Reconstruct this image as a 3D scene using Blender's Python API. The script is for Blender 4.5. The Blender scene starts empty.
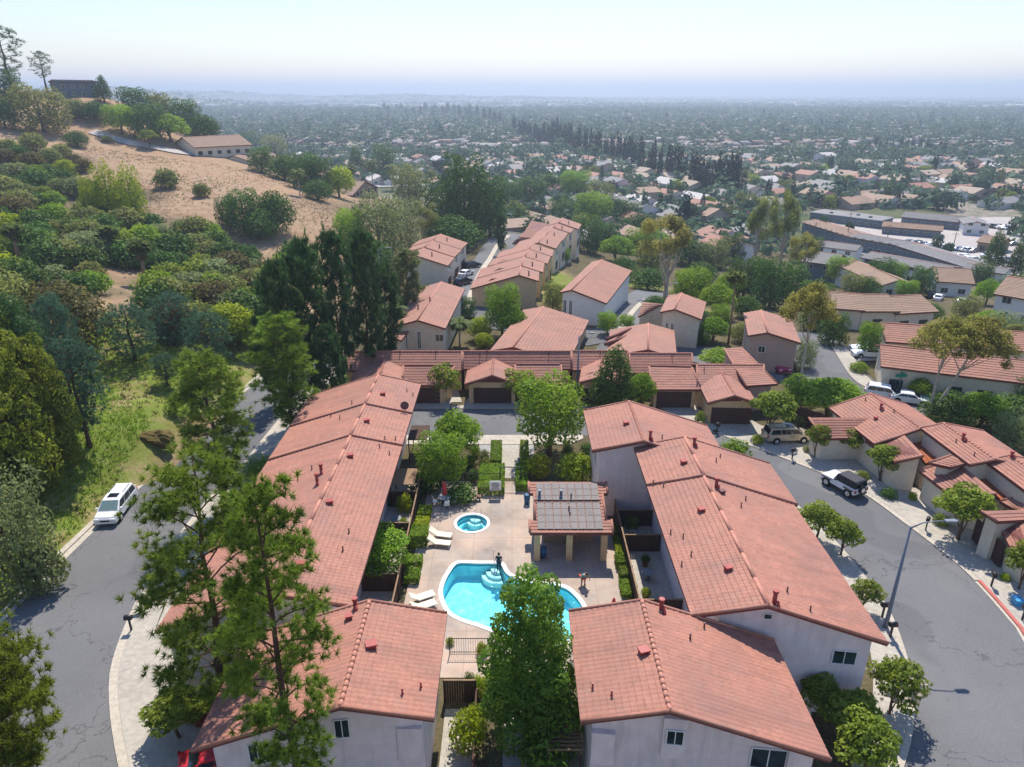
import bpy, bmesh, math, random
import numpy as np
from mathutils import Vector, Matrix
R = math.radians
rng = np.random.default_rng(7)
random.seed(7)
S = bpy.context.scene
C = S.collection
# ------------------------------------------------------------------ camera
FPX, PITCH, CAMZ = 710.0, R(22.3), 36.0
SP, CP = math.sin(PITCH), math.cos(PITCH)
cam = bpy.data.objects.new('camera', bpy.data.cameras.new('camera'))
C.objects.link(cam)
cam.location = (0, 0, CAMZ)
cam.rotation_euler = (R(90) - PITCH, 0, 0)
cam.data.sensor_width = 36
cam.data.lens = FPX / 1024 * 36
cam.data.clip_start = 0.5
cam.data.clip_end = 40000
S.camera = cam

def ray(px, py):
    v = py - 383.5
    return px - 512.0, FPX * CP - v * SP, -(FPX * SP + v * CP)
def U(px, py, z=0.0):
    x, y, zz = ray(px, py)
    t = (z - CAMZ) / zz
    return Vector((x * t, y * t, z))
def UY(px, py, Y):
    x, y, zz = ray(px, py)
    t = Y / y
    return Vector((x * t, Y, CAMZ + zz * t))
def UX(px, py, X):
    x, y, zz = ray(px, py)
    t = X / x
    return Vector((X, y * t, CAMZ + zz * t))
def depth(p): return p[1] * CP + (CAMZ - p[2]) * SP
def proj(p):
    d = depth(p)
    return 512 + p[0] / d * FPX, 383.5 - (p[1] * SP - (CAMZ - p[2]) * CP) / d * FPX

# ------------------------------------------------------------------ terrain
_cp = []
for px, py, d in [(130,150,255),(75,125,262),(0,110,265),(160,165,235),(230,160,265),(270,185,225),(300,215,190),
                  (300,260,165),(340,215,205),(330,250,172),(100,200,190),(0,200,180),(100,250,142),(0,270,120),
                  (110,300,107),(200,320,108),(0,380,71),(60,400,76),(150,400,80),(200,375,90),(255,345,104),(200,240,165),
                  (30,150,225),(45,330,92),(160,350,96),(250,300,135)]:
    x, y, zz = ray(px, py)
    t = d / FPX
    _cp.append((x * t, y * t, CAMZ + zz * t))
_cp += [(-170,303,34),(-200,310,36),(-140,310,24),(-115,320,14),(-230,250,36),(-80,300,3),(-57,290,-3),(-40,250,-4),(-45,330,-10),
        (-90,350,-2),(-150,380,12),(-220,420,20),(-300,420,30),(-330,300,44),(-250,150,25),(-150,100,20),(-100,60,17),(-70,40,11),(-60,20,8),
        (-55,66,5.5),(-46,55,3.6),(-46,75,3.4),(-50,85,4.2),(-44,95,3.0),(-38,60,0),(-38,80,0),(-37,95,0),(-38,40,0),(-45,40,2.5),(-36,120,0),(-32,150,-1.5),(-30,190,-4),(-38,35,0),(-44,25,1)]
for X in (-25, 0, 25, 50):
    for Y in (15, 45, 80, 100): _cp.append((X, Y, 0))
_cp += [(0,130,-.8),(-15,130,-.3),(0,165,-2.6),(0,200,-4.5),(-15,200,-4.3),(3,235,-7),(-20,240,-6),(20,130,-1.5),(30,115,-.8),(28,160,-6),
        (25,200,-10),(45,120,-1.5),(48,102,-.2),(70,100,-.5),(75,120,-2.5),(60,150,-6.5),(90,150,-7),(85,200,-12.5),(110,240,-15.5),(60,240,-15),(30,250,-14),
        (20,300,-16),(70,300,-16),(150,300,-16),(-20,320,-14),(-60,380,-15.5),(80,60,0),(110,60,-1),(130,150,-8),(160,220,-15),(0,380,-16),(100,380,-16),
        (-150,450,-8),(-100,480,-15),(220,150,-9),(220,300,-16),(300,200,-14),(300,100,-8)]
_P = np.array(_cp)
def _k(r2): return np.where(r2 > 1e-9, .5 * r2 * np.log(r2 + 1e-12), 0)
_n = len(_P); _sc = 100.0
_A = np.zeros((_n + 3, _n + 3)); _q = _P[:, :2] / _sc
_A[:_n, :_n] = _k(((_q[:, None] - _q[None]) ** 2).sum(-1)) + np.eye(_n) * 2e-4
_A[:_n, _n] = 1; _A[:_n, _n+1:] = _q; _A[_n, :_n] = 1; _A[_n+1:, :_n] = _q.T
_w = np.linalg.solve(_A, np.r_[_P[:, 2], 0, 0, 0])
def sstep(a, b, x): 
    t = np.clip((x - a) / (b - a), 0, 1); return t * t * (3 - 2 * t)
def terr_raw(X, Y):
    X = np.asarray(X, float); Y = np.asarray(Y, float)
    q = np.stack([X, Y], -1) / _sc
    z = _w[_n] + q @ _w[_n+1:]
    for i in range(_n):
        z = z + _w[i] * _k(((q - _q[i]) ** 2).sum(-1))
    flat = sstep(-37.6, -36.4, X) * (1 - sstep(96, 104, Y)) * (1 - sstep(48, 60, X))
    z = z * (1 - flat)
    z = np.maximum(z, -16)
    far = np.maximum(sstep(300, 420, Y + np.maximum(0, X + 40) * .2) * sstep(-160, -60, X), sstep(430, 560, Y))
    far = np.maximum(far, sstep(230, 300, X))
    z = z * (1 - far) - 16 * far
    # low blue ridge on the horizon, left
    rd = np.exp(-((Y - 5200) / 500.) ** 2) * (np.exp(-((X + 2500) / 1000.) ** 2) * 62 + np.exp(-((X + 500) / 900.) ** 2) * 30)
    rd = rd * (1 + .16 * np.sin(X / 170.) + .1 * np.sin(X / 61. + 1))
    rd2 = np.exp(-((Y - 3000) / 300.) ** 2) * np.exp(-((X + 1700) / 500.) ** 2) * 74
    return z + rd + rd2
GX = np.arange(-330, 340.1, 2.5); GY = np.arange(0, 620.1, 2.5)
GZ = terr_raw(*np.meshgrid(GX, GY))
def T(x, y):
    if -330 < x < 337 and 0 < y < 617:
        fx = (x + 330) / 2.5; fy = y / 2.5
        i, j = int(fx), int(fy); a, b = fx - i, fy - j
        return float((GZ[j, i] * (1-a) + GZ[j, i+1] * a) * (1-b) + (GZ[j+1, i] * (1-a) + GZ[j+1, i+1] * a) * b)
    if y > 617 or (x > 337 and y > 0):
        g = math.exp(-((y - 5200) / 500.) ** 2) * (math.exp(-((x + 2500) / 1000.) ** 2) * 62 + math.exp(-((x + 500) / 900.) ** 2) * 30) * (1 + .16 * math.sin(x / 170.) + .1 * math.sin(x / 61. + 1))
        return -16 + g + math.exp(-((y - 3000) / 300.) ** 2) * math.exp(-((x + 1700) / 500.) ** 2) * 74
    return float(terr_raw(x, y))
def G(px, py):
    """the ground point seen at a pixel of the photograph"""
    x, y, zz = ray(px, py)
    t = .03; last = t
    while t < 3:
        X, Y, Z = x * t, y * t, CAMZ + zz * t
        if Z < T(X, Y): break
        last = t; t *= 1.01
    lo, hi = last, t
    for _ in range(18):
        m = (lo + hi) / 2
        if CAMZ + zz * m < T(x * m, y * m): hi = m
        else: lo = m
    return Vector((x * hi, y * hi, T(x * hi, y * hi)))

# ------------------------------------------------------------------ materials
class NT:
    def __init__(s, name):
        s.m = bpy.data.materials.new(name); s.m.use_nodes = True
        s.t = s.m.node_tree; s.t.nodes.clear()
        s.out = s.n('ShaderNodeOutputMaterial')
    def n(s, typ, **kw):
        nd = s.t.nodes.new(typ)
        for k, v in kw.items():
            if k.startswith('i_'):
                nd.inputs[k[2:].replace('_', ' ')].default_value = v
            else: setattr(nd, k, v)
        return nd
    def l(s, a, b): s.t.links.new(a, b)
    def ramp(s, fac, stops):
        r = s.n('ShaderNodeValToRGB'); e = r.color_ramp.elements
        while len(e) > 1: e.remove(e[-1])
        e[0].position = stops[0][0]; e[0].color = (*stops[0][1], 1)
        for p, c in stops[1:]:
            k = e.new(p); k.color = (*c, 1)
        s.l(fac, r.inputs[0]); return r.outputs[0]
    def mix(s, fac, a, b, mode='MIX'):
        m = s.n('ShaderNodeMix', data_type='RGBA', blend_type=mode)
        for sock, v in ((m.inputs[0], fac), (m.inputs[6], a), (m.inputs[7], b)):
            if isinstance(v, bpy.types.NodeSocket): s.l(v, sock)
            else: sock.default_value = v if isinstance(v, (int, float)) else (*v, 1)
        return m.outputs[2]
    def noise(s, scale, detail=4, co='Object', rough=.55):
        if not hasattr(s, 'tc'): s.tc = s.n('ShaderNodeTexCoord'); s.geo = s.n('ShaderNodeNewGeometry')
        n = s.n('ShaderNodeTexNoise'); n.inputs['Scale'].default_value = scale; n.inputs['Detail'].default_value = detail
        n.inputs['Roughness'].default_value = rough
        s.l(s.geo.outputs['Position'] if co == 'World' else s.tc.outputs[co], n.inputs['Vector']); return n.outputs[0]
    def bsdf(s, col, rough=.8, spec=.3, bump=None, bs=.2, dist=.02, **kw):
        b = s.n('ShaderNodeBsdfPrincipled')
        if isinstance(col, bpy.types.NodeSocket): s.l(col, b.inputs['Base Color'])
        else: b.inputs['Base Color'].default_value = (*col, 1)
        b.inputs['Roughness'].default_value = rough
        b.inputs['Specular IOR Level'].default_value = spec
        for k, v in kw.items(): b.inputs[k].default_value = v
        if bump is not None:
            bn = s.n('ShaderNodeBump'); bn.inputs['Strength'].default_value = bs; bn.inputs['Distance'].default_value = dist
            s.l(bump, bn.inputs['Height']); s.l(bn.outputs[0], b.inputs['Normal'])
        s.l(b.outputs[0], s.out.inputs[0]); return b
def sc3(c, k): return tuple(min(1, x * k) for x in c)
def mottled(name, c, scale=2., amt=.25, rough=.85, spec=.2, fine=None, bump=0, co='World', tint=None):
    t = NT(name)
    n = t.noise(scale, 5, co)
    col = t.ramp(n, [(.3, sc3(c, 1 - amt)), (.5, c), (.72, tint if tint else sc3(c, 1 + amt * .7))])
    if fine:
        n2 = t.noise(fine, 3, co)
        col = t.mix(.35, col, t.ramp(n2, [(.35, sc3(c, .65)), (.65, sc3(c, 1.25))]))
        t.bsdf(col, rough, spec, n2 if bump else None, bump)
    else: t.bsdf(col, rough, spec, n if bump else None, bump)
    return t.m
def plain(name, c, rough=.5, spec=.4, **kw):
    t = NT(name); n = t.noise(6, 3)
    t.bsdf(t.ramp(n, [(.3, sc3(c, .88)), (.7, sc3(c, 1.06))]), rough, spec, **kw); return t.m
def roof_mat(name, c, stain, gray):
    t = NT(name)
    big = t.noise(.22, 4, 'World'); mid = t.noise(1.1, 4, 'World'); fine = t.noise(5.5, 2, 'World', .7)
    col = t.ramp(fine, [(.3, sc3(c, .82)), (.5, c), (.7, sc3(c, 1.16))])
    vt = t.n('ShaderNodeTexVoronoi'); vt.inputs['Scale'].default_value = 2.6; t.l(t.geo.outputs['Position'], vt.inputs['Vector']); vc = t.n('ShaderNodeSeparateColor'); t.l(vt.outputs['Color'], vc.inputs[0])
    col = t.mix(.3, col, t.ramp(vc.outputs[0], [(0, sc3(c, .6)), (.25, sc3(c, .95)), (.8, sc3(c, 1.05)), (1, sc3(c, 1.4))]))
    col = t.mix(t.ramp(big, [(.45, (0,0,0)), (.72, (.75,.75,.75))]), col, stain)
    st = t.n('ShaderNodeMapping'); st.inputs['Scale'].default_value = (.25, 1.6, .6); t.l(t.geo.outputs['Position'], st.inputs['Vector'])
    sn = t.n('ShaderNodeTexNoise'); sn.inputs['Scale'].default_value = .9; sn.inputs['Detail'].default_value = 5; t.l(st.outputs[0], sn.inputs['Vector'])
    col = t.mix(t.ramp(sn.outputs[0], [(.5, (0,0,0)), (.75, (.55,.55,.55))]), col, sc3(stain, .78))
    col = t.mix(t.ramp(mid, [(.55, (0,0,0)), (.8, (.5,.5,.5))]), col, gray)
    t.bsdf(col, .72, .35); return t.m
def leaf_mat(name, dark, light, trans=.48):
    t = NT(name)
    at = t.n('ShaderNodeAttribute', attribute_name='tint')
    oi = t.n('ShaderNodeObjectInfo')
    col = t.ramp(at.outputs['Fac'], [(0, dark), (1, light)])
    hs = t.n('ShaderNodeHueSaturation')
    mr = t.n('ShaderNodeMapRange'); mr.inputs[3].default_value = .485; mr.inputs[4].default_value = .512
    t.l(oi.outputs['Random'], mr.inputs[0]); t.l(mr.outputs[0], hs.inputs['Hue'])
    mv = t.n('ShaderNodeMapRange'); mv.inputs[3].default_value = .8; mv.inputs[4].default_value = 1.2
    ml = t.n('ShaderNodeMath', operation='FRACT'); mm = t.n('ShaderNodeMath', operation='MULTIPLY'); mm.inputs[1].default_value = 7.31
    t.l(oi.outputs['Random'], mm.inputs[0]); t.l(mm.outputs[0], ml.inputs[0]); t.l(ml.outputs[0], mv.inputs[0]); t.l(mv.outputs[0], hs.inputs['Value'])
    t.l(col, hs.inputs['Color']); col = hs.outputs[0]
    d = t.n('ShaderNodeBsdfDiffuse'); tr = t.n('ShaderNodeBsdfTranslucent'); gl = t.n('ShaderNodeBsdfGlossy'); gl.inputs['Roughness'].default_value = .55
    gl.inputs['Color'].default_value = (.8, .85, .9, 1)
    lighter = t.mix(.5, col, light); t.l(col, d.inputs[0]); t.l(lighter, tr.inputs[0])
    m1 = t.n('ShaderNodeMixShader'); m1.inputs[0].default_value = trans; t.l(d.outputs[0], m1.inputs[1]); t.l(tr.outputs[0], m1.inputs[2])
    m2 = t.n('ShaderNodeMixShader'); m2.inputs[0].default_value = .012; t.l(m1.outputs[0], m2.inputs[1]); t.l(gl.outputs[0], m2.inputs[2])
    t.l(m2.outputs[0], t.out.inputs[0]); return t.m

M = {}
M['roof'] = roof_mat('terracotta_tile', (.365, .158, .108), (.25, .125, .098), (.30, .185, .15))
M['roof_far'] = roof_mat('terracotta_tile_far', (.33, .150, .100), (.24, .125, .092), (.28, .17, .135))
M['roof_rust'] = mottled('rust_flat_roof', (.36, .115, .055), .9, .35, .9, .1, 6)
M['roof_brown'] = roof_mat('brown_shingle', (.30, .19, .125), (.24, .16, .11), (.3, .22, .16))
M['roof_gray'] = roof_mat('gray_composition_roof', (.21, .20, .195), (.17, .165, .16), (.26, .24, .22))
M['ridge'] = mottled('ridge_tile', (.46, .215, .155), 2, .15, .75)
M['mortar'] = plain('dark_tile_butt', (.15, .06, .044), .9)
M['trim'] = mottled('dark_red_fascia', (.17, .055, .045), 3, .2, .6)
M['stucco'] = mottled('pale_stucco', (.62, .545, .52), 1.6, .12, .9, .1, 14, .15)
def stucco(name, c):
    t = NT(name); n = t.noise(1.3, 4, 'World'); f = t.noise(14, 3, 'World')
    mp = t.n('ShaderNodeMapping'); mp.inputs['Scale'].default_value = (2.2, 2.2, .22); t.l(t.geo.outputs['Position'], mp.inputs['Vector'])
    w = t.n('ShaderNodeTexNoise'); w.inputs['Scale'].default_value = 1.2; w.inputs['Detail'].default_value = 5; t.l(mp.outputs[0], w.inputs['Vector'])
    col = t.ramp(n, [(.3, sc3(c, .9)), (.7, sc3(c, 1.06))]); col = t.mix(t.ramp(w.outputs[0], [(.48, (0,0,0)), (.72, (.5,.5,.5))]), col, sc3(c, .68))
    t.bsdf(col, .92, .1, f, .25); return t.m
M['stucco'] = stucco('streaked_pale_stucco', (.73, .63, .61))
M['tan'] = mottled('tan_stucco', (.60, .43, .25), 1.6, .12, .9, .1, 12, .1)
M['cream'] = mottled('cream_stucco', (.66, .58, .45), 1.4, .1, .9, .1, 12, .1)
M['white_wall'] = mottled('white_stucco', (.74, .72, .68), 1.2, .08, .9, .1, 12, .1)
M['slate_wall'] = mottled('slate_siding', (.13, .16, .19), 1.2, .15, .8, .1, 12)
M['pink_wall'] = mottled('dusty_pink_stucco', (.47, .33, .27), 1.4, .1, .9, .1, 12)
M['stone'] = mottled('stone_wall', (.30, .22, .17), 1.5, .3, .9, .1, 5, .3)
M['door'] = mottled('brown_garage_door', (.075, .035, .032), 1, .15, .55)
M['wood'] = mottled('weathered_dark_wood', (.075, .042, .03), 3, .35, .8, .2, 20)
M['wood_light'] = mottled('weathered_wood', (.25, .16, .10), 3, .35, .8, .2, 20)
M['asphalt'] = None
M['white'] = plain('white_paint', (.8, .8, .79), .4)
M['frame'] = plain('window_frame', (.72, .72, .70), .4)
M['bronze'] = plain('bronze_frame', (.05, .04, .035), .4)
M['carwhite'] = plain('white_car_paint', (.8, .81, .82), .22, .5)
M['carblue'] = plain('blue_car_paint', (.05, .10, .24), .22, .5)
M['cargold'] = plain('champagne_car_paint', (.50, .42, .31), .25, .5, Metallic=.3)
M['carred'] = plain('red_car_paint', (.5, .02, .025), .22, .5)
M['carpink'] = plain('crimson_car_paint', (.45, .02, .10), .22, .5)
M['carsilver'] = plain('silver_car_paint', (.45, .47, .5), .25, .5, Metallic=.5)
M['carblack'] = plain('dark_car_paint', (.02, .022, .03), .22, .5)
M['rubber'] = plain('black_rubber', (.018, .018, .02), .85, .1)
M['black'] = plain('black_metal', (.02, .02, .024), .45, .4)
M['alloy'] = plain('alloy_wheel', (.6, .6, .62), .3, .5, Metallic=.6)
M['redpaint'] = plain('red_vent_paint', (.34, .055, .045), .5, .4)
M['darkvent'] = plain('dark_vent', (.12, .035, .03), .5, .4)
M['galv'] = plain('galvanised_steel', (.17, .19, .22), .5, .4)
M['chrome'] = plain('chrome', (.7, .7, .72), .12, .5, Metallic=1.)
M['lamp_glass'] = plain('lamp_lens', (.75, .78, .78), .2, .5)
M['taillight'] = plain('red_lens', (.4, .01, .012), .15, .5)
M['sling'] = mottled('cream_sling_fabric', (.80, .72, .52), 5, .06, .8)
M['fabric_red'] = mottled('faded_red_canvas', (.62, .07, .06), 5, .12, .8)
M['solar'] = mottled('solar_mat', (.235, .205, .185), 1.2, .18, .7, .3, 9)
M['skin'] = plain('skin', (.5, .28, .19), .6)
M['teal'] = plain('teal_cloth', (.02, .20, .25), .85)
M['navycloth'] = plain('navy_cloth', (.012, .03, .05), .85)
M['redcloth'] = plain('red_cloth', (.5, .05, .035), .85)
M['hair'] = plain('dark_hair', (.015, .012, .012), .7)
M['bluebin'] = plain('blue_plastic', (.02, .10, .22), .5)
M['skyblue'] = plain('sky_blue_plastic', (.05, .30, .55), .5)
M['greensign'] = plain('green_sign', (.0, .28, .16), .4)
M['bark'] = mottled('brown_bark', (.13, .085, .06), 4, .3, .95, .1, 18, .3, 'Object')
M['pinebark'] = mottled('pine_bark', (.10, .06, .045), 4, .35, .95, .1, 14, .4, 'Object')
M['paleb'] = mottled('pale_smooth_bark', (.42, .36, .30), 1.2, .3, .9, .1, 6, .2, 'Object')
M['rock'] = mottled('mossy_rock', (.13, .10, .035), 1.6, .6, .95, .1, 5, .4)
M['concrete'] = mottled('pale_concrete', (.40, .365, .31), .35, .14, .9, .15, 3, .1)
M['curb'] = mottled('curb_concrete', (.46, .41, .335), .5, .14, .9, .15, 4, .1)
M['redcurb'] = mottled('red_curb_paint', (.46, .13, .11), 1.5, .3, .85)
M['path'] = mottled('grey_path', (.33, .32, .31), .6, .2, .9, .15, 4)
M['coping'] = plain('white_coping', (.78, .77, .74), .5)
M['parking'] = mottled('pale_parking_lot', (.42, .38, .35), .06, .14, .9, .15, 1.0)

t = NT('asphalt'); a = t.noise(.12, 5, 'World'); b = t.noise(9, 2, 'World'); c = t.noise(.9, 5, 'World', .7)
w = t.n('ShaderNodeTexVoronoi', feature='DISTANCE_TO_EDGE'); w.inputs['Scale'].default_value = .12
wn = t.n('ShaderNodeVectorMath', operation='ADD'); t.l(t.geo.outputs['Position'], wn.inputs[0])
nz = t.n('ShaderNodeTexNoise'); nz.inputs['Scale'].default_value = .5; nz.inputs['Detail'].default_value = 5; t.l(t.geo.outputs['Position'], nz.inputs['Vector'])
ns = t.n('ShaderNodeVectorMath', operation='SCALE'); ns.inputs['Scale'].default_value = 5; t.l(nz.outputs['Color'], ns.inputs[0]); t.l(ns.outputs[0], wn.inputs[1]); t.l(wn.outputs[0], w.inputs['Vector'])
col = t.ramp(a, [(.3, (.125, .126, .13)), (.55, (.158, .158, .16)), (.75, (.185, .182, .178))])
col = t.mix(.3, col, t.ramp(b, [(.3, (.08, .08, .085)), (.7, (.19, .19, .19))]))
col = t.mix(t.ramp(c, [(.62, (0,0,0)), (.8, (.35,.35,.35))]), col, (.21, .20, .19))
pt = t.noise(.055, 2, 'World'); col = t.mix(t.ramp(pt, [(.545, (0,0,0)), (.55, (.35,.35,.35))]), col, (.085, .085, .09))
oil = t.noise(.8, 2, 'World', .4); col = t.mix(t.ramp(oil, [(.70, (0,0,0)), (.78, (.6,.6,.6))]), col, (.06, .06, .062)); wh = t.noise(1.1, 3, 'World', .6); col = t.mix(t.ramp(wh, [(.72, (0,0,0)), (.82, (.6,.6,.6))]), col, (.34, .33, .32))
col = t.mix(t.ramp(w.outputs['Distance'], [(0, (.6,.6,.6)), (.0035, (.45,.45,.45)), (.006, (0,0,0))]), col, (.05, .05, .052))
t.bsdf(col, .9, .2, b, .1); M['asphalt'] = t.m

t = NT('pool_deck'); a = t.noise(.35, 5, 'World', .65); b = t.noise(1.3, 5, 'World', .7); c = t.noise(.18, 3, 'World')
col = t.ramp(a, [(.3, (.26, .215, .18)), (.5, (.385, .305, .245)), (.7, (.46, .385, .315))])
col = t.mix(t.ramp(b, [(.52, (0,0,0)), (.75, (.55,.55,.55))]), col, (.38, .33, .30))
col = t.mix(t.ramp(c, [(.5, (0,0,0)), (.68, (.5,.5,.5))]), col, (.60, .42, .31))
br = t.n('ShaderNodeTexBrick', offset=0.); br.inputs['Scale'].default_value = 1; br.inputs['Brick Width'].default_value = 3.3; br.inputs['Row Height'].default_value = 2.9; br.inputs['Mortar Size'].default_value = .025; t.l(t.geo.outputs['Position'], br.inputs['Vector'])
col = t.mix(t.ramp(br.outputs['Fac'], [(0, (0,0,0)), (1, (.55,.55,.55))]), col, (.22, .17, .14))
gr2 = t.noise(.55, 6, 'World', .7); col = t.mix(t.ramp(gr2, [(.5, (0,0,0)), (.7, (.6,.6,.6))]), col, (.33, .31, .29))
t.bsdf(col, .85, .2, b, .05); M['deck'] = t.m

t = NT('pool_water'); wv = t.noise(2.2, 4, 'World')
bn = t.n('ShaderNodeBump'); bn.inputs['Strength'].default_value = .5; bn.inputs['Distance'].default_value = .12; t.l(wv, bn.inputs['Height'])
fr = t.n('ShaderNodeFresnel'); fr.inputs[0].default_value = 1.33; t.l(bn.outputs[0], fr.inputs[1])
tr = t.n('ShaderNodeBsdfTransparent'); tr.inputs[0].default_value = (.64, .93, .95, 1)
gl = t.n('ShaderNodeBsdfGlossy'); gl.inputs[1].default_value = .04; t.l(bn.outputs[0], gl.inputs['Normal'])
mx = t.n('ShaderNodeMixShader'); t.l(fr.outputs[0], mx.inputs[0]); t.l(tr.outputs[0], mx.inputs[1]); t.l(gl.outputs[0], mx.inputs[2]); t.l(mx.outputs[0], t.out.inputs[0]); M['water'] = t.m
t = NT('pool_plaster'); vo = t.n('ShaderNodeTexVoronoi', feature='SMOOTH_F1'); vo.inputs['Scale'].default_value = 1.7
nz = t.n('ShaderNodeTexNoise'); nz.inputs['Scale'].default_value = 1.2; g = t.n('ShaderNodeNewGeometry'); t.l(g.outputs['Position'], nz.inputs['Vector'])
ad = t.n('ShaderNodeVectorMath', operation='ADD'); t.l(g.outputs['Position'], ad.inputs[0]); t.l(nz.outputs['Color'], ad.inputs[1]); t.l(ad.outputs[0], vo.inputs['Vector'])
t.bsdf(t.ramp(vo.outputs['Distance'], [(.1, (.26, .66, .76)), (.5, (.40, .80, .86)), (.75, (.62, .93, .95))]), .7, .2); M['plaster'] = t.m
M['pooltile'] = plain('pool_waterline_tile', (.03, .30, .38), .3)

t = NT('window_glass'); n1 = t.noise(.7, 2, 'World'); t.bsdf(t.ramp(n1, [(.35, (.012, .02, .022)), (.65, (.03, .06, .06))]), .06, .6); M['glass'] = t.m
t = NT('car_glass'); t.bsdf((.012, .016, .022), .05, .6); M['carglass'] = t.m
t = NT('car_windscreen'); t.bsdf((.16, .24, .25), .08, .6); M['screen'] = t.m

# ground: several real covers held in colour attributes
t = NT('ground'); at = t.n('ShaderNodeVertexColor', layer_name='cover')
sp = t.n('ShaderNodeSeparateColor'); t.l(at.outputs[0], sp.inputs[0])
n0 = t.noise(.05, 5, 'World', .6); n1 = t.noise(.35, 5, 'World', .65); n2 = t.noise(3.5, 3, 'World', .7)
dry = t.ramp(n1, [(.3, (.20, .115, .07)), (.48, (.31, .205, .125)), (.62, (.37, .265, .17)), (.8, (.26, .15, .095))])
dry = t.mix(t.ramp(n0, [(.45, (0,0,0)), (.65, (.6,.6,.6))]), dry, (.34, .19, .115))
dry = t.mix(.3, dry, t.ramp(n2, [(.35, (.16, .09, .05)), (.65, (.5, .37, .23))]))
gr = t.ramp(n1, [(.28, (.20, .15, .06)), (.42, (.13, .155, .025)), (.58, (.15, .215, .03)), (.8, (.09, .14, .025))])
gr = t.mix(.4, gr, t.ramp(n2, [(.3, (.06, .075, .015)), (.55, (.17, .215, .035)), (.75, (.26, .22, .10))]))
mul = t.ramp(n1, [(.3, (.055, .045, .025)), (.5, (.10, .085, .045)), (.7, (.15, .115, .07))])
mul = t.mix(.35, mul, t.ramp(n2, [(.35, (.03, .045, .012)), (.65, (.19, .14, .085))]))
vo = t.n('ShaderNodeTexVoronoi'); vo.inputs['Scale'].default_value = .03; t.l(t.geo.outputs['Position'], vo.inputs['Vector'])
vs = t.n('ShaderNodeSeparateColor'); t.l(vo.outputs['Color'], vs.inputs[0])
val = t.ramp(vs.outputs[0], [(0, (.07, .085, .04)), (.35, (.10, .11, .05)), (.55, (.17, .145, .105)), (.72, (.24, .21, .18)), (.88, (.30, .25, .21)), (1, (.42, .39, .36))])
val = t.mix(t.ramp(n1, [(.42, (0,0,0)), (.62, (.8,.8,.8))]), val, (.085, .11, .05))
gm = t.n('ShaderNodeMath', operation='MULTIPLY'); n4 = t.noise(.22, 6, 'World', .7); gk = t.n('ShaderNodeMapRange'); gk.inputs[1].default_value = .34; gk.inputs[2].default_value = .48; t.l(n4, gk.inputs[0]); gk.inputs[3].default_value = .25
t.l(sp.outputs[0], gm.inputs[0]); t.l(gk.outputs[0], gm.inputs[1]); c = t.mix(gm.outputs[0], dry, gr); c = t.mix(sp.outputs[1], c, mul); c = t.mix(sp.outputs[2], c, val)
t.bsdf(c, .95, .1, n2, .4, .1); M['ground'] = t.m

L = {}
L['broad'] = leaf_mat('bright_green_leaf', (0.085, 0.17, 0.0163), (0.2898, 0.4417, 0.0302))
L['street'] = leaf_mat('street_tree_leaf', (0.0956, 0.16, 0.0163), (0.305, 0.3705, 0.044))
L['sycamore'] = leaf_mat('glossy_green_leaf', (.07, .155, .02), (.27, .42, .045), .6)
L['lime'] = leaf_mat('lime_leaf', (0.1487, 0.26, 0.0097), (0.4423, 0.5, 0.022))
L['dark'] = leaf_mat('dark_green_leaf', (0.0382, 0.084, 0.0163), (0.1144, 0.2066, 0.033), .25)
L['olive'] = leaf_mat('olive_leaf', (0.1063, 0.136, 0.0293), (0.2898, 0.3135, 0.0825))
L['gray'] = leaf_mat('gray_green_leaf', (0.1232, 0.164, 0.0553), (0.305, 0.3491, 0.1375))
L['pine'] = leaf_mat('pine_needle', (0.0722, 0.132, 0.0163), (0.2821, 0.399, 0.044), .3)
L['pine2'] = leaf_mat('yellow_pine_needle', (.060, .095, .010), (.29, .36, .035))
L['pined'] = leaf_mat('dark_pine_needle', (.022, .055, .020), (.095, .185, .055), .35)
L['cedar'] = leaf_mat('blue_cedar_needle', (0.051, 0.124, 0.065), (0.1372, 0.2422, 0.1375), .25)
L['euc'] = leaf_mat('golden_eucalyptus_leaf', (.11, .11, .022), (.40, .37, .085), 0.55)
L['brown'] = leaf_mat('bronze_leaf', (.055, .05, .014), (.21, .175, .055))
L['cyp'] = leaf_mat('dark_cypress_leaf', (.006, .022, .018), (.024, .062, .038), 0.2)
L['palm'] = leaf_mat('palm_frond', (.05, .085, .02), (.22, .27, .08))
L['thatch'] = leaf_mat('dry_palm_skirt', (.09, .055, .03), (.26, .17, .09), .2)
L['yellow'] = leaf_mat('yellow_leaf', (.14, .12, .004), (.40, .33, .01))
L['bloom'] = leaf_mat('cream_blossom', (.35, .28, .2), (.65, .55, .42))
L['magenta'] = leaf_mat('magenta_blossom', (.25, .02, .12), (.5, .08, .28))
L['red'] = leaf_mat('orange_red_blossom', (.3, .05, .02), (.5, .12, .04))
L['hedge'] = leaf_mat('hedge_leaf', (0.1063, 0.19, 0.0163), (0.2898, 0.4133, 0.0344))
L['valley'] = leaf_mat('valley_leaf', (.026, .062, .042), (.105, .175, .09), 0.3)

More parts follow.
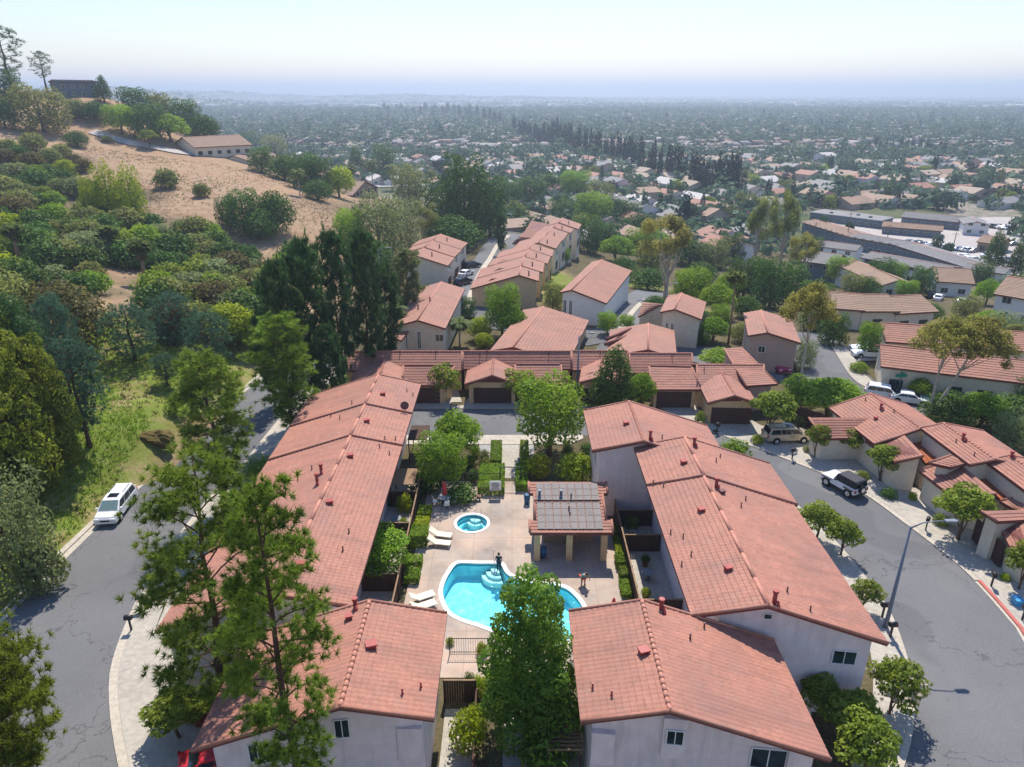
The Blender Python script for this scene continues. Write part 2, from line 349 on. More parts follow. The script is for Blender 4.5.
# ------------------------------------------------------------------ object helpers
def tag(o, label=None, cat=None, group=None, kind=None):
    if label: o['label'] = label
    if cat: o['category'] = cat
    if group: o['group'] = group
    if kind: o['kind'] = kind
    return o
def empty(name, loc=(0, 0, 0), rz=0, label=None, cat=None, group=None):
    o = bpy.data.objects.new(name, None); C.objects.link(o); o.location = loc; o.rotation_euler = (0, 0, rz)
    o.empty_display_size = .2
    return tag(o, label, cat, group)
def link(name, me, parent=None, mat=None):
    o = bpy.data.objects.new(name, me); C.objects.link(o)
    if parent is not None: o.parent = parent
    if mat is not None and not me.materials: me.materials.append(mat)
    return o
def copy_tree(o, parent=None):
    c = o.copy(); C.objects.link(c)
    if parent is not None: c.parent = parent
    for ch in list(o.children): copy_tree(ch, c)
    return c
class MB:
    def __init__(s): s.v = []; s.f = []; s.sm = []
    def quad(s, *ps, smooth=False):
        i = len(s.v); s.v += [tuple(p) for p in ps]; s.f.append(tuple(range(i, i + len(ps)))); s.sm.append(smooth)
    def hexa(s, b, t):
        """b, t: four bottom and four top points, counter-clockwise from above"""
        i = len(s.v); s.v += [tuple(p) for p in b] + [tuple(p) for p in t]
        s.f += [(i+3, i+2, i+1, i), (i+4, i+5, i+6, i+7)] + [(i+k, i+(k+1) % 4, i+4+(k+1) % 4, i+4+k) for k in range(4)]
        s.sm += [False] * 6
    def box(s, c, d, rz=0):
        cx, cy, cz = c; hx, hy, hz = d[0]/2, d[1]/2, d[2]/2; ca, sa = math.cos(rz), math.sin(rz)
        q = [(cx + x*ca - y*sa, cy + x*sa + y*ca) for x, y in ((-hx,-hy),(hx,-hy),(hx,hy),(-hx,hy))]
        s.hexa([(x, y, cz-hz) for x, y in q], [(x, y, cz+hz) for x, y in q]); return s
    def prism(s, poly, z0, z1):
        i = len(s.v); n = len(poly)
        z0s = z0 if isinstance(z0, (list, tuple)) else [z0]*n; z1s = z1 if isinstance(z1, (list, tuple)) else [z1]*n
        s.v += [(p[0], p[1], z) for p, z in zip(poly, z0s)] + [(p[0], p[1], z) for p, z in zip(poly, z1s)]
        s.f.append(tuple(range(i+n-1, i-1, -1))); s.f.append(tuple(range(i+n, i+2*n)))
        s.f += [(i+k, i+(k+1) % n, i+n+(k+1) % n, i+n+k) for k in range(n)]; s.sm += [False] * (n+2); return s
    def tube(s, pts, rad, n=8, cap=True):
        pts = [Vector(p) for p in pts]; i0 = len(s.v)
        rad = rad if isinstance(rad, (list, tuple)) else [rad]*len(pts)
        for k, p in enumerate(pts):
            d = (pts[min(k+1, len(pts)-1)] - pts[max(k-1, 0)]).normalized()
            a = d.orthogonal().normalized() if k == 0 else (a - d * a.dot(d)).normalized()
            b = d.cross(a)
            for j in range(n):
                th = 2*math.pi*j/n
                s.v.append(tuple(p + (a*math.cos(th) + b*math.sin(th)) * rad[k]))
        for k in range(len(pts)-1):
            for j in range(n):
                s.f.append((i0+k*n+j, i0+k*n+(j+1) % n, i0+(k+1)*n+(j+1) % n, i0+(k+1)*n+j)); s.sm.append(True)
        if cap:
            s.f.append(tuple(i0+j for j in range(n-1, -1, -1))); s.f.append(tuple(i0+(len(pts)-1)*n+j for j in range(n))); s.sm += [False]*2
        return s
    def lathe(s, prof, n=16, c=(0, 0, 0)):
        return s.tube([(c[0], c[1], c[2]+z) for r, z in prof], [max(r, .001) for r, z in prof], n) if all(prof[k][1] < prof[k+1][1] for k in range(len(prof)-1)) else s
    def mesh(s, name):
        me = bpy.data.meshes.new(name); me.from_pydata(s.v, [], s.f); me.polygons.foreach_set('use_smooth', s.sm); me.update(); return me
    def build(s, name, mat, parent=None):
        return link(name, s.mesh(name), parent, mat)
def fast_mesh(name, V, F, tint=None):
    """V (n,3), F (m,k) numpy arrays -> mesh, tint per vertex"""
    me = bpy.data.meshes.new(name); k = F.shape[1]
    me.vertices.add(len(V)); me.vertices.foreach_set('co', np.ascontiguousarray(V, np.float32).ravel())
    me.loops.add(F.size); me.loops.foreach_set('vertex_index', np.ascontiguousarray(F, np.int32).ravel())
    me.polygons.add(len(F)); me.polygons.foreach_set('loop_start', np.arange(0, F.size, k, dtype=np.int32))
    if tint is not None:
        a = me.attributes.new('tint', 'FLOAT', 'POINT'); a.data.foreach_set('value', np.ascontiguousarray(tint, np.float32))
    me.update(calc_edges=True); return me
# ------------------------------------------------------------------ the ground sheet
def grow(a, b, step, f):
    out = [a]
    while abs(out[-1]) < abs(b): out.append(out[-1] + step); step *= f
    return out[1:]
xs = np.array(sorted(grow(-330, -9500, -4, 1.09) + list(GX) + grow(340, 9500, 4, 1.09)))
ys = np.array([-60, -40, -20, -10] + list(GY) + grow(620, 15500, 4, 1.05))
gx, gy = np.meshgrid(xs, ys); gz = terr_raw(gx, gy)
under_deck = (gx > -6) & (gx < 7) & (gy > 38) & (gy < 58.5)
gz = np.where(under_deck, -4.0, gz)
ny, nx = gx.shape
V = np.stack([gx.ravel(), gy.ravel(), gz.ravel()], 1)
idx = np.arange(nx * ny).reshape(ny, nx)
F = np.stack([idx[:-1, :-1].ravel(), idx[:-1, 1:].ravel(), idx[1:, 1:].ravel(), idx[1:, :-1].ravel()], 1)
me = fast_mesh('ground', V, F)
me.polygons.foreach_set('use_smooth', np.ones(len(F), bool))
# covers: R green grass, G bare planting soil, B valley floor
def blob(cx, cy, rx, ry): return 1 - sstep(.7, 1.2, np.sqrt(((gx - cx) / rx) ** 2 + ((gy - cy) / ry) ** 2))
grass = sstep(-36, -38, gx) * sstep(-66, -54, gx) * (1 - sstep(92, 104, gy))
grass = np.maximum(grass, blob(9, 152, 7, 26)); grass = np.maximum(grass, blob(28, 128, 14, 6))
for px, py, r in ((300, 385, 9), (560, 280, 8), (640, 285, 8), (830, 180, 0)):
    if r: q = G(px, py); grass = np.maximum(grass, blob(q.x, q.y, r, r))
soil = sstep(-37, -35, gx) * (1 - sstep(100, 130, gy)) * sstep(-40, -30, gx)
soil = np.maximum(soil, sstep(-34, -28, gx) * (1 - sstep(230, 270, gy)))
soil = np.maximum(soil, sstep(-75, -45, gx - (gy - 200) * .12) * sstep(185, 230, gy))
vall = np.maximum(sstep(330, 390, gy), sstep(240, 280, gy) * sstep(-60, 0, gx)); vall = np.maximum(vall, sstep(95, 140, gx) * sstep(90, 130, gy))
vall = vall * (1 - sstep(-70, -110, gx) * (1 - sstep(430, 520, gy)))
for px, py, r in ((30, 215, 26), (80, 230, 24), (130, 235, 20), (180, 250, 16), (215, 275, 14), (240, 300, 12), (180, 290, 10), (30, 275, 12), (80, 290, 8), (200, 310, 9), (15, 160, 22), (110, 200, 14)):
    q = G(px, py); soil = np.maximum(soil, .8*blob(q.x, q.y, r, r*1.1))
soil = soil * (1 - grass); 
ca = me.color_attributes.new('cover', 'FLOAT_COLOR', 'POINT')
ca.data.foreach_set('color', np.stack([grass.ravel(), soil.ravel(), vall.ravel(), np.ones(nx * ny)], 1).astype(np.float32).ravel())
tag(link('ground', me, None, M['ground']), kind='structure')

# ------------------------------------------------------------------ roads, pavements, paths
def sheet(name, poly, z, mat, th=0.0, kind='structure'):
    mb = MB()
    if th: mb.prism(poly, z - th, z)
    else: mb.quad(*[(p[0], p[1], z) for p in poly])
    me = mb.mesh(name)
    bm = bmesh.new(); bm.from_mesh(me); bmesh.ops.triangulate(bm, faces=[f for f in bm.faces if len(f.verts) > 4]); 
    bmesh.ops.recalc_face_normals(bm, faces=bm.faces) if th else None
    bm.to_mesh(me); bm.free()
    return tag(link(name, me, None, mat), kind=kind)
def smooth(pts, n=6):
    out = []; P = [Vector((p[0], p[1])) for p in pts]
    for i in range(len(P) - 1):
        a, b, c, d = P[max(i-1, 0)], P[i], P[i+1], P[min(i+2, len(P)-1)]
        for k in range(n):
            t = k / n
            out.append(.5 * ((2*b) + (c-a)*t + (2*a-5*b+4*c-d)*t*t + (3*b-a-3*c+d)*t**3))
    return out + [P[-1]]
def strip(name, left, right, z, mat, drape=None):
    """sheet between two polylines of equal length"""
    mb = MB(); n = min(len(left), len(right))
    zz = (lambda p: T(p[0], p[1]) + drape) if drape is not None else (lambda p: z)
    for i in range(n - 1):
        mb.quad(*[(p[0], p[1], zz(p)) for p in (left[i], right[i], right[i+1], left[i+1])])
    return tag(mb.build(name, mat), kind='structure')
def resample(pts, n):
    P = [Vector((p[0], p[1])) for p in pts]; d = [0]
    for a, b in zip(P, P[1:]): d.append(d[-1] + (b - a).length)
    out = []
    for k in range(n):
        s = d[-1] * k / (n - 1); i = 0
        while i < len(P) - 2 and d[i+1] < s: i += 1
        t = (s - d[i]) / max(1e-9, d[i+1] - d[i]); out.append(P[i].lerp(P[i+1], t))
    return out
def offset(pts, dist):
    out = []
    for i, p in enumerate(pts):
        d = (pts[min(i+1, len(pts)-1)] - pts[max(i-1, 0)]).normalized()
        out.append(p + Vector((-d.y, d.x)) * dist)
    return out
def band(name, edge, d0, d1, z, mat, th=.2):
    a, b = offset(edge, d0), offset(edge, d1); mb = MB()
    for i in range(len(edge) - 1):
        q = [a[i], a[i+1], b[i+1], b[i]]
        if d1 > d0: q = [a[i], a[i+1], b[i+1], b[i]]
        else: q = [b[i], b[i+1], a[i+1], a[i]]
        mb.quad(*[(p[0], p[1], z) for p in q])
        for e in ((a, 1), (b, -1)):
            s = e[0]; mb.quad((s[i][0], s[i][1], z - th), (s[i+1][0], s[i+1][1], z - th), (s[i+1][0], s[i+1][1], z), (s[i][0], s[i][1], z))
    for k in (0, -1):
        mb.quad((a[k][0], a[k][1], z-th), (b[k][0], b[k][1], z-th), (b[k][0], b[k][1], z), (a[k][0], a[k][1], z))
    return tag(mb.build(name, mat), kind='structure')

LL = smooth([(-27, 8), (-32, 17), (-35.4, 26), (-37.2, 34), (-37.4, 41.3), (-37, 53.3), (-36.2, 65.4), (-35, 81.6), (-33, 95)])
LRt = smooth([(-11, 15), (-15, 20), (-18.6, 24), (-22.8, 29.6), (-26, 34.7), (-27.6, 38.6), (-28.9, 45), (-29.3, 52), (-29, 60), (-28.2, 66), (-27.6, 78), (-26, 90), (-24.5, 97)])
RR = smooth([(22.9, 73.2), (25.2, 70.6), (27.3, 68.4), (31.7, 63.3), (34, 59.5), (35.4, 54.3), (36.7, 47.9), (36.6, 41.8), (36.2, 39.6), (34.3, 33), (31, 26), (26, 19), (19, 13)])
RL = smooth([(19.6, 74.5), (22, 70.5), (24.8, 64), (26.8, 58), (28, 52), (28.4, 46.5), (28.3, 42.6), (27.2, 38), (26.1, 35.1), (24.7, 32.4), (22.8, 29.7), (18, 24), (12, 18)])
strip('road', resample(LL, 60), resample(LRt, 60), .02, M['asphalt'])
strip('road', resample(RR, 60), resample(RL, 60), .024, M['asphalt'])
sheet('road', [(-28, 72.3), (-12, 72.3), (10, 72.2), (20.6, 72.4), (23.6, 72.6), (20.5, 75.5), (15, 78.2), (10, 79.2), (-12, 79.4), (-27.8, 79.4)], .028, M['asphalt'])
# pavements and kerbs
lrk = resample(LRt, 70)
band('curb', lrk, -.02, -.55, .10, M['curb']); band('pavement', lrk, -.56, -2.3, .11, M['concrete'])
llk = resample(LL, 70)
band('gutter', llk, .02, .6, .03, M['curb']); band('curb', llk, .61, 1.15, .14, M['curb'])
rrk = resample(RR, 80)
k0 = next(i for i, p in enumerate(rrk) if p.y < 46.6)
band('curb', rrk[:k0+1], .02, .5, .10, M['curb']); band('pavement', rrk, .51, 5.6, .115, M['concrete'])
band('red_curb', rrk[k0:k0+22], .25, .52, .125, M['redcurb']); band('gutter', rrk[k0:k0+22], .02, .24, .03, M['curb'])
rlk = resample(RL, 70)
band('curb', rlk[8:], -.02, -.4, .10, M['curb']); band('pavement', rlk[6:], -.41, -2.4, .11, M['concrete'])
# kerb, driveways in front of the garage row
sheet('pavement', [(-24, 69.9), (6.4, 69.9), (8, 71.4), (8, 72.2), (-24, 72.2)], .10, M['curb'], .2)
dv = [(344, 432, -1), (462, 521, 0), (652, 700, 0), (712, 762, 0)]
def quadpx(name, pts, z, mat, th=.2): return sheet(name, [U(x, y, z)[:2] for x, y in pts][::-1], z, mat, th)
sheet('driveway', [(-17, 79.5), (-7.6, 79.5), (-7.6, 82), (-17, 82)], .09, M['concrete'], .2)
sheet('pavement', [(-7.5, 79.5), (13.6, 79.5), (13.6, 80.4), (-7.5, 80.4)], .10, M['curb'], .2)
quadpx('driveway', [(462, 408), (520, 408), (519, 398.5), (467, 398.5)], .11, M['concrete'])
quadpx('driveway', [(655, 404.5), (694, 404.5), (724, 432), (704, 432), (690, 424)], .10, M['concrete'])
quadpx('driveway', [(714, 418.5), (749, 418.5), (775, 433), (762, 450), (728, 433.5)], .095, M['concrete'])
quadpx('pavement', [(426, 402), (441, 402), (441, 386), (437, 386)], .105, M['concrete']); quadpx('pavement', [(449, 402), (462, 402), (457, 386), (452, 386)], .105, M['concrete'])
# left aprons in front of the garages of the long row (glimpsed between pines)
sheet('driveway', [(-27, 62), (-21, 62), (-21, 70), (-26.4, 70)][::-1], .125, M['concrete'], .2)
sheet('driveway', [(-20.9, 30.3), (-16.3, 25), (-15.4, 26), (-15.4, 35), (-20.8, 35), (-20.8, 52), (-27.0, 52), (-26.7, 46), (-25.4, 39), (-23.8, 34.7)], .125, M['concrete'], .2)
# the entry walk to the pool and the patios
def rect(name, x0, x1, y0, y1, z, mat, th=.15): return sheet(name, [(x0, y0), (x1, y0), (x1, y1), (x0, y1)], z, mat, th)
rect('path', -1.15, .75, 62.5, 69.85, .06, M['concrete'])
rect('path', -3.6, -1.2, 66.6, 69.85, .05, M['path']); rect('path', .8, 2.4, 66.6, 69.85, .05, M['path'])
rect('path', -.55, .85, 10, 35, .05, M['path'])
rect('patio', -12.4, -8.95, 36, 62, .06, M['concrete']); rect('patio', 9.4, 13.0, 36, 56, .06, M['concrete'])
rect('patio', -4.2, -2.35, 18, 33.6, .06, M['concrete']); rect('patio', 1.9, 4.6, 18, 33, .06, M['concrete'])

# pool deck with the two basins cut out
def px_loop(pts, n=5):
    P = [U(x, y, .06) for x, y in pts]; out = []
    for i in range(len(P)):
        a, b, c, d = P[i-1], P[i], P[(i+1) % len(P)], P[(i+2) % len(P)]
        for k in range(n):
            t = k / n
            q = .5 * ((2*b) + (c-a)*t + (2*a-5*b+4*c-d)*t*t + (3*b-a-3*c+d)*t**3); out.append(Vector((q.x, q.y)))
    return out
pool = px_loop([(499, 561.3), (478, 561), (456.5, 561.2), (446.5, 571), (439.6, 585), (438.9, 597), (445.6, 612), (458.4, 620.5), (476.5, 626.5), (497, 634), (520, 642), (545, 647), (570, 643), (585, 630), (588.3, 613), (583, 600), (571, 588), (558, 583), (546, 581), (528, 579.5), (511, 573), (505, 564)])
c0 = U(472, 523, .06); spa = [Vector((c0.x + 1.63*math.cos(a), c0.y + 1.63*math.sin(a))) for a in np.linspace(0, 2*math.pi, 40, endpoint=False)]
def shrink(loop, d):
    n = len(loop); area = sum(loop[i].x*loop[(i+1) % n].y - loop[(i+1) % n].x*loop[i].y for i in range(n))
    s = 1 if area > 0 else -1; out = []
    for i in range(n):
        t = (loop[(i+1) % n] - loop[i-1]).normalized(); out.append(loop[i] + Vector((-t.y, t.x)) * d * s)
    return out
def with_holes(name, outer, holes, z, mat):
    bm = bmesh.new(); es = []
    for loop in [outer] + holes:
        vs = [bm.verts.new((p[0], p[1], z)) for p in loop]
        es += [bm.edges.new((vs[i], vs[(i+1) % len(vs)])) for i in range(len(vs))]
    bmesh.ops.triangle_fill(bm, use_beauty=True, use_dissolve=False, edges=es)
    for f in bm.faces:
        if f.normal.z < 0: f.normal_flip()
    me = bpy.data.meshes.new(name); bm.to_mesh(me); bm.free()
    return tag(link(name, me, None, mat), kind='structure')
with_holes('pool_deck', [Vector(p) for p in ((-8.2, 36.2), (8.75, 36.2), (8.75, 61.9), (-8.2, 61.9))], [pool, spa], .05, M['deck'])
def basin(name, label, loop, dep, cw):
    inner = shrink(loop, cw); n = len(loop)
    b = empty(name, (0, 0, 0), 0, label, 'pool'); 
    mb = MB()
    for i in range(n):
        j = (i+1) % n
        mb.quad((*loop[i], .052), (*loop[j], .052), (*loop[j], .09), (*loop[i], .09)); mb.quad((*loop[i], .09), (*loop[j], .09), (*inner[j], .09), (*inner[i], .09))
        mb.quad((*inner[i], .09), (*inner[j], .09), (*inner[j], -.02), (*inner[i], -.02))
    mb.build('coping', M['coping'], b)
    mt = MB()
    for i in range(n):
        j = (i+1) % n; mt.quad((*inner[i], -.02), (*inner[j], -.02), (*inner[j], -.22), (*inner[i], -.22))
    mt.build('waterline_tile', M['pooltile'], b)
    mp = MB()
    for i in range(n):
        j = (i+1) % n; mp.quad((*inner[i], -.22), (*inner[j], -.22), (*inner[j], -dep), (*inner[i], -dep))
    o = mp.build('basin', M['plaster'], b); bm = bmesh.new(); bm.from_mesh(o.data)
    vs = [bm.verts.new((p.x, p.y, -dep)) for p in inner]; es = [bm.edges.new((vs[i], vs[(i+1) % n])) for i in range(n)]
    bmesh.ops.triangle_fill(bm, use_beauty=True, edges=es); bm.to_mesh(o.data); bm.free()
    wm = bmesh.new(); vs = [wm.verts.new((p.x, p.y, -.1)) for p in shrink(loop, cw + .004)]; es = [wm.edges.new((vs[i], vs[(i+1) % n])) for i in range(n)]
    bmesh.ops.triangle_fill(wm, use_beauty=True, edges=es)
    for f in wm.faces:
        if f.normal.z < 0: f.normal_flip()
    me = bpy.data.meshes.new('water'); wm.to_mesh(me); wm.free(); link('water', me, b, M['water'])
    return b
pb = basin('swimming_pool', 'large free-form swimming pool with white coping and turquoise water', pool, 1.25, .34)
sb = basin('spa_pool', 'small round spa pool with white rim on the pool deck', spa, .95, .26)
# steps inside
def arcstep(parent, c, r, a0, a1, z):
    mb = MB(); pts = [(c[0], c[1])] + [(c[0] + r*math.cos(a), c[1] + r*math.sin(a)) for a in np.linspace(a0, a1, 12)]
    mb.prism(pts, -1.2, z); mb.build('step', M['coping'], parent)
pc = U(500, 563, 0); 
for r, z in ((.55, -.24), (.95, -.48), (1.35, -.72)): arcstep(pb, (pc.x - .2, pc.y - .42), r, R(180), R(290), z)
for r, z in ((.55, -.22), (.9, -.45)): arcstep(sb, (c0.x + .3, c0.y + 1.2), r, R(190), R(350), z)
for k, rr in enumerate((1.0,)):
    mb = MB(); a = np.linspace(0, 2*math.pi, 30); 
    for i in range(29):
        mb.hexa([(c0.x+q*math.cos(w), c0.y+q*math.sin(w), -.95) for q, w in ((rr, a[i]), (1.36, a[i]), (1.36, a[i+1]), (rr, a[i+1]))], [(c0.x+q*math.cos(w), c0.y+q*math.sin(w), -.5) for q, w in ((rr, a[i]), (1.36, a[i]), (1.36, a[i+1]), (rr, a[i+1]))])
    mb.build('bench', M['plaster'], sb)
def rail(c, d, parent):
    mb = MB(); x, y = c; pts = [(x, y, .05)] + [(x + d[0]*u, y + d[1]*u, .05 + .85*math.sin(min(1, u*1.4)*math.pi/2) - .5*max(0, u-.6)) for u in np.linspace(.05, 1, 9)]
    mb.tube(pts, .025, 6); mb.build('handrail', M['chrome'], parent)
s1 = U(475.5, 513.5, .05); s2 = U(481.5, 513.5, .05); rail(s1[:2], (0, -.8), sb); rail(s2[:2], (0, -.8), sb)
p1 = U(496.5, 560, .05); rail(p1[:2], (-.1, -1.0), pb)

# ------------------------------------------------------------------ roofs and buildings
def panel(mb, e0, e1, r1, r0, course=.37, tile=.31, h=.055, amp=.024, butt=True):
    """tiled sheet: low edge e0->e1, high edge r0->r1, stepped courses and barrel rows as real relief"""
    e0, e1, r1, r0 = map(Vector, (e0, e1, r1, r0))
    nrm = (e1 - e0).cross(r0 - e0).normalized()
    if nrm.z < 0: nrm = -nrm
    Lu = max((e1 - e0).length, (r1 - r0).length); Lv = ((r0 - e0).length + (r1 - e1).length) / 2
    nv = max(1, round(Lv / course)); us = np.linspace(0, 1, max(2, int(Lu / tile) * 4 + 1)) if tile else np.linspace(0, 1, 3)
    A, B, D, E = (np.array(p) for p in (e0, e1, r1, r0)); N = np.array(nrm)
    wave = amp * np.abs(np.sin(us * Lu / tile * math.pi)) if tile else us * 0
    rows = []
    for j in range(nv):
        for v, hh in ((j / nv, 0.0), (j / nv, h), ((j + 1) / nv - 1e-4, 0.0)):
            p = (A[None] * (1 - us[:, None]) + B[None] * us[:, None]) * (1 - v) + (E[None] * (1 - us[:, None]) + D[None] * us[:, None]) * v
            rows.append(p + N[None] * (hh + wave)[:, None])
    i0 = len(mb.v); nu = len(us)
    for r in rows: mb.v += [tuple(p) for p in r]
    flip = (Vector(e1) - Vector(e0)).cross(Vector(r0) - Vector(e0)).z < 0
    for k in range(len(rows) - 1):
        for q in range(nu - 1):
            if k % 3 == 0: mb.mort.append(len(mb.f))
            a = i0 + k*nu + q
            mb.f.append((a, a+1, a+nu+1, a+nu) if not flip else (a+nu, a+nu+1, a+1, a)); mb.sm.append(False)
def slab(mb, q, th=.24, drop=.012):
    """solid body under a roof sheet; q = four corners counter-clockwise from above"""
    q = [Vector(p) for p in q]
    if (q[1]-q[0]).cross(q[3]-q[0]).z < 0: q = q[::-1]
    mb.hexa([(p.x, p.y, p.z - th) for p in q], [(p.x, p.y, p.z - drop) for p in q])
def under(mb, q, ins, zg, gap=.2, skip=None):
    """wall block below a sloping roof quad e0,e1,r1,r0 (inset as fractions of metres: eave, end1, ridge, end0)"""
    e0, e1, r1, r0 = [Vector(p) for p in q]
    Lu = (e1-e0).length; Lv = (r0-e0).length
    def at(u, v): return (e0*(1-u)+e1*u)*(1-v) + (r0*(1-u)+r1*u)*v
    ue0, ue1, v0, v1 = ins[3]/Lu, 1-ins[1]/Lu, ins[0]/Lv, 1-ins[2]/Lv
    P = [at(ue0, v0), at(ue1, v0), at(ue1, v1), at(ue0, v1)]
    if (P[1]-P[0]).cross(P[3]-P[0]).z < 0: P = P[::-1]
    mb.hexa([(p.x, p.y, zg) for p in P], [(p.x, p.y, p.z - gap) for p in P])
class Bld:
    def __init__(s, name, label, cat, loc, wall='stucco', roof='roof', group=None):
        s.e = empty(name, (0, 0, 0), 0, label, cat, group); s.w = MB(); s.wall = wall; s.roofm = roof; s.panels = []
    def piece(s, quads, fine=True, zg=0, ins=(.6, .5, 0, .5), wall=True, rake=True, ridge=None, ends=(0, 1), mat=None, gap=.2, bead=.4, course=None, inss=None, relief=.038):
        """one roof piece: a list of quads (e0,e1,r1,r0)"""
        mb, sl = MB(), MB(); mb.mort = []
        for k, q in enumerate(quads):
            if fine: panel(mb, *q, course=course or .37, h=relief)
            else: panel(mb, *q, course=course or .5, tile=0, h=.05)
            slab(sl, q)
            if wall: under(s.w, q, inss[k] if inss else ins, zg, gap)
            s.panels.append([Vector(p) for p in q])
        r = mb.build('roof', M[mat or s.roofm], s.e)
        if fine:
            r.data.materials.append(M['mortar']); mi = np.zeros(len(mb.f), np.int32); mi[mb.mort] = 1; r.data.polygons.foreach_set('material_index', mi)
        sl.build('fascia', M['trim'], r)
        if ridge: 
            a, b = Vector(ridge[0]), Vector(ridge[1]); rc = MB(); n = max(1, int((b-a).length / bead)) if fine else 1
            for i in range(n):
                p, q2 = a.lerp(b, i/n), a.lerp(b, (i+1)/n); rc.tube([p + Vector((0,0,.015)), q2 + Vector((0,0,.0))], [.145, .12 if bead < 1 else .14], 8)
            rc.build('ridge_cap', M['ridge'], r)
        if rake and fine:
            for q in quads:
                e0, e1, r1, r0 = [Vector(p) for p in q]
                for a, b in ((e0, r0), (e1, r1)):
                    rk = MB(); rk.tube([a + Vector((0,0,.03)), b + Vector((0,0,.03))], .11, 7); rk.build('rake_tile', M[mat or s.roofm], r)
        return r
    def gable(s, O, d, Ln, wl, wr, zR, sl=.285, zg=0, ins=(.6, .6, .5, .5), skew=0., **kw):
        """ridge from O along unit d for Ln metres; eaves wl to the left and wr to the right of d"""
        O = Vector((O[0], O[1], zR)); d = Vector((d[0], d[1], 0)).normalized(); n = Vector((-d.y, d.x, 0)); B = O + d*Ln
        a, b = (n + d*skew)*wl + Vector((0,0,-sl*wl)), -(n + d*skew)*wr + Vector((0,0,-sl*wr))
        s.fw = (O + d*ins[2], -(n + d*skew).normalized())
        ql = (B + a, O + a, O, B); qr = (O + b, B + b, B, O)
        return s.piece([ql, qr], zg=zg, ridge=(O, B), inss=[(ins[0], ins[2], 0, ins[3]), (ins[1], ins[3], 0, ins[2])], **kw)
    def gable_px(s, pk, bk, flx, frx, zR, sl=.3, zg=0, **kw):
        """front peak and back peak given where the photo shows them, eaves by the columns they reach"""
        O, B = U(*pk, zR), U(*bk, zR); d = (B - O); Ln = d.length; d.normalize(); n = Vector((-d.y, d.x, 0))
        def solve(target, sgn):
            lo, hi = .3, 16
            for _ in range(40):
                m = (lo + hi) / 2; p = O + n*sgn*m - Vector((0, 0, sl*m))
                if (proj(p)[0] - target) * sgn > 0: lo = m
                else: hi = m
            return (lo + hi) / 2
        wl, wr = solve(flx, 1), solve(frx, -1)
        s.dims = (O, d, Ln, wl, wr, zR)
        return s.gable(O, d, Ln, wl, wr, zR, sl, zg, **kw)
    def shed_px(s, e0, e1, r1, r0, zs, **kw):
        q = [U(*p, z) for p, z in zip((e0, e1, r1, r0), zs)]
        return s.piece([q], **kw), q
    def on_roof(s, px, py):
        o = Vector((0, 0, CAMZ)); d = Vector(ray(px, py)); best = None
        for q in s.panels:
            for tri in ((q[0], q[1], q[2]), (q[0], q[2], q[3])):
                n = (tri[1]-tri[0]).cross(tri[2]-tri[0]); 
                if abs(n.dot(d)) < 1e-9: continue
                t = n.dot(tri[0]-o) / n.dot(d); p = o + d*t
                ok = all(((tri[(k+1) % 3]-tri[k]).cross(p-tri[k])).dot(n) > -1e-6 for k in range(3))
                if ok and (best is None or t < best[0]): best = (t, p)
        return best[1] if best else None
    def pipe(s, px, py, h=.45, r=.05, mat='redpaint', name='vent_pipe'):
        p = s.on_roof(px, py)
        if p is None: return
        mb = MB(); mb.tube([p - Vector((0,0,.1)), p + Vector((0,0,h))], r, 8); mb.tube([p + Vector((0,0,h-.04)), p + Vector((0,0,h+.04))], r*1.35, 8)
        mb.tube([p - Vector((0,0,.1)), p + Vector((0,0,.1))], [r*2.4, r*1.2], 8); mb.build(name, M[mat], s.e)
    def vent(s, px, py, mat='redpaint', k=1.0):
        p = s.on_roof(px, py)
        if p is None: return
        mb = MB(); mb.box(p + Vector((0,0,.08)), (.5*k, .42*k, .3), .3); mb.box(p + Vector((0,0,.27)), (.62*k, .54*k, .08), .3)
        mb.build('roof_vent', M[mat], s.e)
    def chimney_pipe(s, px, py, h=.9):
        p = s.on_roof(px, py)
        if p is None: return
        mb = MB(); mb.tube([p - Vector((0,0,.2)), p + Vector((0,0,h))], .13, 10); mb.tube([p + Vector((0,0,h)), p + Vector((0,0,h+.16))], .18, 10)
        mb.tube([p + Vector((.15,-.5,-.1)), p + Vector((.1,-.2,.35))], .1, 8); mb.build('flue_pipe', M['redpaint'], s.e)
    def dish(s, px, py, mat='galv'):
        p = s.on_roof(px, py)
        if p is None: return
        d = MB(); d.tube([p, p + Vector((0,0,.55))], .03, 6)
        c = p + Vector((0, -.1, .6)); ax = Vector((.2, -.8, .55)).normalized()
        d.tube([c, c + ax*.05, c + ax*.14], [.05, .28, .42], 14); d.build('satellite_dish', M[mat], s.e)
    def window(s, c, nrm, w, h, panes=2, frame='frame', proud=.06, glass='glass', name='window'):
        c = Vector(c); nrm = Vector(nrm).normalized(); rz = math.atan2(nrm.y, nrm.x) + math.pi/2
        f = MB(); ca, sa = math.cos(rz), math.sin(rz)
        def loc(u, v, o): return (c.x + u*ca + nrm.x*o, c.y + u*sa + nrm.y*o, c.z + v)
        t = .06
        for u, v, dw, dh in ((0, h/2, w + t, t), (0, -h/2, w + t, t), (-w/2, 0, t, h - t), (w/2, 0, t, h - t)): f.box(loc(u, v, proud/2), (dw, proud, dh), rz)
        for k in range(1, panes): f.box(loc(-w/2 + w*k/panes, 0, proud/2), (t*.8, proud*.8, h - t), rz)
        fo = f.build(name, M[frame], s.e)
        g = MB(); g.box(loc(0, 0, .012), (w - t, .02, h - t), rz); g.build('pane', M[glass], fo)
        return fo
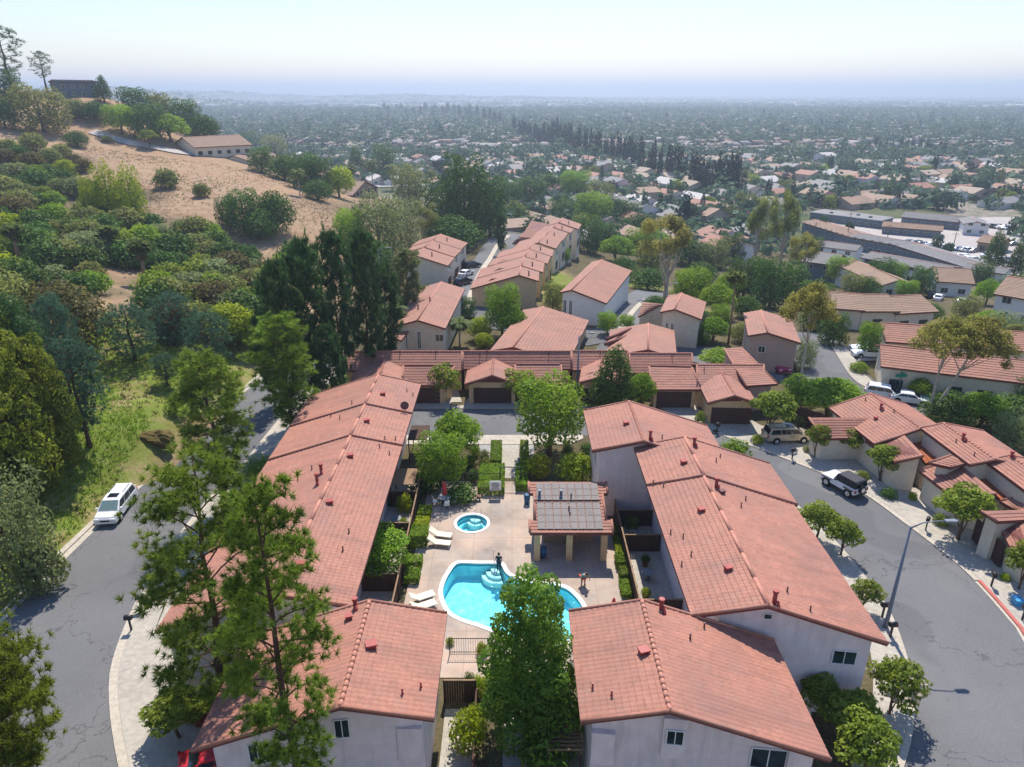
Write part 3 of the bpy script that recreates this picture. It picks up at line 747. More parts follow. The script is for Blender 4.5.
    def gdoor(s, c, nrm, w, h, mat='door'):
        c = Vector(c); nrm = Vector(nrm).normalized(); rz = math.atan2(nrm.y, nrm.x) + math.pi/2
        d = MB(); n = 4
        for k in range(n): d.box((c.x + nrm.x*.03, c.y + nrm.y*.03, c.z - h/2 + (k+.5)*h/n), (w, .06, h/n - .03), rz)
        d.box((c.x + nrm.x*.015, c.y + nrm.y*.015, c.z), (w, .03, h), rz)
        d.build('garage_door', M[mat], s.e)
    def boxwall(s, c, d, rz=0): s.w.box(c, d, rz)
    def wpx(s, px, py, out=0.02):
        """the point of the front wall seen at a pixel, and the wall's outward normal"""
        P, u = s.fw; nn = Vector((u.y, -u.x, 0)); nn = nn if nn.y < 0 else -nn
        d = Vector(ray(px, py)); o = Vector((0, 0, CAMZ)); t = nn.dot(P - o)/nn.dot(d); return o + d*t + nn*out, nn
    def done(s, name='wall'):
        o = s.w.build(name, M[s.wall], s.e); return s.e
# ------------------------------------------------------------------ the four long townhouse buildings round the pool
YD = (0, 1)
def row_A():
    b = Bld('townhouse_row', 'long two-storey townhouse building left of the pool under a stepped terracotta roof', 'townhouse', None)
    b.gable((-14.3, 63.1), YD, 7.6, 7.3, 4.45, 8.02, ins=(.7, 1.9, 0, .6), skew=-.11, bead=2.5)
    b.gable((-14.3, 56.4), YD, 6.7, 7.3, 4.45, 7.94, ins=(.7, 1.9, 0, 0), skew=-.11, bead=2.5)
    b.gable((-14.3, 34.9), YD, 21.5, 7.3, 4.45, 7.86, ins=(.7, 1.9, 0, 0), skew=-.11, bead=2.5)
    for x, y in ((383, 395), (367, 422), (350.5, 457), (330, 503.5), (301, 566)): b.vent(x, y, k=.85)
    for x, y in ((407, 392), (413, 396), (385, 440), (395.5, 440), (379.6, 448), (389.5, 455), (349, 533), (343, 551), (312, 469.5), (298, 480.5), (286, 495), (295, 499), (331, 417), (340, 419), (352, 404)): b.pipe(x, y, .35, .045, 'darkvent')
    b.chimney_pipe(357.5, 406.5, .8); b.chimney_pipe(317.5, 484, .8); b.chimney_pipe(321.5, 473, .7)
    b.dish(405, 411, 'darkvent')
    for y in (38, 42.5, 49, 55, 61, 66): b.window((-12.03, y, 4.6), (1, 0, 0), 1.5, 1.2); b.window((-12.03, y, 1.4), (1, 0, 0), 1.9, 2.2, name='patio_door')
    b.done()
def row_B():
    b = Bld('townhouse', 'townhouse end unit at lower left with terracotta gable roof behind the tall pines', 'townhouse', None)
    b.gable((-8.5, 26.35), YD, 7.9, 7.4, 4.55, 7.95, ins=(.6, .75, .9, .4), skew=-.1)
    b.chimney_pipe(355.5, 607.5, .55); b.vent(349, 619, k=.7); b.vent(371.5, 647, k=1.0); b.pipe(402.5, 694, .35); b.pipe(421, 687.5, .35)
    m = MB(); m.box((-5.35, 27.55, 4.2), (1.3, .4, 2.3)); m.build('closet_bay', M['stucco'], b.e)
    b.window(*b.wpx(342, 728), .75, 1.25); b.window(*b.wpx(258, 752), .9, 1.2)
    b.done()
def row_C():
    b = Bld('townhouse_row', 'long two-storey townhouse building right of the pool with staggered terracotta roofs', 'townhouse', None)
    b.gable((11.4, 54.9), YD, 8.5, 4.35, 7.6, 8.1, ins=(.8, .6, .5, .6), skew=.13)
    b.gable((14.95, 48.5), YD, 6.6, 4.25, 7.3, 8.38, ins=(1.9, .6, 0, .4), skew=.13, bead=2.5)
    b.gable((14.95, 33.4), YD, 15.1, 4.25, 6.95, 8.3, ins=(1.9, .6, .55, 0), skew=.13, bead=2.5)
    b.gable((22.2, 39.4), YD, 6.0, .4, .75, 6.22, ins=(.3, .5, 0, 0), wall=False, ridge=None) if False else None
    for x, y in ((683.5, 463.5), (701, 511.5), (728, 570), (626, 424.5)): b.vent(x, y, k=.8)
    for x, y in ((653, 484), (663.5, 487), (670.5, 534), (683, 538), (691, 556), (681.5, 566), (716, 462), (720, 458), (745.5, 500.5), (741, 507), (787, 592), (810, 611), (662, 438.5)): b.pipe(x, y, .35, .045, 'darkvent')
    b.chimney_pipe(650, 440, .8); b.chimney_pipe(694, 446, .7); b.chimney_pipe(716, 487.5, .7); b.chimney_pipe(774, 603.5, .8); b.vent(722, 493.5, 'darkvent', .7)
    b.window(*b.wpx(844, 657), 1.35, 1.0)
    b.window(*b.wpx(768, 616), .5, .4, 1, 'frame', .05, 'glass', 'gable_vent')
    m = MB(); m.box((17.9, 33.45, 1.0), (1.6, .3, 2.0), -.13); m.build('meter_cabinet', M['stucco'], b.e)
    for y in (38, 43, 50, 53): b.window((12.63, y, 4.7), (-1, 0, 0), 1.5, 1.2); b.window((12.63, y, 1.4), (-1, 0, 0), 1.9, 2.2, name='patio_door')
    for y in (58.5, 61.5): b.window((7.82, y, 4.6), (-1, 0, 0), 1.2, 1.1)
    b.dish(632, 444, 'darkvent')
    b.done()
def row_D():
    b = Bld('townhouse', 'townhouse end unit at lower right with large terracotta gable roof and a satellite dish', 'townhouse', None)
    b.gable((7.75, 26.1), YD, 8.2, 4.3, 7.9, 7.95, ins=(.75, .6, .9, .4), skew=.11)
    b.vent(643.5, 653, k=.95); b.chimney_pipe(661, 609, .6); b.pipe(592.5, 688.5, .35); b.pipe(611.5, 696, .35); b.pipe(690, 639, .35, .05, 'darkvent'); b.pipe(704, 628, .35, .05, 'darkvent')
    p, nn = b.wpx(674.5, 733, .1); q = MB(); q.box((p.x, p.y, p.z - .15), (1.25, .3, 2.7), -.11); q.build('window_bay', M['stucco'], b.e)
    b.window(p + nn*.17, nn, .85, .95); b.window(*b.wpx(768, 758), 1.75, 1.35); b.dish(689, 609)
    m = MB(); m.box((4.75, 27.2, 4.3), (1.2, .4, 2.2), -.11); m.build('closet_bay', M['stucco'], b.e)
    m = MB(); m.box((14.6, 26.15, 4.2), (1.2, .35, 2.2), -.11); m.build('closet_bay', M['stucco'], b.e)
    b.done()
row_A(); row_B(); row_C(); row_D()

# ------------------------------------------------------------------ pool house
def pool_house():
    b = Bld('pool_house', 'open pool house with tan columns and grey solar mats on its tiled roof', 'pavilion', None, 'tan')
    Z0, Z1 = 3.0, 4.55
    y0 = U(530.5, 533, Z0).y; y1 = U(528, 482, Z1).y
    x0, x1 = 1.45, 8.2
    def z(y): return Z0 + (Z1 - Z0) * (y - y0) / (y1 - y0)
    ya, yb = y0 + (y1-y0)*.24, y0 + (y1-y0)*.76
    b.piece([((x0, y0, Z0), (x1, y0, Z0), (x1, ya, z(ya)), (x0, ya, z(ya))), ((x0+.45, ya, z(ya)), (x1-.45, ya, z(ya)), (x1-.45, yb, z(yb)), (x0+.45, yb, z(yb))), ((x0, yb, z(yb)), (x1, yb, z(yb)), (x1, y1, Z1), (x0, y1, Z1))], wall=False)
    sx0, sx1 = x0 + .62, x1 - .78; n = 8; w = (sx1 - sx0) / n
    sy = [y0 + .28 + (y1 - y0 - .5) * k / 7 for k in range(8)]
    for i in range(n):
        m = MB()
        for j in range(7):
            g = .17 if j == 4 else .02
            a, c = sy[j] + g, sy[j+1] - .02; xa, xb = sx0 + i*w + .03, sx0 + (i+1)*w - .03
            m.hexa([(xa, a, z(a)+.075), (xb, a, z(a)+.075), (xb, c, z(c)+.075), (xa, c, z(c)+.075)], [(xa, a, z(a)+.12), (xb, a, z(a)+.12), (xb, c, z(c)+.12), (xa, c, z(c)+.12)])
        m.build('solar_panel', M['solar'], b.e)
    yy = sy[4] + .07; m = MB(); m.tube([(sx0 - .2, yy, z(yy)+.2), (sx1 + .1, yy, z(yy)+.2)], .05, 6); m.build('solar_pipe', M['black'], b.e)
    for px in (539.5, 561): b.pipe(px, 496, .55, .12, 'galv')
    b.pipe(571, 499, .5, .06, 'black'); b.pipe(569, 510, .35, .06, 'black'); b.pipe(570, 515, .25, .05, 'black')
    m = MB()
    for y in (y0 + .55, y1 - .8): m.box(((x0+x1)/2, y, z(y) - .43), (x1 - x0 - .3, .22, .34))
    m.build('beam', M['trim'], b.e)
    for x in (x0 + .62, (x0+x1)/2 - .1, x1 - .62): b.boxwall((x, y0 + .55, (z(y0+.55) - .6)/2 + .02), (.5, .5, z(y0+.55) - .6))
    for x in (x0 + .62, x1 - .62): b.boxwall((x, y1 - .8, 1.7), (.45, .45, 3.3))
    b.boxwall(((x0+x1)/2, y1 - 1.0, 1.6), (4.3, .25, 3.2)); m = MB(); m.box(((x0+x1)/2 - .1, y1 - 2.0, 1.75), (2.9, .6, .9)); m.build('cupboard', M['tan'], b.e)
    m = MB(); m.box(((x0+x1)/2, y1 - 2.2, .5), (4.2, .7, .9)); m.build('counter', M['stone'], b.e)
    b.done('column')
pool_house()

# ------------------------------------------------------------------ the single-storey garage row beyond the cross street
def row_E():
    b = Bld('garage_row', 'low single-storey row with brown garage doors and red roofs facing the cross street', 'townhouse', None, 'tan')
    def main(x0, x1, ye, yr, ze=3.0, zr=4.75):
        e0, e1, r1, r0 = U(x0, ye, ze), U(x1, ye, ze), U(x1, yr, zr), U(x0, yr, zr)
        yr_ = (r0.y + r1.y)/2; bk = 3.8
        f0, f1 = Vector((r0.x, r0.y + bk, ze + .3)), Vector((r1.x, r1.y + bk, ze + .3))
        b.piece([(e0, e1, r1, r0), (f1, f0, r0, r1)], zg=-.5, ridge=(r0, r1), inss=[(.6, .1, 0, .1)]*2, course=.42, relief=.028)
    main(345, 462, 370.5, 351.5); main(463, 571, 369, 351.2, 3.05, 4.85); main(572, 628, 370, 351, 3.0, 4.8)
    main(629.5, 692, 373, 353.5, 3.1, 4.9); main(697, 764, 387, 365, 2.9, 4.5)
    def gar(pk_f, pk_b, fl, fr, zr, y_front_door, ground=0):
        b.gable_px(pk_f, pk_b, fl, fr, zr, .36, ground, ins=(.5, .5, .75, .0), course=.42, relief=.028)
        return b.dims
    g = gar((381, 378), (384, 357.5), 349, 411, 4.1, None)
    g = gar((492, 375.5), (494, 356.5), 464.5, 519, 4.1, None); O, d, Ln, wl, wr, zR = g
    dp = O + d*.72; b.gdoor((dp.x, dp.y, 1.1), (-d.x, -d.y, 0), 4.7, 2.15)
    m = MB(); q = O + d*.7; n = Vector((-d.y, d.x, 0)); m.prism([(q + n*wl*.8).xy, (q - n*wr*.8).xy, (q - n*wr*.8 + d*.04).xy, (q + n*wl*.8 + d*.04).xy][::-1], 2.62, [zR-.36*wl*.8-.25]*0 or [2.66, 2.66, 2.66, 2.66]); 
    m.v = []; m.f = []; m.sm = []
    a_, b_, c_ = q + n*wl*.78, q - n*wr*.78, q; m.quad((b_.x, b_.y, zR-.36*wr*.78-.25), (c_.x, c_.y, zR-.27), (a_.x, a_.y, zR-.36*wl*.78-.25), ); m.build('gable_panel', M['trim'], b.e)
    g = gar((600, 377), (602, 358.5), 579, 623, 4.1, None); O, d, Ln, wl, wr, zR = g; dp = O + d*.72; b.gdoor((dp.x, dp.y, 1.1), (-d.x, -d.y, 0), 4.3, 2.15)
    g = gar((735, 395.5), (722, 373), 708, 757.5, 4.0, None); O, d, Ln, wl, wr, zR = g; dp = O + d*.72; b.gdoor((dp.x, dp.y, 1.08), (-d.x, -d.y, 0), 4.5, 2.1)
    a_, b_, c_ = O + d*.7 + n*wl*.78, O + d*.7 - n*wr*.78, O + d*.7; m = MB(); m.quad((b_.x, b_.y, zR-.36*wr*.78-.25), (c_.x, c_.y, zR-.27), (a_.x, a_.y, zR-.36*wl*.78-.25)); m.build('gable_panel', M['trim'], b.e)
    def shed(e0, e1, r1, r0, door):
        r, q = b.shed_px(e0, e1, r1, r0, (2.75, 2.75, 4.35, 4.35), ins=(.75, .4, 0, .4), course=.42, relief=.028)
        c = (q[0] + q[1])/2; nrm = (q[0]-q[3]); nrm.z = 0; nrm.normalize()
        m = MB(); k0, k1 = q[3].lerp(q[2], .03), q[3].lerp(q[2], .97); m.hexa([(k0.x, k0.y, 3.3), (k1.x, k1.y, 3.3), (k1.x, k1.y+.3, 3.3), (k0.x, k0.y+.3, 3.3)], [(k0.x, k0.y, 4.5), (k1.x, k1.y, 4.5), (k1.x, k1.y+.3, 4.5), (k0.x, k0.y+.3, 4.5)]); m.build('clerestory', M['trim'], b.e)
        if door:
            dd = UY(door[0], door[1], c.y + .76); dz = UY(door[2], door[1], c.y + .76)
            b.gdoor(((dd.x+dz.x)/2, c.y + .64, 1.1), (0, -1, 0), dz.x - dd.x, 2.15)
    shed((404, 385), (443, 385.5), (455, 366), (403, 366), (414, 394, 440))
    shed((517, 384), (563, 384), (561, 365), (515, 365), (523, 393, 552))
    shed((652, 389.5), (701.5, 389.5), (692, 367.5), (649, 366.5), (656.5, 397.5, 691))
    for x, y in ((371, 357), (400, 354.5), (436, 354), (480, 356), (487, 353), (549, 354.5), (600, 354), (672, 357.5), (704, 371)): b.pipe(x, y, .5, .05, 'darkvent')
    for px in (460, 567): 
        w = U(px, 371, 2.6); m = MB(); m.box((w.x, w.y + 1.0, 1.2), (1.6, .1, 2.2)); m.build('entry_recess', M['wood'], b.e)
    b.done()
    b2 = Bld('garage_unit', 'narrow red roofed unit beside the round green hedge behind the garage row', 'townhouse', None, 'pink_wall')
    q = [U(726, 348, 4.6), U(778, 385, 4.6), U(762, 372, 5.2), U(741, 347, 5.2)]
    b2.piece([(U(746, 386, 3.6), U(778, 384, 3.6), U(741, 347.5, 5.0), U(724, 348.5, 5.0))], zg=-.3, course=.45); b2.done()
row_E()

# ------------------------------------------------------------------ stepped courtyard homes on the right
def row_F():
    def q3(x, y): return 800 + x*.21875, 380 + y*.21875
    def q2(x, y): return 900 + x*.1694, 430 + y*.1694
    b = Bld('courtyard_home', 'courtyard home behind the white off-roader with striped red roof planes', 'townhouse', None, 'cream')
    zr = 5.0
    O, B = U(*q3(555, 222), zr), U(*q3(322, 62), zr); d = B - O; Ln = d.length
    b.gable(O, d, Ln, 4.6, 4.6, zr, .33, ins=(.5, .5, .2, .3))
    def wing(b, e0, e1, r1, r0, zl, zh, qq, wall=True): 
        b.piece([(U(*qq(*e0), zl), U(*qq(*e1), zl), U(*qq(*r1), zh), U(*qq(*r0), zh))], zg=0, ins=(.5, .5, 0, .3))
    wing(b, (298, 275), (432, 376), (567, 345), (440, 214), 3.1, 4.4, q3)
    wing(b, (105, 268), (292, 264), (345, 172), (40, 172), 2.8, 4.2, q3)
    b.piece([(U(*q3(480, 258), 3.3), U(*q3(575, 382), 3.1), U(*q3(660, 352), 3.3), U(*q3(600, 290), 3.5))], fine=False, zg=0, mat='roof_rust', ins=(.2, .2, 0, .2))
    for x, y in (q3(298, 95), q3(428, 148)): b.pipe(x, y, .35, .05, 'darkvent')
    b.chimney_pipe(*q3(368, 135), .6); b.vent(*q3(345, 180), 'redpaint', .6)
    p = U(806, 432, 0); b.gdoor((p.x + .6, p.y + 1.5, 1.1), (-.8, -.6, 0), 4.0, 2.1)
    b.done()
    b = Bld('courtyard_home', 'courtyard home at the right edge with a rust coloured flat roof sunk between striped slopes', 'townhouse', None, 'cream')
    O, B = U(*q3(892, 364), 5.6), U(*q3(655, 198), 5.6); d = B - O
    b.gable(O, d, d.length, 2.2, 4.4, 5.6, .22, ins=(.3, .5, .4, .2))
    B2 = U(1010, 455.5, 5.6)
    O2 = U(1062, 492, 5.6); d2 = (B2 - O2); b.gable(O2, d2, d2.length, 2.2, 4.6, 5.6, .22, ins=(.3, .5, .4, .2))
    wing(b, (542, 412), (700, 535), (900, 522), (712, 368), 3.0, 4.3, q3)
    wing(b, (590, 378), (690, 400), (770, 378), (690, 345), 4.5, 4.9, q3)
    b.piece([(U(*q3(780, 415), 3.4), U(*q3(930, 560), 3.2), U(*q3(1030, 540), 3.4), U(*q3(868, 405), 3.5))], fine=False, zg=0, mat='roof_rust', ins=(.2, .2, 0, .2))
    wing(b, (590, 420), (690, 478), (760, 478), (760, 378), 3.2, 4.0, q2)
    wing(b, (575, 541), (650, 690), (800, 690), (760, 530), 2.8, 4.0, q2)
    wing(b, (760, 505), (570, 540), (478, 478), (760, 474), 3.6, 4.3, q2) if False else None
    b.piece([(U(*q2(760, 530), 4.0), U(*q2(575, 541), 4.0), U(*q2(478, 478), 4.3), U(*q2(760, 472), 4.3))], zg=0, ins=(.3, .4, 0, .4))
    for x, y in (q3(712, 285), q3(795, 347)): b.pipe(x, y, .35, .05, 'darkvent')
    b.chimney_pipe(*q3(743, 275), .6); b.chimney_pipe(*q3(965, 355), .5); b.pipe(*q3(827, 432), .3, .1, 'darkvent')
    p0, p1 = U(*q2(468, 650), 0), U(*q2(640, 790), 0); dr = (p1-p0).normalized(); c = (p0+p1)/2
    b.gdoor((c.x - .95, c.y - .3, 1.15), (-1, .05, 0), 4.0, 2.2)
    p0, p1 = U(*q2(165, 400), 0), U(*q2(200, 440), 0); b.gdoor((p0.x + 1.0, p0.y - .6, 1.1), (-.85, -.5, 0), 3.2, 2.1)
    b.done()
row_F()

# ------------------------------------------------------------------ terraces and gables beyond
def far_gable(label, wall, pk, bk, flx, frx, zg, h=7.6, sl=.3, roof='roof_far', extra=None, name='townhouse', wins=(), fine=False, ins=(.4, .4, .5, .3)):
    b = Bld(name, label, 'house', None, wall, roof)
    b.gable_px(pk, bk, flx, frx, zg + h, sl, zg - 3, fine=fine, ins=ins)
    O, d, Ln, wl, wr, zR = b.dims; n = Vector((-d.y, d.x, 0))
    for u, z, w, hh in wins: 
        c = O + d*.5 + n*u; b.window((c.x, c.y, zg + z), (-d.x, -d.y, 0), w, hh, 2)
    if extra: extra(b)
    b.done(); return b
def r6(x, y): return 250 + x*.2608, 210 + y*.2608
def r7(x, y): return 460 + x*.2608, 210 + y*.2608
def r8(x, y): return 400 + x*.2344, 200 + y*.2344
def steps(label, units, zg, wall, h=7.4, sl=.3, wings=()):
    b = Bld('stepped_terrace', label, 'terrace', None, wall, 'roof_far')
    for k, (pk, bk, fl, fr) in enumerate(units):
        b.gable_px(pk, bk, fl, fr, zg[k] + h, sl, zg[k] - 3, fine=False, ins=(.3, .5, .4, .0))
        O, d, Ln, wl, wr, zR = b.dims; n = Vector((-d.y, d.x, 0))
        c = O - n*(wr - .48) + d*(Ln*.5); 
        b.window((c.x, c.y, zg[k] + 4.2), (-n.x, -n.y, 0), 2.2, 1.3); b.gdoor((c.x, c.y, zg[k] + 1.1), (-n.x, -n.y, 0), 3.6, 2.1)
    for q, z in wings:
        b.piece([tuple(U(*p, zz) for p, zz in zip(q, z))], fine=False, zg=min(z) - 5, ins=(.4, .3, 0, .3))
    for (pk, bk, fl, fr) in units: b.pipe((pk[0]*.5+fr*.5), (pk[1]*.7+bk[1]*.3)+3, .8, .12, 'darkvent')
    b.done()
steps('three stepped cream units under red roofs left of the sloping lane', [
    ((416, 255.5), (424, 248), 404.5, 448), ((424.5, 247), (433, 240.5), 404, 454.5), ((433, 240), (441, 234), 411, 461)], [-2.2, -2.4, -2.6], 'cream')
steps('nearer stepped terrace right of the lane, four red gables stepping up', [
    (r8(508, 320), r8(515, 283), 470, 538.5), (r8(519, 280), r8(530, 242), 476, 543), (r8(533, 240), r8(550, 211), 488, 547.5), (r8(550, 209), r8(562, 184), 496, 552)], [-1.6, -2.2, -2.8, -3.2], 'tan',
    wings=[((r8(345, 366), r8(420, 362), r8(470, 330), r8(392, 335)), (3.2, 3.2, 4.6, 4.6)), ((r8(368, 322), r8(430, 326), r8(478, 292), r8(425, 290)), (2.8, 2.8, 4.2, 4.2)), ((r8(388, 285), r8(440, 288), r8(500, 258), r8(445, 250)), (2.4, 2.4, 3.6, 3.6))])
steps('farther stepped terrace at the head of the lane with pale balconies', [
    (r8(590, 182), r8(618, 148), 512, 556), (r8(622, 150), r8(650, 118), 530, 562.5), (r8(655, 116), r8(672, 100), 540, 570.5), (r8(678, 96), r8(694, 76), 548, 578.5)], [-4.0, -4.4, -4.8, -5.2], 'cream',
    wings=[((r8(478, 185), r8(560, 190), r8(590, 165), r8(500, 165)), (.8, .8, 2.0, 2.0)), ((r8(505, 158), r8(560, 162), r8(615, 130), r8(540, 125)), (.6, .6, 1.8, 1.8)), ((r8(535, 130), r8(600, 132), r8(650, 105), r8(560, 88)), (.4, .4, 1.4, 1.4))])
def ex2(b):
    for q, z in [((r6(580, 345), r6(640, 345), r6(690, 300), r6(610, 300)), (3.2, 3.2, 5.0, 5.0)), ((r6(545, 490), r6(580, 500), r6(660, 400), r6(575, 370)), (3.6, 3.6, 4.6, 4.6))]:
        b.piece([tuple(U(*p, zz) for p, zz in zip(q, z))], fine=False, zg=-1, ins=(.4, .3, 0, .3))
    for x, y in (r6(663, 310), r6(690, 350), r6(645, 380)): b.pipe(x, y, .7, .1, 'darkvent')
far_gable('big red roofed gable house with cream walls behind the palms', 'cream', (417.5, 320), r6(735, 275), 391, 445.5, -.6, 6.4, .3, extra=ex2, wins=((2, 3.2, .5, 2.6), (0, 3.2, .5, 2.6), (-3, 3.6, 1.2, 1.0)))
def ex5(b):
    for q, z in [((r7(560, 362), r7(650, 275), r7(640, 240), r7(545, 330)), (2.6, 1.6, 3.2, 4.0))]: pass
far_gable('white walled gable house with broad red roof in the middle of the gardens', 'white_wall', r7(428, 306), r7(545, 190), 560, 606.5, -1.0, 6.6, .3, extra=ex5, wins=((1.2, 2.8, .5, 3.6), (.2, 2.8, .5, 3.6)))
def ex6(b):
    b.piece([tuple(U(*p, zz) for p, zz in zip((r7(683, 408), r7(740, 385), r7(790, 362), r7(700, 352)), (3.0, 3.2, 4.4, 4.4)))], fine=False, zg=-1, ins=(.4, .3, 0, .3))
far_gable('cream gable house beside the green slope, red roof with an antenna mast', 'cream', r7(824, 380), r7(850, 318), 660, 701.5, -.6, 6.6, .3, extra=ex6, wins=((1, 2.6, .4, 3.2), (.2, 2.6, .4, 3.2)))
far_gable('red gable roof with a pale ridge line rising behind the garage row', 'tan', (513.5, 347), r7(320, 370), 490, 567.5, -.2, 4.4, .24)
def ex8(b):
    for k, (a, c) in enumerate((((560, 497), (655, 455)), ((556, 516), (650, 480)))):
        p0, p1 = U(*r7(*a), 3.6 - k*.3), U(*r7(*c), 3.6 - k*.3); m = MB(); m.tube([p0, p1], .25, 4); m.build('clerestory', M['trim'], b.e)
far_gable('red hipped looking roof standing right behind the dark garden conifer', 'tan', r7(722, 535), r7(722, 434), 606, 677, -.2, 4.4, .24, extra=ex8)
def ex9(b):
    for i in range(3):
        for j in range(4): pass
far_gable('pinkish house with gabled red roof beside the parked crimson car', 'pink_wall', (767.5, 332.5), (761, 310), 748, 801, -.3, 6.2, .26, extra=ex9, wins=((.4, 3.6, .9, .9),))

# ------------------------------------------------------------------ older houses and blocks to the right and on the hill
def px_house(label, wall, roof, p0, p1, deep, h, kind='gable', name='house', zoff=0., sl=.32, along=True, wins=2, over=.5, cat='house', flatlip=.5):
    """front base line seen from p0 to p1; gable with its ridge along that line, or a flat or shallow hip roof"""
    a, c = G(*p0), G(*p1); zg = min(a.z, c.z) + zoff; a.z = c.z = zg
    d = (c - a); Ln = d.length; d.normalize(); n = Vector((-d.y, d.x, 0))
    if n.y < 0: n = -n
    b = Bld(name, label, cat, None, wall, roof)
    if kind == 'gable':
        w2 = deep/2 + over; O = a + n*(deep/2) - d*over; zR = zg + h + sl*w2
        dd = d if (Vector((-d.y, d.x, 0)) - n).length < .1 else d
        b.gable((O.x, O.y), (d.x, d.y), Ln + 2*over, w2, w2, zR, sl, zg - 3, fine=False, ins=(over, over, over, over))
    elif kind == 'cross':
        m = (a + c)/2; w2 = Ln/2 + over; zR = zg + h + sl*w2; O = m - n*over
        b.gable((O.x, O.y), (n.x, n.y), deep + 2*over, w2, w2, zR, sl, zg - 3, fine=False, ins=(over, over, over, over))
    else:
        P = [a, c, c + n*deep, a + n*deep]; 
        if (P[1]-P[0]).cross(P[2]-P[0]).z < 0: P = P[::-1]
        b.w.prism([p.xy for p in P], zg - 3, zg + h)
        ctr = sum(P, Vector())/4; m = MB(); Q = [ctr + (p - ctr)*(1 + .6/ max(4, (p-ctr).length)) for p in P]
        m.prism([q.xy for q in Q], zg + h, zg + h + .25); m.prism([(ctr + (q-ctr)*.985).xy for q in Q], zg + h + .25, zg + h + .3)
        r = m.build('roof', M[roof], b.e)
        k = MB(); 
        for u, v in ((.25, .3), (.6, .5), (.8, .35)): q = a + d*Ln*u + n*deep*v; k.box((q.x, q.y, zg + h + .6), (1.2, 1.0, .7))
        k.build('roof_unit', M['galv'], r)
    nw = int(Ln // 3.2); lv = [1.5] if h < 4 else [1.5, 4.3]
    if wins:
        for z in lv:
            for i in range(min(nw, 14)):
                q = a + d*(Ln*(i + .5)/max(1, nw)); b.window((q.x - n.x*.07, q.y - n.y*.07, zg + z), (-n.x, -n.y, 0), 1.5, 1.2, wins, 'frame' if wall in ('slate_wall', 'white_wall') else 'bronze')
    b.done(); return b
def hh(x, y): return 740 + x*.27734, 200 + y*.27734
px_house('long two-storey apartment block, brown roofed half nearer the eucalyptus', 'slate_wall', 'roof_brown', hh(220, 122), hh(395, 180), 10, 4.6, 'gable', 'apartment_block', cat='apartments', sl=.16)
px_house('long two-storey grey roofed apartment block above the pale parking lot', 'slate_wall', 'roof_gray', hh(392, 180), hh(580, 212), 10, 4.6, 'gable', 'apartment_block', cat='apartments', sl=.16)
px_house('dark slate apartment block with flat grey roof nearest the parking lot', 'slate_wall', 'roof_gray', hh(560, 218), hh(800, 275), 10, 4.8, 'gable', 'apartment_block', cat='apartments', sl=.15)
px_house('white two-storey apartments with grey roof behind two round trees', 'white_wall', 'roof_gray', hh(430, 266), hh(720, 305), 10, 4.8, 'gable', 'apartment_block', cat='apartments', sl=.18)
px_house('slate blue house with dark grey roof beside the community pool trees', 'slate_wall', 'roof_gray', hh(215, 290), hh(330, 300), 11, 5.4, 'gable')
px_house('white house with grey roof left of the slate apartments', 'white_wall', 'roof_gray', hh(260, 225), hh(405, 240), 9, 5.4, 'gable', sl=.2)
px_house('tan roofed cross gable house facing the parked cars', 'white_wall', 'roof_brown', hh(505, 352), hh(615, 352), 21, 3.2, 'cross', sl=.3)
px_house('white gabled house with brown roof and brick chimney by the clipped hedge', 'white_wall', 'roof_brown', hh(700, 345), hh(825, 352), 11, 3.6, 'gable', sl=.36)
px_house('white two-storey house with tan roof at the right edge', 'white_wall', 'roof_brown', (990, 320), (1060, 330), 12, 5.2, 'gable', sl=.36)
px_house('long low white outbuilding with pale roof beyond the clipped hedge', 'white_wall', 'roof_gray', hh(800, 285), hh(940, 300), 8, 3.2, 'gable', sl=.15, wins=0)
for k, (x0, x1, y0, y1, lab) in enumerate([(818, 858, 327, 330, 'left end unit of the brown roofed row behind the round street tree'), (858.5, 892, 330, 331, 'middle unit of the brown roofed row behind the eucalyptus'), (892.5, 930, 331, 331, 'right unit of the brown roofed row next to the golden eucalyptus crowns')]):
    px_house(lab, 'cream', 'roof_brown', (x0, y0), (x1, y1), 9, 3.6, 'gable')
px_house('rear red roofed two-storey row with rust lower roofs behind the eucalyptus pair', 'cream', 'roof_far', (884, 362), (1060, 378), 8, 3.6, 'gable', 'townhouse_row', cat='townhouse')
px_house('front red roofed two-storey row with cream walls above the white street cars', 'cream', 'roof_far', (879, 393), (1060, 416), 8, 3.8, 'gable', 'townhouse_row', cat='townhouse', wins=2)
px_house('low shop strip with pale blue front at the far side of the parking lot', 'slate_wall', 'roof_gray', hh(250, 72), hh(500, 105), 13, 3.2, 'flat', 'shop_row', cat='shops')
px_house('long grey roofed shop building along the back of the parking lot', 'slate_wall', 'roof_gray', hh(578, 90), hh(800, 112), 14, 3.4, 'gable', 'shop_row', cat='shops', sl=.18)
px_house('pale blue gabled shop at the right end of the shopping strip', 'white_wall', 'roof_gray', hh(800, 125), hh(890, 130), 14, 4.2, 'cross', 'shop', cat='shops', sl=.25)
px_house('brown roofed arcade of shops in the middle of the parking lot', 'slate_wall', 'roof_brown', hh(510, 122), hh(720, 140), 10, 3.0, 'gable', 'shop_row', cat='shops', sl=.2)
px_house('small brown shop at the right side of the parking lot', 'stone', 'roof_brown', hh(850, 185), hh(930, 195), 10, 3.4, 'gable', 'shop', cat='shops')
px_house('dark timber house on the hilltop with a tall chimney and pale windows', 'slate_wall', 'slate_wall', (60, 98), (99, 98), 10, 6.0, 'gable', sl=.12, wins=1)
px_house('large tan house on the hill road with a low gabled roof', 'cream', 'roof_brown', (196, 156), (253, 162), 20, 6.4, 'gable', sl=.3)
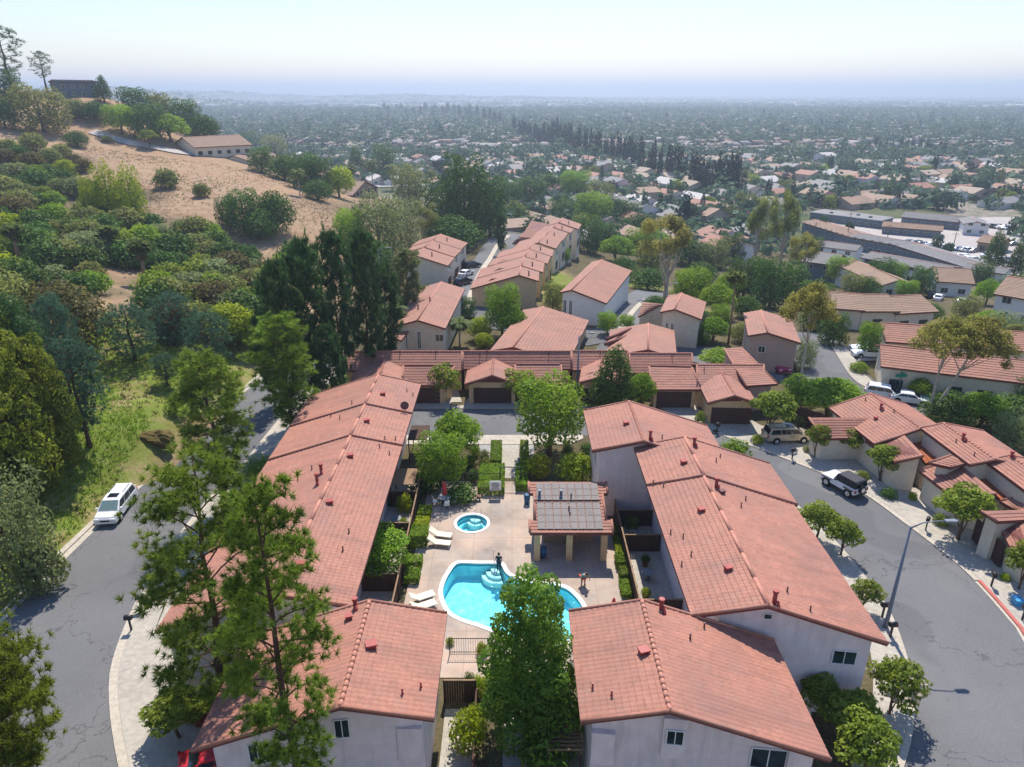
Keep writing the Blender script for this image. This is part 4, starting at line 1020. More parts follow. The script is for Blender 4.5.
px_house('small tan garage wing beside the hill house', 'cream', 'roof_brown', (250, 165), (280, 167), 12, 4.2, 'gable', sl=.3)
px_house('stone walled house with tan roof among palms on the hill shoulder', 'stone', 'roof_brown', (352, 197), (378, 199), 16, 4.6, 'cross', sl=.3)
# ------------------------------------------------------------------ plants
def unit(n):
    v = rng.normal(size=(n, 3)); return v / np.linalg.norm(v, axis=1, keepdims=True)
def leaves(cen, nrm, size, tint, aspect=.55, jit=.6):
    """diamond leaves at cen with normals near nrm -> V, F, tint"""
    n = len(cen)
    N = nrm + jit * rng.normal(size=(n, 3)); N /= np.linalg.norm(N, axis=1, keepdims=True) + 1e-9
    a = np.cross(N, unit(n)); a /= np.linalg.norm(a, axis=1, keepdims=True) + 1e-9
    b = np.cross(N, a); s = (size * rng.uniform(.7, 1.3, n))[:, None]
    fold = N * s * .18
    V = np.stack([cen - a*s, cen + b*s*aspect + fold, cen + a*s, cen - b*s*aspect + fold], 1).reshape(-1, 3)
    F = np.arange(4*n).reshape(-1, 4)
    return V, F, np.repeat(tint, 4)
def blades(cen, dirs, length, width, tint):
    """thin tapering needles from cen along dirs"""
    n = len(cen); a = np.cross(dirs, unit(n)); a /= np.linalg.norm(a, axis=1, keepdims=True) + 1e-9
    L = (length * rng.uniform(.7, 1.2, n))[:, None]
    V = np.stack([cen - a*width, cen + a*width, cen + dirs*L], 1).reshape(-1, 3)
    return V, np.arange(3*n).reshape(-1, 3), np.repeat(tint, 3)
def lobes_points(lobes, n, inner=.35):
    """points spread over lobe surfaces; lobes: (cx,cy,cz,rx,ry,rz)"""
    L = np.array(lobes); ar = L[:, 3] * L[:, 4] + L[:, 4] * L[:, 5] + L[:, 3] * L[:, 5]
    k = rng.choice(len(L), n, p=ar / ar.sum())
    u = unit(n); r = 1 - inner * rng.random(n) ** 1.6
    bump = 1 + .13 * np.sin(u[:, 0]*7 + k) * np.sin(u[:, 1]*6 + 2*k) * np.sin(u[:, 2]*7)
    p = L[k, :3] + u * L[k, 3:6] * (r * bump)[:, None]
    nm = u / L[k, 3:6]; nm /= np.linalg.norm(nm, axis=1, keepdims=True)
    lt = rng.uniform(.2, .8, len(L))[k]
    return p, nm, lt
def crown_lobes(kind, n):
    out = []
    if kind == 'round':
        for i in range(n):
            th = i * 2.4; z = .5 + .5 * math.sin((i / n - .5) * 2.6) * .75; r = .29 * math.sqrt(max(.05, 1 - ((z - .45) / .62) ** 2)) + .02
            s = random.uniform(.15, .24); out.append((r*math.cos(th), r*math.sin(th), z, s, s, s*.9))
        out.append((0, 0, .5, .3, .3, .36))
    elif kind == 'dome':
        for i in range(n):
            th = i * 2.4; f = math.sqrt((i + .5) / n); z = .66 - .36 * f*f + random.uniform(-.05, .05); s = random.uniform(.13, .2)
            out.append((.36*f*math.cos(th), .36*f*math.sin(th), z, s, s, s*.85))
        out.append((0, 0, .42, .34, .34, .24))
    elif kind == 'cone':
        for i in range(n):
            th = i * 2.4; z = .1 + .82 * i / n; r = .34 * (1 - z) ** .8 + .02; s = .19 * (1 - z*.62) * random.uniform(.85, 1.2)
            out.append((r*math.cos(th), r*math.sin(th), z, s, s, s*.9))
        out.append((0, 0, .4, .3, .3, .4))
    elif kind == 'column':
        for i in range(n):
            th = i * 2.4; z = .06 + .88 * i / n; r = .26 * math.sqrt(max(.02, 1 - ((z - .34) / .68) ** 2)); s = random.uniform(.14, .22) * (1.1 - z*.6)
            out.append((r*math.cos(th), r*math.sin(th), z, s, s, s*1.1))
        out.append((0, 0, .42, .3, .3, .42))
    elif kind == 'lumpy':
        for i in range(n):
            th = i * 2.4 + random.uniform(-.3, .3); z = .06 + .86 * (i + .5) / n; r = .33 * math.sqrt(max(.02, 1 - ((z - .36) / .64) ** 2)) * random.uniform(.75, 1.1)
            s = random.uniform(.10, .19) * (1.15 - z*.5); out.append((r*math.cos(th), r*math.sin(th), z, s, s, s*.62))
        out.append((0, 0, .38, .27, .27, .34)); out.append((0, 0, .72, .16, .16, .24))
    elif kind == 'airy':
        for i in range(n):
            th = i * 2.4; f = .25 + .75 * ((i*.618) % 1); z = .45 + .5 * ((i * .37) % 1) * (1 - .4*f); s = random.uniform(.08, .145)
            out.append((.4*f*math.cos(th), .4*f*math.sin(th), z, s, s, s*.75))
    elif kind == 'umbrella':
        for i in range(n):
            th = i * 2.4; f = math.sqrt((i + .5) / n); z = .86 - .2*f*f + random.uniform(-.06, .05); s = random.uniform(.07, .13)
            out.append((.42*f*math.cos(th), .42*f*math.sin(th), z, s, s, s*.6))
    elif kind == 'shrub':
        for i in range(n):
            th = i * 2.4; f = math.sqrt((i + .5) / n); s = random.uniform(.2, .3); z = .62 - .36*f*f
            out.append((.3*f*math.cos(th), .3*f*math.sin(th), z, s, s, s))
        out.append((0, 0, .3, .42, .42, .34))
    return out
def sized(lobes, w, h, z0):
    return [(x*w, y*w, z0 + z*h, a*w, b*w, c*h) for x, y, z, a, b, c in lobes]
def foliage(name, lobes, n, leaf, aspect=.55, inner=.35, up=.35, jit=.6):
    p, nm, lt = lobes_points(lobes, n, inner)
    nm = nm + np.array([0, 0, up]); tint = np.clip(lt + rng.normal(0, .16, n), 0, 1)
    return fast_mesh(name, *leaves(p, nm, leaf, tint, aspect, jit))
def branch_path(a, b, bend=.15, n=4):
    a, b = Vector(a), Vector(b); L = (b - a).length; off = Vector((random.uniform(-1, 1), random.uniform(-1, 1), random.uniform(.2, 1))) * bend * L
    return [a.lerp(b, k/n) + off * math.sin(math.pi*k/n) for k in range(n+1)]
def trunk_mesh(name, h, r, lobes, nlimb=7, base=.3, lean=(0, 0), n=9):
    mb = MB(); top = Vector((lean[0], lean[1], h)); pts = branch_path((0, 0, -.4), top, .04, 6)
    rad = [r * (1 - .75*k/6) for k in range(7)]; rad[0] = r*1.35; mb.tube(pts, rad, n)
    big = sorted(lobes, key=lambda l: -l[3])[:nlimb]
    for l in big:
        k = min(5, max(1, int(6 * base + random.random() * 3))); a = pts[k]
        mb.tube(branch_path(a, (l[0], l[1], l[2]), .12), [rad[k]*.55, rad[k]*.42, rad[k]*.3, rad[k]*.18, .02], 6)
    return mb.mesh(name)
PROTO = {}
def proto(key, w, h, shape, n, leaf, leafmat, bark='bark', nl=12, bare=.22, nlimb=6, r=None, single=False, base=.3, **kw):
    """a tree kind: unit meshes at real size (w wide, h high)"""
    lob = sized(crown_lobes(shape, nl), w, h*(1-bare), h*bare)
    cm = foliage('crown', lob, n, leaf, **kw); cm.materials.append(L[leafmat])
    tm = trunk_mesh('trunk', h*.72, r or max(.1, w*.035), lob, nlimb, base) if not single else None
    if tm: tm.materials.append(M[bark])
    PROTO[key] = (cm, tm, w, h)
def plant(name, label, cat, key, base, w=None, h=None, group=None, rz=None, tilt=0, leafmat=None):
    cm, tm, pw, ph = PROTO[key]
    sx = (w or pw)/pw; sz = (h or ph)/ph
    if tm is None:
        o = link(name, cm); o.location = base
    else:
        o = empty(name, base)
    tag(o, label, cat, group); o.rotation_euler = (0, tilt, random.uniform(0, 6.28) if rz is None else rz); o.scale = (sx, sx, sz)
    if tm is not None:
        c = link('crown', cm, o); link('trunk', tm, o)
        if leafmat: c.material_slots[0].link = 'OBJECT'; c.material_slots[0].material = L[leafmat]
    elif leafmat: o.material_slots[0].link = 'OBJECT'; o.material_slots[0].material = L[leafmat]
    return o
def at_px(cx, by, wpx, ty, sink=0.0, base=None):
    """ground point, width and height of a plant from its columns and rows in the photograph"""
    b = base or G(cx, by); d = depth(b)
    w = wpx * d / FPX
    x, y, zz = ray(cx, ty); top = CAMZ + b.y * zz / y
    return b - Vector((0, 0, sink)), w, max(.5, top - b.z)

# kinds
proto('broad', 7, 8, 'round', 6000, .16, 'broad', nl=20)
proto('broad2', 7, 7, 'dome', 6000, .16, 'broad', nl=20, bare=.1)
proto('street', 4.5, 5, 'dome', 2800, .15, 'street', nl=14, bare=.34, r=.14)
proto('lollipop', 2.8, 3.6, 'round', 1500, .12, 'street', nl=9, bare=.36, r=.09)
proto('limy', 4.5, 4.5, 'shrub', 2600, .15, 'lime', nl=12, bare=.12)
proto('dense', 8, 9, 'round', 4600, .21, 'dark', nl=20, bare=.0)
proto('dense2', 8, 8, 'shrub', 4200, .21, 'dark', nl=18, bare=.0)
proto('olive', 7, 7, 'round', 4200, .18, 'olive', nl=20, bare=.0)
proto('olive2', 8, 6, 'shrub', 4200, .18, 'olive', nl=20, bare=.0)
proto('gray', 8, 8, 'round', 4400, .18, 'gray', nl=22, bare=.0)
proto('scrub', 5, 3.4, 'shrub', 1700, .2, 'olive', nl=12, bare=.02, single=True)
proto('scrub2', 5, 3.4, 'shrub', 1700, .2, 'gray', nl=14, bare=.02, single=True)
proto('shrub', 2.4, 1.8, 'shrub', 1100, .10, 'hedge', nl=9, bare=.02, single=True)
proto('willow', 7, 9, 'column', 4200, .26, 'lime', nl=14, bare=.05, aspect=.22, up=-.6)
proto('euc', 9, 14, 'airy', 5200, .22, 'euc', 'paleb', nl=30, bare=.2, nlimb=12, r=.34, aspect=.3, inner=.7)
proto('euc_u', 9, 14, 'umbrella', 6000, .2, 'euc', 'paleb', nl=34, bare=.12, nlimb=10, r=.26, aspect=.35, inner=.7, base=.66)
proto('euc_g', 9, 14, 'airy', 5200, .22, 'olive', 'paleb', nl=30, bare=.1, nlimb=12, r=.34, aspect=.3, inner=.7)
proto('conifer', 6, 12, 'cone', 5200, .24, 'dark', 'pinebark', nl=34, bare=.08, aspect=.25, up=.2)
proto('column', 5, 12, 'column', 3400, .25, 'cyp', nl=20, bare=.03, aspect=.4)
proto('blossom', 4, 3.6, 'dome', 2000, .14, 'street', nl=12, bare=.25, r=.1)
for k in range(3):
    proto('val%d' % k, 8, 7, ('round', 'dome', 'shrub')[k], 700, .42, 'valley', nl=10, bare=.0, single=True, aspect=.75)
proto('vcyp', 5, 14, 'column', 600, .5, 'cyp', nl=12, bare=.0, single=True, aspect=.6)
proto('vcon', 6, 13, 'cone', 600, .45, 'valley', nl=14, bare=.0, single=True, aspect=.6)

def needle_tree(key, h, tiers, spread, leafmat, bark='pinebark', tuft=.42, per=16, r=.26, bare=.25, ntuft=9, width=.02, top=.25, lean=(0, 0), droop=0., fill=1.0):
    """open pine: trunk, whorled limbs, needle tufts gathered towards the limb ends"""
    mb = MB(); pts = [Vector((lean[0]*(k/8)**1.3, lean[1]*(k/8)**1.3, -.4 + (h*.97 + .4)*k/8)) + Vector((random.uniform(-1, 1), random.uniform(-1, 1), 0))*.12 for k in range(9)]
    rad = [r*(1.25 if k == 0 else 1 - .85*k/8) for k in range(9)]; mb.tube(pts, rad, 10)
    cen, dr, tn = [], [], []
    def on(z):
        k = min(7.999, max(0, (z + .4)/(h*.97 + .4)*8)); i = int(k); return pts[i].lerp(pts[i+1], k - i)
    for i in range(tiers):
        f = i / (tiers - 1); z = h*(bare + (1 - bare)*f*.98)
        prof = (math.sin(math.pi*min(1, .22 + .78*(1-f)))**.7) * (1 - f)**.35 + top*.3
        ln = spread * prof * random.uniform(.6, 1.15)
        th = i*2.4 + random.uniform(-.4, .4); a = on(z); rise = (.15 + .5*f - droop) * ln
        b = a + Vector((math.cos(th)*ln, math.sin(th)*ln, rise)); pth = branch_path(a, b, .1, 4)
        mb.tube(pth, [max(.02, rad[3]*.3*(1 - f*.6)), .05, .04, .03, .012], 5)
        tint0 = random.uniform(.15, .75)
        m = max(3, int(ntuft*(.4 + ln/spread)*fill))
        ncl = max(2, round(1.2 + 2.2*ln/spread)); cl = []
        for c_ in range(ncl):
            s = .42 + .58*(c_ + 1)/ncl + random.uniform(-.06, .04); k_ = min(3, int(s*4)); q0 = pth[k_].lerp(pth[k_+1], min(1, s*4 - k_))
            cl.append(q0 + Vector((random.gauss(0, 1), random.gauss(0, 1), random.gauss(.5, .5)))*(.14*ln*s if c_ < ncl - 1 else .05))
        for j in range(m):
            q = random.choice(cl) + Vector((random.gauss(0, 1), random.gauss(0, 1), random.gauss(.25, .75)))*(.16 + .055*spread)
            ax = ((b - a).normalized() + Vector((random.gauss(0, .6), random.gauss(0, .6), random.gauss(.6, .5)))).normalized()
            v = unit(per) + np.array(ax)*.75; v /= np.linalg.norm(v, axis=1, keepdims=True)
            cen.append(np.repeat(np.array(q)[None], per, 0)); dr.append(v); tn.append(np.full(per, np.clip(tint0 + random.gauss(0, .15), 0, 1)))
    V, F, tt = blades(np.concatenate(cen), np.concatenate(dr), tuft, width, np.concatenate(tn))
    cm = fast_mesh('crown', V, F, tt); cm.materials.append(L[leafmat]); tm = mb.mesh('trunk'); tm.materials.append(M[bark])
    PROTO[key] = (cm, tm, spread*2, h)
needle_tree('pine_a', 18, 50, 4.4, 'pine', tuft=.42, per=34, ntuft=34, r=.30, bare=.1, width=.026, lean=(1.0, 0))
needle_tree('pine_b', 21, 50, 3.2, 'pine', tuft=.42, per=34, ntuft=27, r=.30, bare=.2, width=.026)
needle_tree('pine_c', 15, 56, 2.8, 'pine', tuft=.45, per=26, ntuft=22, r=.24, bare=.22, width=.03)
needle_tree('pine_d', 14, 60, 3.6, 'pined', tuft=.7, per=16, ntuft=17, r=.26, bare=.15, width=.062)
needle_tree('pine_y', 13, 80, 5.0, 'pine2', tuft=.55, per=26, ntuft=34, r=.3, bare=.08, width=.04, top=.6)
proto('ymass', 9, 12, 'lumpy', 14000, .2, 'pine2', 'pinebark', nl=40, bare=.0, aspect=.45, inner=.3, up=.3)
needle_tree('cedar', 9, 54, 4.2, 'cedar', tuft=.42, per=14, ntuft=20, r=.24, bare=.1, width=.035, droop=.3)
needle_tree('cedar_b', 10, 60, 3.4, 'cedar', tuft=.42, per=16, ntuft=18, r=.24, bare=.2, width=.035, droop=.2)
needle_tree('sparse', 16, 34, 3.4, 'dark', tuft=.7, per=14, ntuft=8, r=.3, bare=.35, width=.05)

def palm(key, h, nf, fl, fan=False, skirt=False, r=.16):
    mb = MB(); pts = [(math.sin(k*.9)*.06, 0, -.3 + (h + .3)*k/6) for k in range(7)]; mb.tube(pts, [r*1.5] + [r]*5 + [r*.9], 9)
    V, F, tt = [], [], []; i0 = 0
    for i in range(nf):
        th = i*2.4; el = R(72 - 115*(i/nf)) ; d = np.array((math.cos(th), math.sin(th), 0)); up = np.array((0, 0, 1.))
        side = np.cross(d, up); p = np.array((0, 0, h)); seg = 7; prev = p
        for s in range(seg):
            a = el - R(16)*s*(1 if not fan else .5); q = prev + (d*math.cos(a) + up*math.sin(a))*fl/seg
            if fan and s < 4: prev = q; continue
            wv = (.62 if not fan else .5)*fl*.42*math.sin(math.pi*(s + .7)/(seg + .6)); m = 5
            for sg in (-1, 1):
                for j in range(m):
                    b = prev + (q - prev)*j/m; e = b + side*sg*wv + (q - prev)*.9 + np.array((0, 0, -.35*wv)); w2 = (q - prev)/m*(1.0 if not fan else 2.4)
                    V += [b - w2, b + w2, e]; F.append((i0, i0+1, i0+2)); i0 += 3; tt += [random.uniform(.2, .9)]*3
            prev = q
    cm = fast_mesh('crown', np.array(V), np.array(F), np.array(tt)); cm.materials.append(L['palm'])
    tm = mb.mesh('trunk'); tm.materials.append(M['paleb' if not skirt else 'wood_light']); PROTO[key] = (cm, tm, fl*1.8, h + fl*.5)
palm('queen_palm', 8, 22, 3.0)
def fan_palm(key, h, r, cr):
    mb = MB(); mb.tube([(0, 0, -.4), (.05, 0, h*.5), (0, 0, h)], [r*1.4, r, r*.8], 9); tm = mb.mesh('trunk'); tm.materials.append(M['wood_light'])
    n = 260; u = unit(n); u[:, 2] = u[:, 2]*.8 + .1; cen = np.array((0, 0, h + .1)) + u*cr*.62; side = u.copy()
    p, nm = cen, np.cross(u, unit(n)); nm /= np.linalg.norm(nm, axis=1, keepdims=True); a = u; b2 = np.cross(nm, a); s = rng.uniform(.4, .62, n)[:, None]*cr
    V = np.stack([p - a*s*.6, p + b2*s*.34 + a*s*.3, p + a*s*.8, p - b2*s*.34 + a*s*.3], 1).reshape(-1, 3); cm = fast_mesh('crown', V, np.arange(4*n).reshape(-1, 4), np.repeat(np.clip(.5 + rng.normal(0, .25, n), 0, 1), 4)); cm.materials.append(L['palm'])
    lob = [(0, 0, h - .9, cr*.42, cr*.42, 1.3)]; sk = foliage('skirt', lob, 260, .42, .16, .3, -1.2, .4); sk.materials.append(L['thatch'])
    PROTO[key] = (cm, tm, cr*2, h + cr*.8); SKIRT[key] = sk
SKIRT = {}
fan_palm('fan_palm', 7, .28, 1.9)
fan_palm('tall_fan_palm', 12, .13, 1.5)

def hedge_box(name, label, x0, x1, y0, y1, h, leafmat='hedge', z=.03, n=None, leaf=.085, rz=0, group=None):
    cx, cy, w, d = (x0+x1)/2, (y0+y1)/2, x1-x0, y1-y0; n = n or int(260*(w*d + 2*h*(w + d)) ) ; n = min(n, 6000)
    ar = np.array([w*d, w*h, w*h, d*h, d*h]); k = rng.choice(5, n, p=ar/ar.sum()); u, v = rng.uniform(-.5, .5, n), rng.uniform(-.5, .5, n)
    P = np.zeros((n, 3)); N = np.zeros((n, 3))
    for f, (fx, fy, fz, nm) in enumerate(((u*w, v*d, np.full(n, h), (0,0,1)), (u*w, np.full(n, -d/2), (v+.5)*h, (0,-1,0)), (u*w, np.full(n, d/2), (v+.5)*h, (0,1,0)), (np.full(n, -w/2), u*d, (v+.5)*h, (-1,0,0)), (np.full(n, w/2), u*d, (v+.5)*h, (1,0,0)))):
        m = k == f; P[m] = np.stack([fx[m], fy[m], fz[m]], 1); N[m] = nm
    P += rng.normal(0, .03, P.shape) - N*rng.random((n, 1))*.1
    tint = np.clip(.5 + .25*np.sin(P[:, 0]*3)*np.sin(P[:, 1]*2.3) + rng.normal(0, .2, n), 0, 1)
    me = fast_mesh('hedge', *leaves(P, N, leaf, tint, .6, .6)); o = link(name, me, None, L[leafmat]); o.location = (cx, cy, z); o.rotation_euler = (0, 0, rz)
    return tag(o, label, 'hedge', group)
proto('pooltree', 6.4, 12.4, 'lumpy', 26000, .125, 'sycamore', nl=44, bare=.05, inner=.25)
def P(name, label, key, cx, by, w, ty, cat='tree', group=None, base=None, leafmat=None, tilt=0, rz=None):
    b, ww, hh = at_px(cx, by, w, ty, 0, base)
    return plant(name, label, cat, key, b, ww, hh, group, rz, tilt, leafmat)
# --- close to the camera
P('broadleaf_tree', 'tall dense glossy green tree standing in front of the swimming pool', 'pooltree', 527, 742, 102, 571, base=Vector((1.05, 31.6, 0)))
P('pine_tree', 'tall open pine at lower left spreading over the lower roof and the kerb', 'pine_a', 200, 468, 150, 466, base=Vector((-16.9, 31.3, 0)), rz=0)
P('pine_tree', 'slim tall pine in front of the lower left gable wall, crown over the roof', 'pine_b', 252, 490, 112, 488, base=Vector((-10.4, 24.6, 0)))
P('pine_tree', 'pine on the left kerb with its bare trunk crossing the road', 'pine_c', 187, 500, 78, 356, base=Vector((-26.4, 56.5, 0)))
P('pine_tree', 'thin pine leaning over the long roof left of its ridge, road behind', 'pine_c', 254, 458, 64, 318, base=Vector((-23.6, 68.5, 0)))
P('pine_tree', 'bright yellow green pine tip poking in at the lower left corner', 'pine_y', 14, 760, 120, 655, base=Vector((-26.6, 26.6, .02)))
P('broadleaf_tree', 'round green tree between the long left roof and the pool loungers', 'broad', 377, 603, 72, 531, base=Vector((-10.9, 47.2, 0)))
P('shrub_tree', 'small green tree on the left kerb beside the blue car', 'broad', 223, 505, 46, 460, base=Vector((-24.6, 61.5, 0)))
P('shrub_tree', 'small leafy tree at the lower left corner with orange red flowers', 'street', 165, 760, 70, 690, base=Vector((-20, 31.5, 0)))
P('flower_bush', 'orange red flowering bush below the big pine', 'shrub', 178, 745, 44, 705, 'shrub', base=Vector((-19.0, 33.2, 0)), leafmat='red')
# --- bank left of the road
P('pine_tree', 'huge yellow green pine filling the left edge above the road', 'ymass', 22, 500, 92, 318)
P('pine_tree', 'yellow green pine right of the huge one, its crown above the cedar', 'ymass', 58, 470, 62, 330)
P('pine_tree', 'dark green pine rising between the two yellow green ones', 'ymass', 40, 440, 64, 288, leafmat='pined')
P('pine_tree', 'second yellow green pine just above it, cut by the left edge', 'ymass', -6, 450, 100, 270)
P('cedar_tree', 'blue green cedar with a bare trunk standing on the grass bank', 'cedar_b', 89, 446, 62, 345)
P('bush', 'large grey green bush at the left edge beside the road', 'gray', 22, 588, 88, 472, 'bush')
P('bush', 'lower grey green bush hanging over the left kerb', 'scrub2', 48, 590, 50, 530, 'bush')
P('bronze_tree', 'bronze green tree above the yellow pine, beside the dirt path', 'dense2', 68, 352, 92, 262, leafmat='brown')
P('olive_tree', 'light green tree at the left edge under the dirt bank', 'olive', 10, 345, 70, 268)
P('conifer', 'dark blue green conifer between the yellow pine and the path', 'cedar_b', 72, 395, 40, 300)
P('cedar_tree', 'flat topped blue cedar left of three beside the dirt path', 'cedar', 135, 360, 66, 308)
P('cedar_tree', 'flat topped blue cedar in the middle of three on the slope', 'cedar', 175, 345, 56, 296)
P('cedar_tree', 'flat topped blue cedar nearest the road pines', 'cedar', 212, 372, 56, 316)
P('lime_bush', 'vivid lime green bush above the middle cedar', 'limy', 190, 318, 30, 286, 'bush')
P('lime_bush', 'large vivid lime green bush between the cedars and the dark pines', 'limy', 230, 345, 52, 296, 'bush')
P('lime_bush', 'vivid lime bush touching the dark pine row', 'limy', 257, 350, 34, 303, 'bush')
P('boulder_bush', 'low green mound on the bank near the foot of the kerb pine', 'shrub', 178, 415, 26, 395, 'bush')
P('shrub_tree', 'small dark conifer on the grass bank in front of the cedars', 'cedar_b', 168, 385, 30, 356)
# --- dark pines between the road and the rows
for cx, by, w, ty, lab in [(292, 425, 40, 268, 'tall dark pine nearest the long left roof, beside parked cars'), (318, 415, 46, 246, 'tallest dark pine in the row along the upper left road'), (345, 398, 42, 238, 'dark pine with twin tops in the middle of the dark row'), (372, 385, 44, 236, 'dark pine at the right end of the row, touching the cream gable'),
                           (275, 405, 34, 310, 'shorter dark pine at the road edge left of the dark row'), (335, 425, 36, 330, 'small dark pine in front of the dark row'), (390, 372, 36, 268, 'dark pine just left of the palms')]:
    P('pine_tree', lab, 'pine_d', cx, by, w, ty)
P('pine_tree', 'grey green pine in front of the three stepped units', 'pine_d', 410, 330, 36, 252, leafmat='gray')
for cx, by, ty, w, lab in [(396, 346, 302, 34, 'queen palm left of the cream gable wall'), (422, 345, 318, 30, 'queen palm in front of the cream gable wall'), (441, 344, 318, 26, 'small queen palm at the corner of the cream gable'), (460, 346, 318, 32, 'queen palm beside the patch of bright lawn')]:
    P('palm_tree', lab, 'queen_palm', cx, by, w, ty)
# --- hill
H = [('pine_tree', 'tall thin pine at the top left corner against the sky', 'sparse', 14, 100, 42, 26), ('pine_tree', 'sparse leaning pine next to the hilltop house', 'sparse', 47, 92, 24, 52), ('conifer', 'dark conifer right of the hilltop house', 'conifer', 105, 102, 20, 74),
     ('olive_tree', 'large pale olive tree below the hilltop house', 'olive', 44, 132, 56, 84), ('bush', 'dark bush under the tall hilltop pine', 'dense', 8, 105, 40, 68), ('tree', 'dark crown at the left edge below the tall pine', 'dense2', 6, 128, 30, 88),
     ('tree', 'dark round crown left in the grove on the hill road', 'dense', 75, 118, 24, 98), ('tree', 'broad crown under the hilltop house', 'dense2', 95, 120, 30, 96), ('tree', 'bright crown at the left end of the hill road grove', 'broad', 122, 134, 36, 104), ('tree', 'dense crown in the middle of the hill road grove', 'dense', 150, 138, 40, 102), ('tree', 'bright broad crown of the hill road grove above the path', 'broad2', 172, 142, 40, 108),
     ('tree', 'dark crown behind the hill road grove', 'dense', 186, 130, 36, 98), ('tree', 'dark crown touching the tan hill house', 'dense2', 206, 140, 34, 108), ('tree', 'dark crown beyond the grove near the skyline', 'dense', 135, 116, 34, 86), ('tree', 'crown on the ridge behind the grove', 'olive', 160, 118, 30, 92),
     ('round_tree', 'round yellow green tree standing alone on the hill path', 'street', 150, 148, 22, 127), ('bush', 'small dark bush alone on the dry slope', 'scrub', 107, 142, 12, 134), ('bush', 'dark green bush left on the dry slope', 'dense2', 78, 147, 26, 126), ('bush', 'dark bush on the open slope under the lone round tree', 'scrub', 168, 188, 28, 164),
     ('bush', 'round dark bush right of the willow group', 'scrub', 202, 197, 20, 180), ('willow_tree', 'left bright drooping willow on the hillside', 'willow', 113, 222, 38, 158), ('willow_tree', 'right bright drooping willow on the hillside', 'willow', 136, 225, 34, 160), ('willow_tree', 'small willow beside the two tall ones', 'willow', 94, 224, 26, 172),
     ('tree', 'dark clump left half on the dry slope', 'dense', 245, 232, 40, 188), ('tree', 'dark clump right half on the dry slope', 'dense2', 276, 232, 46, 180), ('tree', 'dark low crown at the toe of the dark clump', 'dense2', 262, 238, 40, 200), ('tree', 'dark bush left of the dark slope clump', 'dense', 228, 225, 26, 196),
     ('tree', 'green crown right of the tan hill house', 'dense', 262, 172, 28, 146), ('tree', 'dense crown along the hill road beyond the house', 'dense2', 285, 180, 36, 148), ('tree', 'deep green crown behind the road palms', 'dense', 305, 190, 36, 152), ('tree', 'tall crown on the hill road bend', 'dense', 322, 194, 30, 156), ('tree', 'bright yellow green tree beside the stone walled house', 'limy', 340, 198, 34, 160), ('tree', 'dark crown in front of the stone walled house', 'dense2', 318, 200, 32, 174),
     ('tree', 'crown behind the tan hill house, against the valley', 'dense2', 250, 150, 34, 126), ('tree', 'crown at the far end of the hill house drive', 'olive', 276, 160, 30, 134), ('tree', 'olive crown behind the stone house', 'olive', 410, 205, 40, 166), ('tree', 'dark conifer crown behind the stone house roof', 'conifer', 357, 176, 22, 146), ('tree', 'dark crown beyond the stone house palms', 'dense', 385, 180, 26, 144),
     ('tree', 'grey green eucalyptus left of the big dark trees', 'gray', 380, 262, 58, 192), ('tree', 'second grey green crown overlapping the yellowish one', 'gray', 402, 258, 48, 198), ('tree', 'yellowish crown beside the big dark trees', 'euc_g', 424, 252, 40, 194), ('tree', 'bright green tree at the edge of the dry slope', 'broad', 352, 262, 36, 208), ('tree', 'dark undergrowth crown below the grey green trees', 'dense2', 372, 275, 50, 230),
     ('tree', 'biggest dark tree above the lane, tallest of its clump', 'dense', 466, 238, 50, 152), ('tree', 'broad dark tree left of the tallest one', 'dense', 442, 240, 44, 176), ('tree', 'dark tree right of the tallest one above the lane', 'dense', 490, 236, 38, 172), ('tree', 'dark low crown under the tallest dark tree', 'dense2', 452, 250, 60, 206), ('tree', 'dark crown closing the head of the lane', 'dense2', 515, 228, 36, 198),
     ('tree', 'bright round shrub behind the three stepped units', 'limy', 447, 246, 24, 232), ('conifer', 'thin grey green conifer beside the lane', 'pine_d', 501, 255, 14, 216)]
for nm, lab, key, cx, by, w, ty in H: P(nm, lab, key, cx, by, w, ty, 'bush' if 'bush' in nm else 'tree')
for cx, by, ty, lab in [(300, 196, 168, 'palm on the hill road left of the bright tree'), (314, 192, 160, 'taller palm on the hill road'), (373, 190, 158, 'tall palm right of the stone walled house'), (392, 190, 163, 'palm at the end of the stone house terrace'), (352, 190, 164, 'palm close to the stone house gable')]:
    P('palm_tree', lab, 'queen_palm', cx, by, 17, ty)
for cx, by, ty, lab in [(21, 265, 224, 'fan palm with a thick dry skirt at the left edge of the hillside'), (113, 262, 226, 'fan palm half hidden by scrub on the hillside'), (147, 287, 240, 'fan palm with a brown skirt beside the dirt path')]:
    o = P('palm_tree', lab, 'fan_palm', cx, by, 24, ty); link('skirt', SKIRT['fan_palm'], o)
